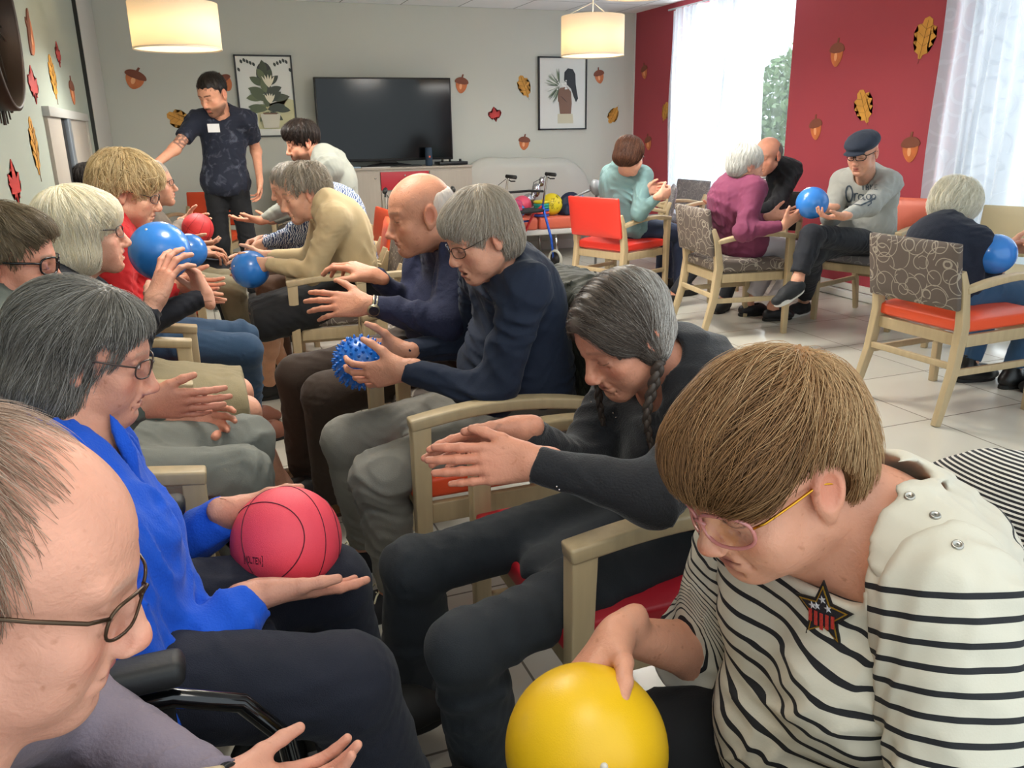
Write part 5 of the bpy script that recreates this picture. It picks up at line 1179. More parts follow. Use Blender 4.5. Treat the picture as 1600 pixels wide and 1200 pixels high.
def skirt(f, p, m, g=.02, h=.007, amp=.004, over=.06, name='skirt', drop=.0):
    P = [EL(f.pel, (.165*f.w+g, .14*f.w+g, .11+g), np.array([f.Lf, f.Fr, f.U]), .05)]
    for sd in f.legs: l = f.legs[sd]; d = nrm(l['kn']-l['hip']); P += [RC(l['hip'], l['kn']+d*over*.3-np.array([0, 0, drop]), .085+g, .066+g, .09)]
    kns = [f.legs[s]['kn'] for s in f.legs]; mid = sum(kns)/len(kns); P.append(RC(f.pel, mid-np.array([0, 0, .01]), .09+g, .07+g, .09)); P.append(PL(mid+f.F*over, f.F, .008)); return garment(name, p, P, m, h, amp, .09, 3)
def shoes(f, p, m, sole, kind='low', L=.25, ground=0., h=.006, **k):
    for sd in f.legs: l = f.legs[sd]; shoe(p, l['an'], l['toe'], m, sole, ground, L, h, kind, **k)
M_soled = mat('sole_dark', '#1c1b1a', rough=.7); M_solew = mat('sole_white', '#c8c8c2', rough=.6)
LN = lens_mat()
def seatpose(f, kn, an, toe=None):
    toe = f.F if toe is None else toe
    for sd in 'LR': f.leg(sd, kn[sd], an[sd], toe)
A3 = lambda *a: np.array(a, float)

# --- woman in the striped top (nearest right)
def p_stripe():
    p = person_root(1, .66, 'woman in black and white striped top and pink glasses bending over a yellow ball')
    f = Fig(176, (.855, .70, .49), (.715, .67, .875), at(1198, 730, D=.94), (-.90, -.06, -.44), hs=1.0, sh=.185, twist=-20, w=1.12, d=1.15, hunch=.0, thk=1.2, roll=0)
    f.shL = at(1475, 925, D=.86); f.shR = at(1185, 805, D=1.12)
    f.arm('R', at(965, 990, D=1.10), at(895, 1060, D=1.06)-at(965, 990, D=1.10), (0.1, -.55, -.8), 'ball', (.6, .3, -.7))
    f.arm('L', at(1120, 1330, D=.86), (-1, .15, .1), (.1, .7, .6), 'ball', (.7, -.6, -.5))
    f.leg('L', (.50, .52, .48), (.52, .52, .1), (-1, 0, 0)); f.leg('R', (.55, .84, .46), (.58, .86, .1), (-1, 0, 0))
    face = FAC(fat=1.2, nose=1.08, lips='#8f4a48', flush=.9, brow='#7a5a44', chin=-.004, open=.003, old=.3, jaw=1.06, ear=1.2)
    make_body(f, p, skin='#cf9479', face=face, hv=.0023, bv=.008, neck_r=.066, handv=.0026)
    A = np.array([f.Lf, f.Fr, f.U])
    s0 = f.pel; 
    def stripe(V):
        q = (V-s0); ax = q@f.U; fr = q@f.Fr; lt = q@f.Lf
        s = ax+.10*(fr-.15)*0-.55*np.maximum(0, .25-ax)*0+ .12*np.abs(lt)**1.5
        return 's', s
    def sl_stripe(V):
        s = np.zeros(len(V))
        for arm, off in ((f.arms['L'], .372), (f.arms['R'], .372)):
            d0 = nrm(arm['el']-arm['sh']); L0 = np.linalg.norm(arm['el']-arm['sh']); t = (V-arm['sh'])@d0; tt = np.clip(t, 0, L0); dist = np.linalg.norm(V-arm['sh']-tt[:, None]*d0, axis=1)
            d1 = nrm(arm['wr']-arm['el']); L1 = np.linalg.norm(arm['wr']-arm['el']); t1 = (V-arm['el'])@d1; tt1 = np.clip(t1, 0, L1); dist1 = np.linalg.norm(V-arm['el']-tt1[:, None]*d1, axis=1)
            m = (dist < .14); m1 = (dist1 < .14)*(dist1 < dist)
            u = dist/.30 if 0 else None; wgt = 1/(1+np.exp(-(dist-dist1)/.012)); v = (off-t)*(1-wgt)+(off-L0-t1)*wgt; s = np.where(m | (dist1 < .14), v, s)
        return 's', s
    nk = [RC(f.neck+f.U*.0+f.Fr*.01, f.hc+f.hs*(A3(0, -.01, -.06)@f.R), .079, .083, .015, op='s'), EL(f.neck+f.Fr*.06+f.U*.0, (.105, .06, .05), A, .02, 's')]
    m = stripe_mat('sailor_stripe', '#bfb8a8', '#16161a', .0235, .27, lo=.385)
    P = f.torso(.016, .085, .02)
    P += nk
    t = garment('striped_top', p, P, m, .0042, .0045, .11, 4, stripe, 1)
    aL, aR = f.arms['L'], f.arms['R']
    slL = garment('sleeve', t, [RC(aL['sh'], aL['el'], .076, .066, .03), RC(aL['el'], aL['wr'], .062, .05, .03)], m, .0045, .0055, .10, 14, sl_stripe, 1)
    garment('sleeve', t, [RC(aR['sh'], aR['el'], .076, .066, .03), RC(aR['el'], aR['el']+(aR['wr']-aR['el'])*.24, .064, .066, .03, cut1=0)], m, .0045, .0055, .10, 15, sl_stripe, 1)
    # neck facing and snap buttons on the left shoulder seam
    for i, (px, py) in enumerate(((1421, 776), (1461, 806), (1496, 852))):
        o_, d_ = Vector(CAM), Vector(at(px, py, D=1)-CAM).normalized(); hit = min([h_ for h_ in (t.ray_cast(o_, d_), slL.ray_cast(o_, d_)) if h_[0]], key=lambda h_: (h_[1]-o_).length, default=(False,))
        if hit[0]:
            bm = bmesh.new(); lathe(bm, [(.001, .0018), (.0035, .0018), (.0040, .0026), (.0055, .0022), (.0058, 0)], 16); b = bm_obj('snap_button', bm, mat('snap_metal', '#a8a49c', rough=.3, metal=.9), t, smooth=True)
            b.location = hit[1]; b.rotation_euler = hit[2].to_track_quat('Z', 'Y').to_euler()
    # star patch
    o_, d_ = Vector(CAM), Vector(at(1288, 958, D=1)-CAM).normalized(); hit = t.ray_cast(o_, d_)
    if hit[0]:
        st = empty('star_patch', hit[1]); st.parent = t; st.rotation_euler = hit[2].to_track_quat('Z', 'Y').to_euler(); st.rotation_euler.rotate_axis('Z', radians(8))
        def star(R1, R2, z, th, name, col, rough=.5, metal=0, cx=0, cy=0, rot=0):
            bm = bmesh.new(); n = 10; A_ = []; B_ = []
            for k in range(n):
                a = pi/2+2*pi*k/n+rot; r_ = R1 if k % 2 == 0 else R2; A_.append(bm.verts.new((cx+r_*cos(a), cy+r_*sin(a), z))); B_.append(bm.verts.new((cx+r_*cos(a), cy+r_*sin(a), z+th)))
            c0 = bm.verts.new((cx, cy, z+th+.0006))
            for k in range(n): bm.faces.new((B_[k], B_[(k+1) % n], c0)); bm.faces.new((A_[k], A_[(k+1) % n], B_[(k+1) % n], B_[k]))
            return bm_obj(name, bm, mat(name, col, rough=rough, metal=metal, bump=.5, bscale=900), st)
        st.scale = (1.2, 1.2, 1.0)
        star(.033, .0155, .0, .0022, 'patch_border', '#0d0d10'); star(.0275, .0125, .0022, .0008, 'gold_edge', '#a8812a', .35, .6); star(.0245, .0110, .003, .0004, 'dark_field', '#14141c')
        for cx, cy in ((.000, .014), (-.006, .006), (.006, .007), (-.011, .005)): star(.0042, .0017, .0036, .0003, 'tiny_star', '#cfcfd4', .3, .5, cx, cy, .3)
        bm = bmesh.new()
        for k in range(5): x = -.0125+k*.0060; box(bm, (x, -.0075-.006*abs(k-2)/2*-.5, .0046), (.0034, .016-abs(k-2)*.002, .0008))
        bm_obj('red_bars', bm, mat('sequin_red', '#b8332a', rough=.3, metal=.3, bump=.8, bscale=900), st)
    trousers(f, p, cloth('black_trousers', '#131315'), h=.008)
    shoes(f, p, M_soled, M_soled, h=.009)
    hm = hair_mat('hair_auburn', '#4a3120', '#8a6440', '#b99a72')
    cap = [('e', (0, -.020, .038), (.089, .108, .094)), ('e', (0, .05, .052), (.066, .052, .048), .03), ('e', (0, -.055, -.015), (.074, .066, .07), .03)]
    cut = [('e', (0, .112, -.040), (.078, .070, .078)), ('e', (.088, .006, -.020), (.036, .056, .062)), ('e', (-.088, .006, -.020), (.036, .056, .062)), ('e', (0, -.03, -.13), (.10, .10, .065))]
    hair(f, p, hm, cap, cut, n=11000, length=.11, width=.00085, crown=(0, -.075, .085), seed=1, h=.003, grain=.0026, lift=.007, steps=10, loose=.22,
         hval=lambda q, v: np.clip(v*.55+.06+.40*sstep(-q[:, 1], .02, .09), 0, 1), jit=.32, wav=.012)
    g = glasses(f, p, mat('clear_pink_frame', '#d88a84', rough=.12, trans=.35, coat=.5), LN, rx=.029, rz=.0235, r=.0024, y=.103, low=.008, temple=.0017, templem=mat('gold_temple', '#c8902f', rough=.2, metal=1))
    return f
# --- woman with braids
def p_braid():
    p = person_root(.9, 1.4, 'woman with grey braids in black sweater clapping her hands')
    f = Fig(180, (.95, 1.38, .53), (.83, 1.315, .885), at(972, 520, D=1.50), (-.80, -.10, -.46), hs=.92, sh=.165, w=.98, d=1.0, hunch=.02, ua=.26, fa=.235, thk=.88)
    f.arm('L', at(832, 722, D=1.36), at(700, 728, D=1.34)-at(832, 722, D=1.36), (0, .9, -.35), 'flat', (.8, -.5, -.6), .9)
    f.arm('R', at(808, 672, D=1.46), at(700, 700, D=1.44)-at(808, 672, D=1.46), (0, -.85, -.5), 'flat', (.8, .5, -.6), .9)
    f.arms['L']['el'] = at(1018, 772, D=1.32)
    seatpose(f, dict(L=A3(.345, 1.18, .46), R=A3(.33, 1.47, .465)), dict(L=A3(.42, 1.29, .10), R=A3(.34, 1.58, .10)))
    make_body(f, p, skin='#c88a70', face=FAC(nose=1.05, lips='#8a4840', flush=.9, old=1.1, brow='#6a5a50', browk=.3, red='#b84c40'), hv=.0024, bv=.008, neck_r=.046, handv=.0021)
    m = cloth('black_fuzzy', '#1b1b1f', sheen=.2, bump=.5, bscale=260)
    t = top(f, p, m, g=.014, h=.0048, amp=.006, wl=.10, seed=5, cuff=.95, nk=neck_cut(f, .064, .05, .02)+[EL(f.neck+f.Fr*.085-f.U*.01, (.075, .06, .055), np.array([f.Lf, f.Fr, f.U]), .02, 's')], name='sweater', belly=.03, bust=.02)
    bm = bmesh.new(); rs_ = random.Random(3)
    for (px, py) in [(890, 622), (958, 645), (962, 652), (924, 628), (870, 760), (876, 770), (884, 779), (894, 786), (905, 792), (915, 796), (874, 765), (908, 795), (940, 598)]:
        hit = t.ray_cast(Vector(CAM), Vector(at(px, py, D=1)-CAM).normalized())
        if hit[0]: bmesh.ops.create_uvsphere(bm, u_segments=8, v_segments=5, radius=.0016, matrix=Matrix.Translation(hit[1]))
    bm_obj('rhinestones', bm, mat('rhinestone', '#e6e6ea', rough=.1, metal=.9), t)
    trousers(f, p, cloth('charcoal_jeans', '#24282d', bump=.35, bscale=500), h=.0055, amp=.006, wl=.11, seed=9, ga=.042, t1=1.08, kn=.052, th=.070)
    shoes(f, p, mat('tan_shoe', '#9a8260', rough=.6), M_solew)
    hm = hair_mat('hair_braids', '#352c27', '#62574f', '#c4c0ba')
    cap = [('e', (0, -.016, .034), (.084, .105, .091)), ('e', (0, .032, .034), (.071, .063, .064), .03), ('e', (0, -.055, -.03), (.064, .050, .05), .03), ('e', (.06, -.02, -.035), (.026, .035, .035), .02), ('e', (-.06, -.02, -.035), (.026, .035, .035), .02)]
    cut = [('e', (0, .114, -.018), (.082, .074, .086)), ('e', (0, -.02, -.135), (.10, .10, .06))]
    def flow(q):   # from the middle parting to the knots behind the ears
        sx = np.sign(q[:, 0]+1e-6); tg = np.stack([sx*.082, np.full(len(q), -.012), np.full(len(q), -.055)], 1); d = tg-q; d /= np.linalg.norm(d, axis=1)[:, None]; k = (1-sstep(np.abs(q[:, 0]), .0, .05))[:, None]; return d*(1-k*.6)+np.stack([sx, 0*sx, 0*sx], 1)*k
    h = hair(f, p, hm, cap, cut, n=6500, length=.12, width=.00085, flow=flow, seed=2, h=.003, grain=.0016, lift=.003, steps=9, loose=.05, hval=lambda q, v: np.clip(v*.7+.42*sstep(-q[:, 1], -.01, .08), 0, 1))
    for sx in (1, -1):   # two plaits falling from behind the ears
        s = f.hs; st = f.hc+s*(A3(sx*.085, -.004, -.052)@f.R); pth = [st+A3(0, -.006*sx*0, -k*.028)+A3(-.012, 0, 0)*min(k, 3)*.6+A3(.006, 0, 0)*max(0, k-4) for k in range(9)]
        bm = bmesh.new()
        for ph_ in (0, 2.094, 4.189):
            pts = []
            for i in range(56):
                t_ = i/55*8; j = min(int(t_), 7); b_ = pth[j]+(pth[j+1]-pth[j])*(t_-j); w_ = .0085*(1-i/75); a = t_*2.6+ph_; pts.append(b_+A3(cos(a)*w_*.7, 0, 0)+A3(0, 1, 0)*sin(2*a)*w_*.5)
            tube(bm, pts, [.0075*(1-i/80) for i in range(56)], 7)
        tube(bm, [pth[-1], pth[-1]+A3(0, 0, -.03), pth[-1]+A3(.004, 0, -.075)], [.007, .008, .002], 7)
        o = bm_obj('braid', bm, hm, p, smooth=True); set_attr(o, 'h', np.full(len(o.data.vertices), .12))
    return f
# --- man in the navy shirt with the spiky ball
def p_navy():
    p = person_root(.9, 2.1, 'grey-haired man in navy shirt holding the blue spiky ball')
    f = Fig(180, (.83, 2.08, .56), (.755, 2.075, .99), at(750, 367, D=2.06), (-.93, -.12, -.38), hs=.91, sh=.17, w=.93, d=.95, hunch=.03, ua=.28, fa=.25, thk=1.0)
    w1 = at(630, 577, D=2.12); f.arm('L', w1, at(562, 592, D=2.14)-w1, (-.05, .95, .1), 'ball', (.5, -.5, -.8)); w2 = at(628, 548, D=2.40); f.arm('R', w2, at(585, 548, D=2.42)-w2, (0, -1, 0), 'ball', (.5, .5, -.8))
    seatpose(f, dict(L=A3(.355, 1.93, .475), R=A3(.33, 2.23, .475)), dict(L=A3(.40, 2.02, .11), R=A3(.37, 2.30, .11)))
    make_body(f, p, skin='#cf957a', face=FAC(nose=.95, old=.5, open=.009, lips='#a2483f', brow='#9a8a74', flush=.8, chin=-.002), hv=.0026, neck_r=.052, handv=.0024)
    top(f, p, cloth('navy_shirt', '#141f33', bump=.15), g=.012, h=.0052, amp=.007, wl=.10, seed=12, belly=.03, name='shirt', cuff=.96)
    trousers(f, p, cloth('grey_jeans', '#7b7870', bump=.4, bscale=500), h=.0055, amp=.006, wl=.10, seed=21, th=.076, kn=.054)
    for sd in 'LR':
        l = f.legs[sd]; s = shoe(p, l['an'], l['toe'], mat('shoe_black_canvas', '#17171a', rough=.8), M_solew, L=.26)
        Y_ = l['an'][1]; X0 = l['an'][0]; bm = bmesh.new()
        for sy in (-1, 1):
            for k in range(3): sweep(bm, [(X0-.06-k*.022, Y_+sy*.044, .032), (X0-.052-k*.022, Y_+sy*.038, .062), (X0-.04-k*.022, Y_+sy*.022, .078)], .008, .003, (1, 0, 0))
        bm_obj('white_stripes', bm, M_solew, s); bm = bmesh.new()
        for k in range(4): tube(bm, [(X0-.05-k*.018, Y_-.02, .088-k*.006), (X0-.055-k*.018, Y_, .093-k*.006), (X0-.05-k*.018, Y_+.02, .088-k*.006)], .003, 5)
        tube(bm, [(X0-.045, Y_, .096), (X0-.06, Y_-.03, .10), (X0-.075, Y_-.035, .06)], .0028, 5); tube(bm, [(X0-.045, Y_, .096), (X0-.05, Y_+.03, .105), (X0-.08, Y_+.035, .07)], .0028, 5); bm_obj('laces', bm, mat('lace_cream', '#d6cfae', rough=.8), s, smooth=True)
        bm = bmesh.new(); tube(bm, [(X0-.13, Y_+.03*cos(a), .035+.028*sin(a)) for a in [pi*k/8 for k in range(9)]], .006, 6); bm_obj('toe_band', bm, M_solew, s, smooth=True)
    cap = [('e', (0, -.018, .036), (.087, .106, .095)), ('e', (0, -.045, -.03), (.080, .074, .075), .03), ('e', (0, .04, .06), (.06, .055, .04), .03)]
    cut = [('e', (0, .115, -.035), (.080, .072, .080)), ('e', (.085, .012, -.030), (.03, .034, .040)), ('e', (-.085, .012, -.030), (.03, .034, .040)), ('e', (0, -.02, -.132), (.1, .1, .062))]
    hair(f, p, hair_mat('hair_ashgrey', '#86796a', '#b0a392', '#d6cdc0'), cap, cut, n=5000, length=.11, width=.0010, crown=(0, -.05, .11), seed=3, h=.0035, loose=.1, lift=.005, grain=.002)
    glasses(f, p, mat('thin_metal', '#4a4038', rough=.3, metal=.8), LN, rx=.022, rz=.016, r=.0011, y=.100, low=.006, temple=.0012); return f
# --- bald man
def p_bald():
    p = person_root(.9, 2.8, 'bald old man in dark blue cardigan holding out both open hands')
    f = Fig(180, (.88, 2.78, .57), (.77, 2.67, 1.03), at(655, 333, D=2.53), (-.96, .0, -.16), hs=1.0, sh=.185, w=1.08, d=1.05, hunch=.04, thk=1.08)
    w1 = at(572, 476, D=2.42); f.arm('L', w1, at(500, 474, D=2.42)-w1, (.1, .8, -.5), 'open', (.6, -.5, -.8)); w2 = at(585, 430, D=2.72); f.arm('R', w2, at(520, 402, D=2.72)-w2, (-.2, .3, -1), 'relax', (.6, .5, -.8))
    seatpose(f, dict(L=A3(.335, 2.66, .48), R=A3(.28, 2.93, .48)), dict(L=A3(.35, 2.76, .10), R=A3(.29, 3.02, .10)))
    make_body(f, p, skin='#cc8f72', face=FAC(nose=1.25, old=1.1, fat=.6, lips='#9a5048', flush=1.0, ear=1.18, browk=.25), hv=.003, neck_r=.058, handv=.003)
    top(f, p, cloth('navy_cardigan', '#232741', bump=.5, bscale=160, vscale=20), g=.018, h=.006, amp=.007, wl=.11, seed=7, belly=.06, name='cardigan', add=collar(f, .016, .066, .05), cuff=.93)
    trousers(f, p, cloth('brown_trousers', '#33261d'), h=.006, amp=.006, wl=.12, seed=8, th=.083, ga=.04, t1=1.05, kn=.058)
    shoes(f, p, mat('brown_leather', '#6b4a26', rough=.5), mat('sole_tan', '#4a3826', rough=.7), wdt=1.05)
    cap = [('e', (0, -.030, .020), (.0795, .0885, .080))]; cut = [('e', (0, .06, .05), (.12, .12, .09)), ('e', (0, -.01, .10), (.12, .12, .055)), ('e', (0, -.03, -.12), (.1, .1, .07)), ('e', (.085, .03, -.02), (.03, .05, .05)), ('e', (-.085, .03, -.02), (.03, .05, .05))]
    hair(f, p, hair_mat('hair_whitefine', '#c0a898', '#cfc4ba', '#dcd8d2'), cap, cut, n=500, length=.03, width=.0007, seed=4, h=.004, grain=.0006)
    # wristwatch
    a = f.arms['L']; wd = nrm(a['wr']-a['el']); c = a['wr']-wd*.022; r = empty('wristwatch', c, label='steel wristwatch with black dial on the bald man\'s wrist', cat='watch'); q = Vector(wd).to_track_quat('Z', 'Y'); r.rotation_euler = q.to_euler(); ms = mat('watch_steel', '#b0a890', rough=.3, metal=.9)
    bm = bmesh.new(); n = 24; 
    for zz in (-.005, .005): tube(bm, [(.030*cos(2*pi*k/n), .030*sin(2*pi*k/n), zz) for k in range(n)], .004, 6, closed=True)
    bm_obj('bracelet', bm, ms, r, smooth=True); lc = q.inverted() @ Vector((0, -.95, -.2)).normalized(); lc.z = 0; lc.normalize(); bm = bmesh.new(); lathe(bm, [(.001, .006), (.017, .006), (.019, .0), (.017, -.004)], 24); o = bm_obj('watch_case', bm, ms, r, smooth=True); o.location = lc*.034; o.rotation_euler = lc.to_track_quat('Z', 'Y').to_euler(); bm = bmesh.new(); lathe(bm, [(.001, .0068), (.0145, .0068)], 20); d = bm_obj('dial', bm, M_tvb, o); return f
# --- old woman in beige jacket
def p_beige():
    p = person_root(.8, 4.1, 'grey curly haired old woman in beige jacket and black skirt holding a blue ball')
    f = Fig(180, (.72, 4.14, .55), (.60, 4.07, .985), at(474, 301, D=4.02), (-.95, -.05, -.25), hs=1.12, sh=.15, w=.86, d=.85, hunch=.05)
    w1 = at(414, 412, D=3.96); f.arm('L', w1, at(385, 425, D=3.94)-w1, (-.2, .9, -.2), 'ball', (.5, -.4, -.8)); w2 = at(412, 400, D=4.2); f.arm('R', w2, at(385, 405, D=4.2)-w2, (-.2, -.9, -.2), 'ball', (.5, .4, -.8))
    k1 = at(408, 500, Y=3.98); k1[2] = .5; k1 = A3(.26, 3.98, .46); seatpose(f, dict(L=k1, R=A3(.25, 4.24, .46)), dict(L=at(418, 585, Y=4.25)*A3(1, 1, 0)+A3(0, 0, .09), R=A3(.36, 4.45, .09)))
    def bare(V, C): m = (V[:, 2] < .46); C[m] = C[m]*.6+np.array(s2l('#b98660'))*.4; return C
    make_body(f, p, skin='#d3a084', face=FAC(nose=1.2, old=1.2, lips='#a0584e'), hv=.0038, handv=.0035, neck_r=.052, bare=bare)
    top(f, p, cloth('beige_jacket', '#b7a27c'), g=.018, h=.007, amp=.006, wl=.11, seed=3, name='jacket', cuff=.92)
    skirt(f, p, cloth('black_skirt', '#121214')); shoes(f, p, mat('black_sandal', '#1a1816', rough=.6), M_soled, kind='slip', L=.23)
    cap = [('e', (0, -.022, .036), (.088, .106, .092)), ('e', (0, -.06, -.01), (.07, .06, .06), .03)]; cut = [('e', (0, .105, -.032), (.080, .078, .090)), ('e', (.085, .016, -.03), (.034, .04, .045)), ('e', (-.085, .016, -.03), (.034, .04, .045))]
    hair(f, p, hair_mat('hair_grey_curly', '#6f6558', '#968b7b', '#b3aca0'), cap, cut, n=1800, length=.05, width=.0014, seed=5, h=.005, wav=.02, lift=.010, grain=.005, jit=.8); return f
def p_patt():
    p = person_root(.8, 4.8, 'grey-haired woman in blue and white patterned blouse half hidden by the beige jacket')
    f = Fig(180, (.84, 4.80, .55), (.66, 4.76, 1.0), at(450, 291, D=4.72), (-.95, -.05, -.3), hs=1.0, sh=.17, w=1.0, hunch=.06)
    w1 = at(412, 380, D=4.7); f.arm('L', w1, at(398, 396, D=4.7)-w1, (-.3, .5, -.7), 'curl'); f.arm('R', w1+A3(0, .18, 0), (-1, -.4, -.2), (0, -.6, -.7), 'curl')
    seatpose(f, dict(L=A3(.33, 4.68, .50), R=A3(.33, 4.93, .50)), dict(L=A3(.38, 4.72, .1), R=A3(.38, 4.98, .1)))
    make_body(f, p, skin='#d0a088', face=FAC(), hv=.0045, bv=.012)
    m = cloth('blue_pattern_blouse', '#39507a'); nt, b = nodes(m); tc = nt.nodes.new('ShaderNodeTexCoord'); v = nt.nodes.new('ShaderNodeTexWave'); v.inputs['Scale'].default_value = 28; v.inputs['Distortion'].default_value = 9; v.inputs['Detail Scale'].default_value = 1.2; link(nt, tc.outputs['Object'], v.inputs['Vector']); link(nt, mixrgb(nt, mth(nt, 'GREATER_THAN', v.outputs['Fac'], .62), s2l('#2c4066'), s2l('#b9c2cf')), b.inputs['Base Color'])
    top(f, p, m, g=.02, h=.008, amp=.006, name='blouse'); trousers(f, p, cloth('brown_slacks', '#5a4234'), h=.008); shoes(f, p, M_soled, M_soled, h=.009)
    hair(f, p, hair_mat('hair_grey_mid', '#6a645c', '#8f887e', '#aaa49a'), [('e', (0, -.022, .036), (.090, .108, .096)), ('e', (0, -.06, -.01), (.07, .06, .06))], [('e', (0, .105, -.035), (.075, .082, .092))], n=900, length=.05, width=.0016, seed=6, h=.006, grain=.004)
def p_young():
    p = person_root(.8, 5.5, 'young dark-haired bearded man in pale grey hoodie by the television')
    f = Fig(182, (.86, 5.50, .68), (.80, 5.42, 1.17), at(473, 223, D=5.18), (-.95, -.1, -.22), hs=1.04, sh=.19, w=1.05, hunch=.04)
    w1 = at(408, 345, D=4.95); f.arm('L', w1, at(378, 345, D=4.95)-w1, (-.1, .3, 1), 'open', (.3, -.4, -1)); w2 = at(425, 345, D=5.4); f.arm('R', w2, (-1, 0, .1), (0, -.3, 1), 'open')
    seatpose(f, dict(L=A3(.38, 5.36, .60), R=A3(.38, 5.66, .60)), dict(L=A3(.46, 5.4, .12), R=A3(.46, 5.7, .12)))
    make_body(f, p, skin='#c98f74', face=FAC(old=0, stubble=.75, stubcol='#3a2a22', brow='#2a1e18', browk=.9, nose=1.05), hv=.004, bv=.012)
    top(f, p, cloth('grey_hoodie', '#8b8d84'), g=.024, h=.007, amp=.008, wl=.12, seed=6, name='hoodie', add=[RC(f.neck-f.Fr*.05-f.U*.02+f.Lf*.06, f.neck-f.Fr*.05-f.U*.02-f.Lf*.06, .055, .055, .03), RC(f.neck-f.Fr*.07-f.U*.02, f.neck-f.Fr*.08-f.U*.11, .06, .04, .03)])
    trousers(f, p, cloth('dark_slacks', '#22242a'), h=.009); shoes(f, p, M_soled, M_solew, h=.009)
    cap = [('e', (0, -.010, .045), (.088, .104, .094)), ('e', (0, .04, .075), (.07, .06, .045), .03)]; cut = [('e', (0, .115, -.04), (.085, .075, .085)), ('e', (0, 0, -.10), (.12, .12, .085))]
    hair(f, p, hair_mat('hair_darkbrown', '#120d0b', '#2a1f1a', '#3c2e26'), cap, cut, n=1500, length=.05, width=.0015, seed=7, h=.005, grain=.004, wav=.015, lift=.008)
def p_stand():
    p = person_root(.2, 6.6, 'bearded man standing in dark blotchy t-shirt and black trousers with a white name tag')
    f = Fig(-104, (.245, 6.80, .98), (.275, 6.74, 1.47), at(333, 147, Y=6.64), (-.62, -.62, -.40), hs=1.16, sh=.185, twist=0, w=.95, d=.9, hunch=.02, ua=.29, fa=.26)
    w1 = at(236, 262, Y=6.45); f.arm('R', w1, (-1, -.15, -.25), (0, -.2, -1), 'relax', (0, .3, -1), 1.0); w2 = at(406, 282, Y=6.72); f.arm('L', w2, at(408, 318, Y=6.70)-w2, (-.9, -.2, 0), 'relax', (.1, .6, 0), 1.0)
    f.leg('R', (.16, 6.76, .52), (.14, 6.86, .10), (-.35, -1, 0)); f.leg('L', (.36, 6.78, .52), (.37, 6.90, .10), (.15, -1, 0))
    def bare(V, C):   # tattoo band on the upper arm
        a = f.arms['R']; d = nrm(a['el']-a['sh']); t = (V-a['sh'])@d; dist = np.linalg.norm(V-a['sh']-np.outer(t, d), axis=1); L0 = np.linalg.norm(a['el']-a['sh'])
        m = (t > L0*.60)*(t < L0*.95)*(dist < .07)*(np.sin(V[:, 0]*180+3*np.sin(V[:, 2]*90))+np.sin(V[:, 2]*210+V[:, 1]*60) > -.35); C[m] = C[m]*.35+np.array(s2l('#3a3c42'))*.65; return C
    make_body(f, p, skin='#cc9478', face=FAC(old=0, stubble=.7, stubcol='#3b2b22', brow='#2c201a', browk=.9), hv=.0045, bv=.007, handv=.004, bare=bare)
    m = cloth('blotchy_navy', '#171c2b'); nt, b = nodes(m); tc = nt.nodes.new('ShaderNodeTexCoord'); n1 = nt.nodes.new('ShaderNodeTexNoise'); n1.inputs['Scale'].default_value = 16; n1.inputs['Detail'].default_value = 6; n1.inputs['Distortion'].default_value = .8; link(nt, tc.outputs['Object'], n1.inputs['Vector']); mr = nt.nodes.new('ShaderNodeMapRange'); mr.inputs[1].default_value = .56; mr.inputs[2].default_value = .72; link(nt, n1.outputs['Fac'], mr.inputs[0]); link(nt, mixrgb(nt, mr.outputs[0], s2l('#151a2a'), s2l('#4a4e5c')), b.inputs['Base Color'])
    t = top(f, p, m, g=.022, h=.007, amp=.007, wl=.13, seed=11, name='t_shirt', short=-.62, nk=neck_cut(f, .064)+[EL(f.neck+f.Fr*.07-f.U*.0, (.07, .05, .04), np.array([f.Lf, f.Fr, f.U]), .015, 's')], add=[EL(f.pel-f.U*.03, (.175, .14, .12), np.array([f.Lf, f.Fr, f.U]), .05)], hem=-.10)
    hit = t.ray_cast(Vector(CAM), Vector(at(334, 200, D=1)-CAM).normalized())
    if hit[0]: b = boxo('name_tag', hit[1]+hit[2]*.004, (.085, .06, .003), mat('tag_white', '#dcdcdc', rough=.5), t); b.rotation_euler = hit[2].to_track_quat('Z', 'Y').to_euler(); 
    trousers(f, p, cloth('black_jeans', '#0f1014'), h=.008, amp=.005, kn=.052)
    shoes(f, p, mat('grey_trainer', '#4c4a48', rough=.6), M_solew, L=.28, h=.008)
    hair(f, p, hair_mat('hair_black', '#0f0b09', '#1d1612', '#2c231d'), [('e', (0, -.016, .042), (.081, .099, .087))], [('e', (0, .112, -.045), (.09, .075, .105)), ('e', (0, 0, -.11), (.12, .12, .09))], n=600, length=.02, width=.0014, seed=8, h=.005, grain=.001)
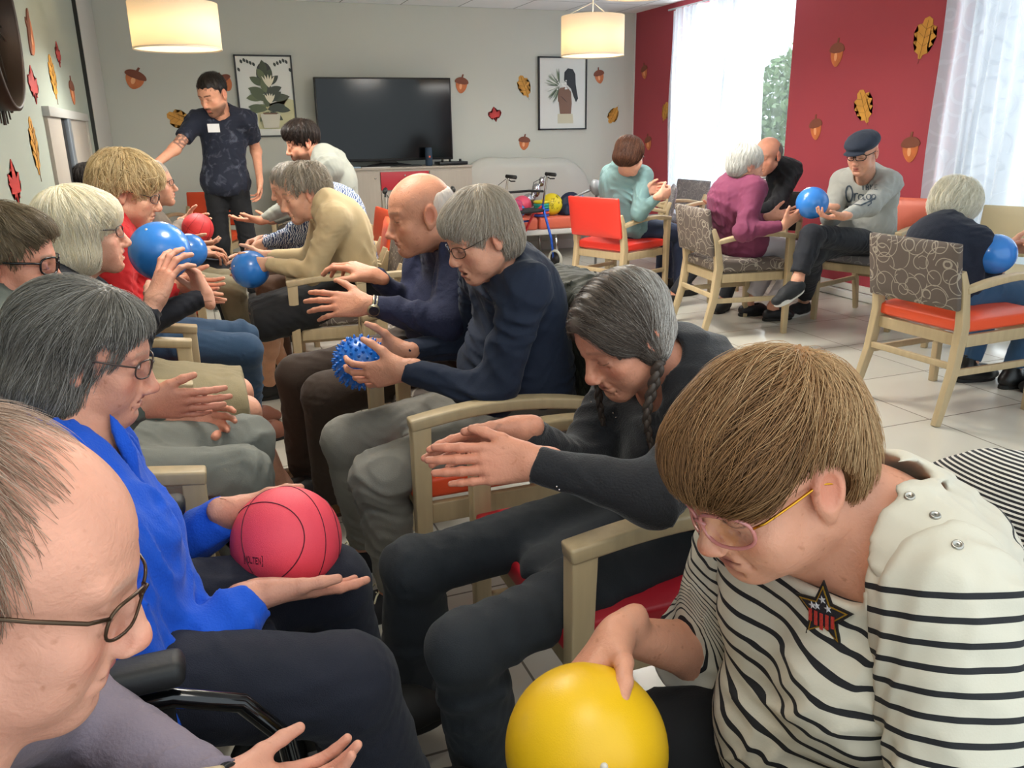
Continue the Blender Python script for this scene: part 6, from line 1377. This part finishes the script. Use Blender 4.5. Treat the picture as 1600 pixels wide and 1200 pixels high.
# --- person at the bottom left
def p_botleft():
    p = person_root(-.3, .55, 'person with thinning hair and glasses in lilac grey sweater at the lower left corner')
    f = Fig(4, (-.44, .56, .54), (-.27, .585, .885), at(-2, 893, D=.61), (.93, .0, -.36), hs=1.0, sh=.185, w=1.1, d=1.1, hunch=.05, thk=1.1, twist=-6)
    w1 = at(350, 1236, D=.92); f.arm('L', w1, at(530, 1236, D=1.0)-w1, (0, -.15, 1), 'relax', (-.5, .8, -.1), .90); f.arm('R', A3(.0, .42, .62), (1, .2, .1), (0, .4, 1), 'relax', (-.3, -.4, -.9))
    seatpose(f, dict(L=A3(.05, .72, .49), R=A3(.05, .45, .49)), dict(L=A3(.08, .72, .1), R=A3(.08, .45, .1)))
    make_body(f, p, skin='#cc937c', face=FAC(old=.9, fat=.7, lips='#a04a58', flush=1.0, nose=1.12, brow='#a8958a', browk=.3), hv=.0022, bv=.008, neck_r=.060, handv=.0022)
    top(f, p, cloth('lilac_sweater', '#7f7480', bump=.4, bscale=240), g=.016, h=.0045, amp=.006, wl=.11, seed=13, belly=.02, name='sweater', cuff=.95)
    trousers(f, p, cloth('dark_grey_slacks', '#3a3a40'), h=.01); shoes(f, p, M_soled, M_soled, h=.01)
    hm = hair_mat('hair_thin_brown', '#7a5c4a', '#a08470', '#c8b4a4')
    cap = [('e', (0, -.030, .030), (.0795, .089, .088))]; cut = [('e', (0, .085, .0), (.12, .085, .16)), ('e', (.088, .03, -.035), (.03, .055, .06)), ('e', (-.088, .03, -.035), (.03, .055, .06)), ('e', (0, -.03, -.12), (.1, .1, .06))]
    hair(f, p, hm, cap, cut, n=9000, length=.07, width=.0004, crown=(0, -.07, .09), seed=9, h=.003, lift=.006, grain=.0008, loose=.25, face=False, hval=lambda q, v: np.clip(v*.9, 0, 1))
    glasses(f, p, mat('brown_metal', '#4a3a2c', rough=.3, metal=.7), LN, rx=.024, rz=.0165, r=.0014, y=.101, low=.004, temple=.0017, sq=3)
    a = f.arms['L']; wd = nrm(a['wr']-a['el']); r = empty('wristwatch', a['wr']-wd*.012, label='wristwatch with dark strap on the wrist of the lilac sweater person', cat='watch'); q = Vector(wd).to_track_quat('Z', 'Y'); r.rotation_euler = q.to_euler(); bm = bmesh.new()
    for k in range(5): tube(bm, [((.0275)*cos(2*pi*j/24), .0275*sin(2*pi*j/24), -.008+k*.004) for j in range(24)], .003, 6, closed=True)
    bm_obj('strap', bm, M_bk, r, smooth=True); up_ = q.inverted() @ Vector((.1, -.9, .5)).normalized(); up_.z = 0; up_.normalize(); bm = bmesh.new(); box(bm, (0, 0, 0), (.026, .022, .006)); o = bm_obj('watch_case', bm, mat('watch_silver', '#c9c9cc', rough=.25, metal=.9), r, bevel=.002); o.location = up_*.031; o.rotation_euler = up_.to_track_quat('Z', 'Y').to_euler(); bm = bmesh.new(); box(bm, (0, 0, .0034), (.019, .016, .001)); bm_obj('dial', bm, M_tvb, o)
# --- woman in bright blue
def p_blue():
    p = person_root(-.3, 1.3, 'woman with grey bob and glasses in bright blue sweater holding a pink basketball')
    f = Fig(0, (-.25, 1.26, .55), (-.225, 1.33, .84), at(140, 552, D=1.28), (.93, -.06, -.24), hs=.90, sh=.165, w=.98, d=1.0, hunch=.06, thk=1.05, ua=.27, fa=.235)
    w1 = at(362, 800, D=1.50); f.arm('L', w1, at(420, 812, D=1.58)-w1, (.2, -.9, -.1), 'ball', (-.5, .4, -.8)); w2 = at(404, 928, D=1.34); f.arm('R', w2, at(492, 925, D=1.40)-w2, (.1, .45, .9), 'flat', (-.4, -.5, -.8))
    seatpose(f, dict(L=A3(.15, 1.40, .505), R=A3(.135, 1.12, .49)), dict(L=A3(.20, 1.42, .16), R=A3(.22, 1.16, .16)))
    make_body(f, p, skin='#c98f78', face=FAC(nose=1.22, old=1.2, open=.004, lips='#a05048', flush=.9, eyes='open', brow='#8a8278', browk=.35), hv=.0023, bv=.008, neck_r=.048, handv=.0024)
    top(f, p, cloth('bright_blue_knit', '#0a4fc4', bump=.5, bscale=260, sheen=.1), g=.022, h=.005, amp=.008, wl=.12, seed=14, name='sweater', cuff=.93, belly=.03, bust=.03, ga=.014)
    trousers(f, p, cloth('navy_trousers', '#171a28', bump=.5, bscale=600), h=.0055, amp=.005, wl=.12, seed=15, th=.078, kn=.058, ga=.03)
    shoes(f, p, M_soled, M_soled, ground=.13)
    hm = hair_mat('hair_grey_bob', '#47433d', '#77726a', '#b0aca5')
    cap = [('e', (0, -.024, .034), (.088, .108, .094)), ('e', (0, -.050, -.060), (.092, .082, .090), .03), ('e', (0, .035, .062), (.062, .055, .042), .03)]
    cut = [('e', (0, .112, -.030), (.105, .088, .092)), ('e', (.098, .052, -.03), (.040, .058, .095)), ('e', (-.098, .052, -.03), (.040, .058, .095)), ('e', (0, -.02, -.23), (.14, .14, .085))]
    hair(f, p, hm, cap, cut, n=9500, length=.16, width=.0008, crown=(.0, .02, .125), seed=10, h=.0032, lift=.006, grain=.002, loose=.12, steps=11)
    glasses(f, p, mat('brown_frame', '#3c2f2a', rough=.3), LN, rx=.023, rz=.0165, r=.0015, y=.101, low=.006)
def p_glas():
    p = person_root(-.4, 2.1, 'man in black glasses at the left edge stretching out one hand over grey jeans')
    f = Fig(0, (-.38, 2.06, .56), (-.47, 2.12, .96), at(14, 408, D=1.90), (.96, -.10, -.12), hs=1.02, sh=.18, w=1.0, d=1.0, hunch=.03)
    w1 = at(222, 632, D=1.86); f.arm('R', w1, at(320, 632, D=1.92)-w1, (0, .75, .2), 'flat', (-.2, -.4, -.9)); f.arm('L', A3(-.12, 2.25, .60), (1, -.1, -.1), (0, -1, 0), 'relax')
    seatpose(f, dict(L=A3(.06, 2.26, .50), R=A3(.03, 2.03, .50)), dict(L=A3(.05, 2.3, .1), R=A3(.02, 2.02, .1)))
    make_body(f, p, skin='#cc8d74', face=FAC(old=.5, flush=1.1, open=.002, nose=1.15, fat=.3), hv=.0028, bv=.01, handv=.0025)
    top(f, p, cloth('grey_green_shirt', '#50564f'), g=.015, h=.006, amp=.006, seed=17, name='shirt', cuff=.94)
    trousers(f, p, cloth('pale_grey_jeans', '#74766f', bump=.4, bscale=500), h=.0055, amp=.006, wl=.10, seed=18, th=.078, kn=.056); shoes(f, p, M_soled, M_soled)
    hair(f, p, hair_mat('hair_sandy', '#4c4030', '#776650', '#9a8a70'), [('e', (0, -.020, .040), (.085, .104, .092)), ('e', (0, .04, .07), (.06, .055, .04))], [('e', (0, .115, -.015), (.085, .075, .085)), ('e', (0, 0, -.13), (.12, .12, .09)), ('e', (.085, .012, -.03), (.03, .034, .04)), ('e', (-.085, .012, -.03), (.03, .034, .04))], n=2600, length=.06, width=.001, seed=11, h=.004, grain=.003, lift=.008, wav=.01)
    glasses(f, p, mat('thick_black', '#101012', rough=.25), LN, rx=.025, rz=.019, r=.0024, y=.100, temple=.0026, sq=3)
def p_blonde():
    p = person_root(-.35, 2.6, 'woman with white blonde bob and glasses lifting a blue ball')
    f = Fig(0, (-.36, 2.66, .56), (-.405, 2.65, .955), at(132, 362, D=2.34), (.93, .10, .02), hs=1.0, sh=.17, w=1.0, d=1.0, hunch=.03)
    w1 = at(240, 474, D=2.42); f.arm('R', w1, at(266, 400, D=2.46)-w1, (.75, .6, .1), 'spread', (-.1, -.3, -1), 1.12); w2 = at(322, 462, D=2.86); f.arm('L', w2, at(296, 405, D=2.84)-w2, (-.9, -.3, .2), 'relax', (0, .3, -1))
    seatpose(f, dict(L=A3(.06, 2.82, .48), R=A3(.07, 2.60, .48)), dict(L=A3(.14, 3.02, .10), R=A3(.17, 2.92, .10)), A3(1, .1, 0))
    make_body(f, p, skin='#d09a82', face=FAC(old=.8, open=.009, nose=1.1, lips='#a84844', flush=.8, brow='#a8987c', browk=.3), hv=.0028, bv=.008, handv=.0024, neck_r=.050)
    top(f, p, cloth('navy_cardigan_plain', '#14161f'), g=.016, h=.006, amp=.006, seed=19, name='cardigan', cuff=.90)
    P = [EL(f.neck-f.U*.03, (.12, .10, .07), np.array([f.Lf, f.Fr, f.U]), .02), RC(f.neck-f.U*.02, f.neck+f.U*.03, .068, .064, .02, cut1=0)]+neck_cut(f, .056); garment('white_collar', p, P, cloth('cream_blouse', '#c9c0a4'), .005, .002)
    skirt(f, p, cloth('khaki_skirt', '#83775a', bump=.5, bscale=300), over=.02, g=.024); shoes(f, p, mat('black_strap_shoe', '#1b1715', rough=.5), M_soled, kind='slip', L=.24)
    cap = [('e', (0, -.020, .036), (.094, .112, .098)), ('e', (0, -.035, -.055), (.094, .088, .07), .03), ('e', (0, .055, .052), (.066, .046, .045), .03)]
    cut = [('e', (0, .128, -.05), (.085, .080, .078)), ('e', (.098, .052, -.07), (.035, .040, .070)), ('e', (-.098, .052, -.07), (.035, .040, .070)), ('e', (0, -.02, -.205), (.14, .14, .09))]
    hair(f, p, hair_mat('hair_white_blonde', '#eaddb8', '#f0e6cc', '#fffaea'), cap, cut, n=5200, length=.13, width=.0012, crown=(0, -.04, .12), seed=12, h=.004, loose=.08, grain=.0025)
    glasses(f, p, mat('dark_thin', '#2c2624', rough=.3), LN, rx=.022, rz=.0165, r=.0014, y=.100, low=.004)
def p_red():
    p = person_root(-.3, 3.4, 'woman with short blonde curls and glasses in red sweater')
    f = Fig(0, (-.30, 3.42, .57), (-.31, 3.44, 1.02), at(203, 300, D=3.08), (.92, -.12, -.25), hs=1.03, sh=.18, w=1.1, d=1.1, hunch=.04)
    w1 = at(278, 442, D=3.12); f.arm('R', w1, at(335, 474, D=3.12)-w1, (0, .6, .6), 'open', (-.3, -.3, -.9)); w2 = at(280, 440, D=3.36); f.arm('L', w2, at(338, 452, D=3.36)-w2, (0, -.6, .6), 'open')
    k = A3(.12, 3.42, .49); seatpose(f, dict(L=A3(.12, 3.56, .50), R=A3(.12, 3.32, .50)), dict(L=A3(.10, 3.85, .10), R=A3(.12, 3.62, .10)), A3(1, .15, 0))
    make_body(f, p, skin='#cf9a7e', face=FAC(old=.8, fat=.5, nose=1.0, lips='#a04a44', flush=1.0), hv=.0034, bv=.009, handv=.003)
    top(f, p, cloth('red_sweater', '#b3171c', bump=.2), g=.018, h=.0065, amp=.006, seed=22, belly=.02, bust=.02, name='sweater', cuff=.9)
    trousers(f, p, cloth('blue_jeans', '#27415c', bump=.4, bscale=500), h=.0065, amp=.005, seed=23); shoes(f, p, mat('red_brown_sandal', '#7a4a38', rough=.6), M_soled, kind='slip', L=.24)
    cap = [('e', (0, -.024, .044), (.100, .116, .104)), ('e', (0, -.065, -.01), (.080, .070, .07), .03), ('e', (0, .05, .065), (.066, .050, .045), .03)]; cut = [('e', (0, .122, -.04), (.088, .078, .080)), ('e', (.098, .016, -.035), (.040, .045, .050)), ('e', (-.098, .016, -.035), (.040, .045, .050))]
    hair(f, p, hair_mat('hair_blonde_curly', '#a58a5c', '#cbb083', '#e6d3a8'), cap, cut, n=3000, length=.06, width=.0016, seed=13, h=.005, grain=.006, wav=.02, lift=.012, jit=.8)
    glasses(f, p, mat('dark_thin', '#2c2624', rough=.3), LN, rx=.022, rz=.015, r=.0013, y=.100, low=.004)
def p_greyc():
    p = person_root(-.3, 4.8, 'short grey-haired woman with glasses in taupe cardigan holding the red basketball')
    f = Fig(5, (-.27, 4.88, .57), (-.30, 4.92, 1.0), at(241, 287, D=4.45), (.93, -.05, .05), hs=1.0, sh=.18, w=1.15, d=1.15, hunch=.04)
    w1 = at(292, 375, D=4.62); f.arm('R', w1, at(320, 383, D=4.66)-w1, (0, .4, 1), 'ball', (-.3, -.5, -.8)); w2 = at(290, 345, D=4.95); f.arm('L', w2, (1, -.3, 0), (0, -1, 0), 'ball')
    seatpose(f, dict(L=A3(.14, 5.0, .50), R=A3(.14, 4.75, .50)), dict(L=A3(.18, 5.2, .10), R=A3(.20, 5.0, .10)), A3(1, .1, 0))
    make_body(f, p, skin='#c9957c', face=FAC(old=1, nose=1.05), hv=.0042, bv=.011)
    top(f, p, cloth('taupe_cardigan', '#6d6258'), g=.02, h=.008, amp=.006, seed=25, belly=.03, bust=.02, name='cardigan'); trousers(f, p, cloth('khaki_trousers', '#7a715a'), h=.008, ga=.04, kn=.056, th=.078)
    for sd in 'LR': shoe(p, f.legs[sd]['an'], (1, .1, 0), mat('black_trainer', '#15161a', rough=.6), M_soled, L=.26, h=.008)
    cap = [('e', (0, -.022, .036), (.086, .105, .093)), ('e', (0, -.06, -.01), (.068, .06, .055))]; cut = [('e', (0, .105, -.03), (.082, .080, .088)), ('e', (.085, .016, -.03), (.034, .04, .045)), ('e', (-.085, .016, -.03), (.034, .04, .045))]
    hair(f, p, hair_mat('hair_grey_short', '#8a8178', '#a89f94', '#bdb6ac'), cap, cut, n=1100, length=.05, width=.0015, seed=14, h=.006, grain=.003); glasses(f, p, mat('dark_thin', '#2c2624', rough=.3), LN, rx=.022, rz=.015, r=.0014, y=.100)
def p_dark():
    p = person_root(-.4, 5.6, 'dark-haired person at the far end of the left row, only head and shoulder showing')
    f = Fig(0, (-.26, 5.55, .56), (-.34, 5.5, .98), at(146, 289, D=4.95), (.9, .3, -.1), hs=1.0, sh=.17, hunch=.03)
    f.arm('R', A3(.0, 5.4, .62), (1, 0, 0), (0, 0, -1), 'relax'); f.arm('L', A3(.0, 5.7, .62), (1, 0, 0), (0, 0, -1), 'relax'); seatpose(f, dict(L=A3(.1, 5.66, .5), R=A3(.1, 5.42, .5)), dict(L=A3(.14, 5.66, .1), R=A3(.14, 5.42, .1)))
    make_body(f, p, skin='#b98a70', face=FAC(), hv=.005, bv=.012); top(f, p, cloth('grey_blue_jacket', '#3c4046'), h=.009, name='jacket'); trousers(f, p, cloth('dark_slacks'), h=.01); shoes(f, p, M_soled, M_soled, h=.009)
    hair(f, p, hair_mat('hair_dark_far', '#1f1b19', '#35302c', '#4a443f'), [('e', (0, -.022, .036), (.092, .108, .098)), ('e', (0, -.05, -.05), (.085, .08, .07))], [('e', (0, .105, -.03), (.082, .080, .088))], n=700, length=.06, width=.0016, seed=15, h=.006)
# --- right-hand group
def p_teal():
    p = person_root(3.1, 5.8, 'woman with brown bob in teal hooded jacket sitting with her back to the camera')
    f = Fig(14, (3.16, 5.82, .57), (3.10, 5.72, 1.02), at(985, 243, D=5.95), (.90, .30, -.28), hs=1.05, sh=.19, w=1.15, d=1.15, hunch=.03)
    w1 = at(1030, 306, D=5.90); f.arm('R', w1, at(1056, 299, D=5.95)-w1, (.1, .8, .2), 'curl', (-.3, -.3, -1)); f.arm('L', w1+A3(0, .22, .02), (1, -.3, .2), (0, -1, 0), 'relax')
    seatpose(f, dict(L=A3(3.66, 6.02, .50), R=A3(3.62, 5.72, .50)), dict(L=A3(3.66, 6.02, .1), R=A3(3.63, 5.68, .1)))
    make_body(f, p, skin='#cf9a82', face=FAC(), hv=.005, bv=.011, handv=.004)
    top(f, p, cloth('teal_hoodie', '#6f8f90'), g=.024, h=.0075, amp=.008, wl=.12, seed=31, name='hoodie', cuff=.9, nk=neck_cut(f, .050, .03, .035), add=[RC(f.neck-f.Fr*.045+f.U*.02+f.Lf*.05, f.neck-f.Fr*.045+f.U*.02-f.Lf*.05, .048, .048, .03), EL(f.neck-f.Fr*.085-f.U*.09, (.11, .05, .09), np.array([f.Lf, f.Fr, f.U]), .03)])
    trousers(f, p, cloth('navy_jeans', '#232c44'), h=.008, th=.083, kn=.056, ga=.04, seed=32); shoes(f, p, M_soled, M_soled, h=.008)
    cap = [('e', (0, -.022, .036), (.092, .110, .098)), ('e', (0, -.045, -.03), (.090, .085, .060), .03)]; cut = [('e', (0, .115, -.045), (.080, .078, .088)), ('e', (0, -.02, -.17), (.14, .14, .085))]
    hair(f, p, hair_mat('hair_brown_bob', '#2c1a14', '#4a2d22', '#7a5238'), cap, cut, n=2200, length=.11, width=.0015, crown=(0, -.02, .12), seed=16, h=.005, grain=.002); glasses(f, p, mat('dark_thin', '#2c2624', rough=.3), LN)
def p_purple():
    p = person_root(3.36, 4.6, 'white-haired woman in plum sweater and white trousers reaching for a blue ball')
    f = Fig(-6, (3.40, 4.60, .57), (3.30, 4.57, .985), at(1167, 258, D=5.22), (.93, -.22, -.2), hs=1.05, sh=.175, w=1.02, d=1.05, hunch=.06)
    w1 = at(1226, 352, D=5.08); f.arm('R', w1, at(1252, 334, D=5.02)-w1, (.2, .5, .6), 'open', (-.2, -.4, -.9)); w2 = at(1205, 338, D=5.35); f.arm('L', w2, (1, -.4, .1), (0, -.6, .6), 'open')
    seatpose(f, dict(L=A3(3.84, 4.76, .50), R=A3(3.84, 4.52, .50)), dict(L=A3(3.66, 4.86, .1), R=A3(3.72, 4.66, .1)), A3(1, -.1, 0))
    make_body(f, p, skin='#cf9880', face=FAC(), hv=.0045, bv=.01, handv=.0038, neck_r=.048)
    top(f, p, cloth('plum_sweater', '#6f2f4b'), g=.026, h=.0075, amp=.007, wl=.11, seed=33, name='sweater', cuff=.92); trousers(f, p, cloth('white_trousers', '#b9b6bd'), g=.008, h=.0075, seed=34, t1=.86, kn=.052, ga=.03)
    shoes(f, p, mat('black_ballerina', '#15151a', rough=.5), M_soled, kind='slip', L=.24, h=.006)
    cap = [('e', (0, -.024, .038), (.092, .110, .096)), ('e', (0, -.06, -.02), (.075, .065, .065))]; cut = [('e', (0, .108, -.04), (.078, .082, .088)), ('e', (.09, .012, -.035), (.034, .04, .045)), ('e', (-.09, .012, -.035), (.034, .04, .045)), ('e', (0, -.02, -.15), (.12, .12, .07))]
    hair(f, p, hair_mat('hair_silver', '#a9a8a2', '#cbcac4', '#e4e3de'), cap, cut, n=2000, length=.06, width=.0015, seed=17, h=.005, grain=.003)
def p_blackj():
    p = person_root(4.0, 5.2, 'balding man in black jacket behind the plum sweater woman')
    f = Fig(212, (4.02, 5.26, .57), (4.0, 5.2, 1.06), at(1199, 243, D=5.80), (-.85, -.3, -.2), hs=1.05, sh=.2, w=1.15, d=1.1)
    f.arm('L', A3(3.72, 4.95, .72), (-1, 0, .2), (0, 0, 1), 'open'); f.arm('R', A3(3.66, 5.2, .74), (-1, 0, .2), (0, 0, 1), 'open'); seatpose(f, dict(L=A3(3.66, 4.98, .5), R=A3(3.60, 5.24, .5)), dict(L=A3(3.62, 5.08, .1), R=A3(3.36, 5.36, .1)))
    make_body(f, p, skin='#b98068', face=FAC(old=1), hv=.005, bv=.011); top(f, p, cloth('black_jacket', '#17171b'), g=.024, h=.008, amp=.007, name='jacket', add=collar(f, .02, .062, .04), nk=neck_cut(f)+[RC(f.neck+f.Fr*.12-f.U*.02, f.neck+f.Fr*.15-f.U*.3, .05, .04, .02, op='s')])
    P = f.torso(.006, 0)+neck_cut(f); o = garment('striped_shirt', p, P, stripe_mat('thin_stripe', '#c4c4c4', '#2a2a30', .022, .3), .009, 0, extra=lambda V: ('s', V[:, 2])); trousers(f, p, cloth('dark_slacks'), h=.009); shoes(f, p, M_soled, M_soled, h=.008)
    hair(f, p, hair_mat('hair_grey_far', '#4a4644', '#6a6664', '#8a8684'), [('e', (0, -.030, .015), (.081, .092, .082))], [('e', (0, .07, .04), (.12, .11, .09)), ('e', (0, 0, .10), (.12, .12, .045)), ('e', (0, -.03, -.12), (.1, .1, .07))], n=500, length=.03, width=.0012, seed=18, h=.006, grain=.001)
def p_cap():
    p = person_root(4.25, 4.4, 'man in navy flat cap and grey sweatshirt sitting with crossed legs')
    f = Fig(198, (4.22, 4.36, .56), (4.05, 4.26, 1.01), at(1348, 238, D=4.98), (-.88, -.35, -.30), hs=1.02, sh=.165, w=1.02, d=1.05, hunch=.04, thk=1.0)
    w1 = at(1318, 338, D=4.84); f.arm('L', w1, at(1286, 342, D=4.84)-w1, (-.2, .2, 1), 'relax', (.3, -.4, -.8)); w2 = at(1300, 325, D=5.1); f.arm('R', w2, at(1280, 330, D=5.1)-w2, (-.4, -.3, .8), 'ball', (.3, .5, -.8))
    f.leg('L', at(1268, 368, D=5.0), at(1246, 438, D=5.0), (-.9, -.25, -.25)); k2 = at(1272, 395, D=5.2); f.leg('R', k2, at(1256, 470, Z=.1), (-.95, -.25, 0)); 
    make_body(f, p, skin='#cf987e', face=FAC(old=.5, nose=1.0), hv=.0042, bv=.01, handv=.0038)
    t = top(f, p, cloth('grey_sweatshirt', '#9b9c96'), g=.026, h=.0068, amp=.008, wl=.12, seed=41, belly=.03, name='sweatshirt', cuff=.92)
    # lettering on the chest, following the cloth
    L = {'T': ['111', '010', '010', '010', '010'], 'A': ['010', '101', '111', '101', '101'], 'K': ['101', '110', '100', '110', '101'], 'E': ['111', '100', '110', '100', '111']}
    lm = mat('print_slate', '#3c4650', rough=.8)
    def dab(bm, px, py, s):
        h_ = t.ray_cast(Vector(CAM), Vector(at(px, py, D=1)-CAM).normalized())
        if h_[0]:
            n_ = h_[2]; u = Vector((0, 0, 1)); u = (u-n_*u.dot(n_)).normalized(); x = u.cross(n_); c = h_[1]+n_*.0022; bm.faces.new([bm.verts.new(c+x*a*s+u*b*s) for a, b in ((-1, -1), (1, -1), (1, 1), (-1, 1))])
    bm = bmesh.new(); px = 1347
    for ch in 'TAKE':
        for j, row in enumerate(L[ch]):
            for i, b_ in enumerate(row):
                if b_ == '1': dab(bm, px+i*1.6, 289+j*1.7+(px-1347)*.02, .0036)
        px += 6.6
    def script(pts, w_=.0034):
        for (a, b), (c, d) in zip(pts, pts[1:]):
            n_ = max(2, int(math.hypot(c-a, d-b)/.9))
            for k in range(n_): dab(bm, a+(c-a)*k/n_, b+(d-b)*k/n_, w_)
    cc = lambda cx, cy, rx, ry, a0, a1, n=14: [(cx+rx*cos(radians(a0+(a1-a0)*k/n)), cy+ry*sin(radians(a0+(a1-a0)*k/n))) for k in range(n+1)]
    script(cc(1327, 303, 5.5, 12.5, -60, 300), .005); script([(1335, 302), (1335, 313)]+cc(1339, 305, 3, 3, 180, 300)); script(cc(1345, 308, 3.6, 4.5, 0, 350)); script([(1349, 304), (1350, 313), (1353, 312)]); script(cc(1357, 308, 3.2, 4.2, 0, 350)); script([(1360.5, 304), (1361, 318), (1355, 322)]); script(cc(1365, 308, 3, 4, 20, -320)); script([(1324, 324), (1334, 319), (1345, 321), (1360, 314), (1368, 309)], .0045)
    bm_obj('lettering', bm, lm, t)
    trousers(f, p, cloth('black_joggers', '#191c24'), h=.0068, seed=42, t1=.84, ga=.02, amp=.005); mt = mat('black_mesh_trainer', '#17191c', rough=.7, bump=.4, bscale=400)
    shoe(p, f.legs['R']['an'], f.legs['R']['toe'], mt, M_solew, L=.28, h=.006, solet=.03); a = f.legs['L']['an']; shoe(p, a, f.legs['L']['toe'], mt, M_solew, L=.28, h=.006, lift=a[2]-.09, solet=.03)
    # cap
    G = lambda x, y, z: f.hc+f.hs*(A3(x, y, z)@f.R); P = [EL(G(0, -.012, .066), A3(.092, .112, .058)*f.hs, f.R, .02), EL(G(0, .04, .060), A3(.080, .085, .036)*f.hs, f.R, .03), EL(G(0, .105, .030), A3(.062, .052, .009)*f.hs, f.R, .012), PL(G(0, 0, .022), -f.R[2], .004)]
    garment('flat_cap', p, P, cloth('navy_tweed', '#232b3a', bump=.5, bscale=300), .004, .001, .05)
    glasses(f, p, mat('thick_black', '#101012'), LN, rx=.026, rz=.018, r=.0024, y=.100, temple=.0024, sq=3)
def p_whiteh():
    p = person_root(3.36, 2.86, 'woman with fluffy white hair in dark navy sweater seen from behind')
    f = Fig(4, (3.36, 2.93, .52), (3.37, 2.98, .835), at(1493, 328, D=4.02), (.85, .15, -.45), hs=1.02, sh=.150, w=.86, d=1.0, hunch=.07)
    w1 = at(1562, 420, D=3.94); f.arm('R', w1, at(1572, 402, D=3.98)-w1, (.1, .9, .1), 'ball', (-.2, .1, -1)); f.arm('L', at(1575, 385, D=4.2), (1, -.3, 0), (0, -1, 0), 'ball')
    seatpose(f, dict(L=A3(3.86, 3.06, .50), R=A3(3.88, 2.82, .50)), dict(L=A3(3.74, 3.05, .12), R=A3(3.84, 2.88, .12)))
    make_body(f, p, skin='#c99880', face=FAC(), hv=.004, bv=.01, neck_r=.048)
    top(f, p, cloth('navy_knit', '#131a2b', bump=.4, bscale=250), g=.022, h=.0068, amp=.006, wl=.12, seed=51, name='sweater', cuff=.92); trousers(f, p, cloth('denim_mid', '#2f4d6b', bump=.4, bscale=500), h=.0068, seed=52)
    for sd in 'LR': shoe(p, f.legs[sd]['an'], (1, -.1, 0), mat('black_boot', '#131314', rough=.35), M_soled, L=.25, h=.0055, kind='boot', name='boot')
    cap = [('e', (0, -.028, .042), (.104, .122, .106)), ('e', (0, -.06, -.015), (.088, .075, .07), .03)]; cut = [('e', (0, .118, -.045), (.082, .082, .085)), ('e', (0, -.02, -.16), (.14, .14, .07))]
    hair(f, p, hair_mat('hair_fluffy_white', '#cfc8b0', '#e6e1cf', '#f3f0e4'), cap, cut, n=3000, length=.06, width=.0015, seed=19, h=.005, grain=.006, wav=.02, lift=.012, jit=.8)
def p_out():
    p = person_root(4.3, 2.4, 'person mostly outside the right edge with a bare forearm reaching in')
    f = Fig(165, (4.42, 2.42, .56), (4.30, 2.5, 1.0), (4.20, 2.55, 1.12), (-.9, .2, -.3), sh=.18)
    w1 = at(1606, 386, D=4.15); f.arm('R', w1, at(1575, 380, D=4.12)-w1, (0, -.5, -.8), 'relax'); f.arm('L', w1+A3(.1, -.25, -.1), (-1, 0, 0), (0, 0, -1), 'relax'); seatpose(f, dict(L=A3(4.0, 2.42, .5), R=A3(3.95, 2.68, .5)), dict(L=A3(4.02, 2.5, .1), R=A3(3.98, 2.75, .1)))
    make_body(f, p, skin='#c08468', face=FAC(), hv=.006, bv=.01, handv=.004); top(f, p, cloth('grey_sleeveless', '#3a3c44'), h=.01, short=-.8, name='t_shirt'); trousers(f, p, cloth('taupe_trousers', '#4c4642'), h=.008); shoes(f, p, M_soled, M_soled, h=.009)
    hair(f, p, hair_mat('hair_grey_mid'), [('e', (0, -.022, .036), (.090, .108, .096))], [('e', (0, .105, -.035), (.075, .082, .092))], n=300, h=.008) if 0 else hair(f, p, MATS['hair_grey_mid'], [('e', (0, -.022, .036), (.090, .108, .096))], [('e', (0, .105, -.035), (.075, .082, .092))], n=300, h=.008)
import time as _time
for fn in (p_stripe, p_braid, p_navy, p_bald, p_beige, p_patt, p_young, p_stand, p_botleft, p_blue, p_glas, p_blonde, p_red, p_greyc, p_dark, p_teal, p_purple, p_blackj, p_cap, p_whiteh, p_out):
    _t0 = _time.time(); fn(); print(fn.__name__, round(_time.time()-_t0, 1))
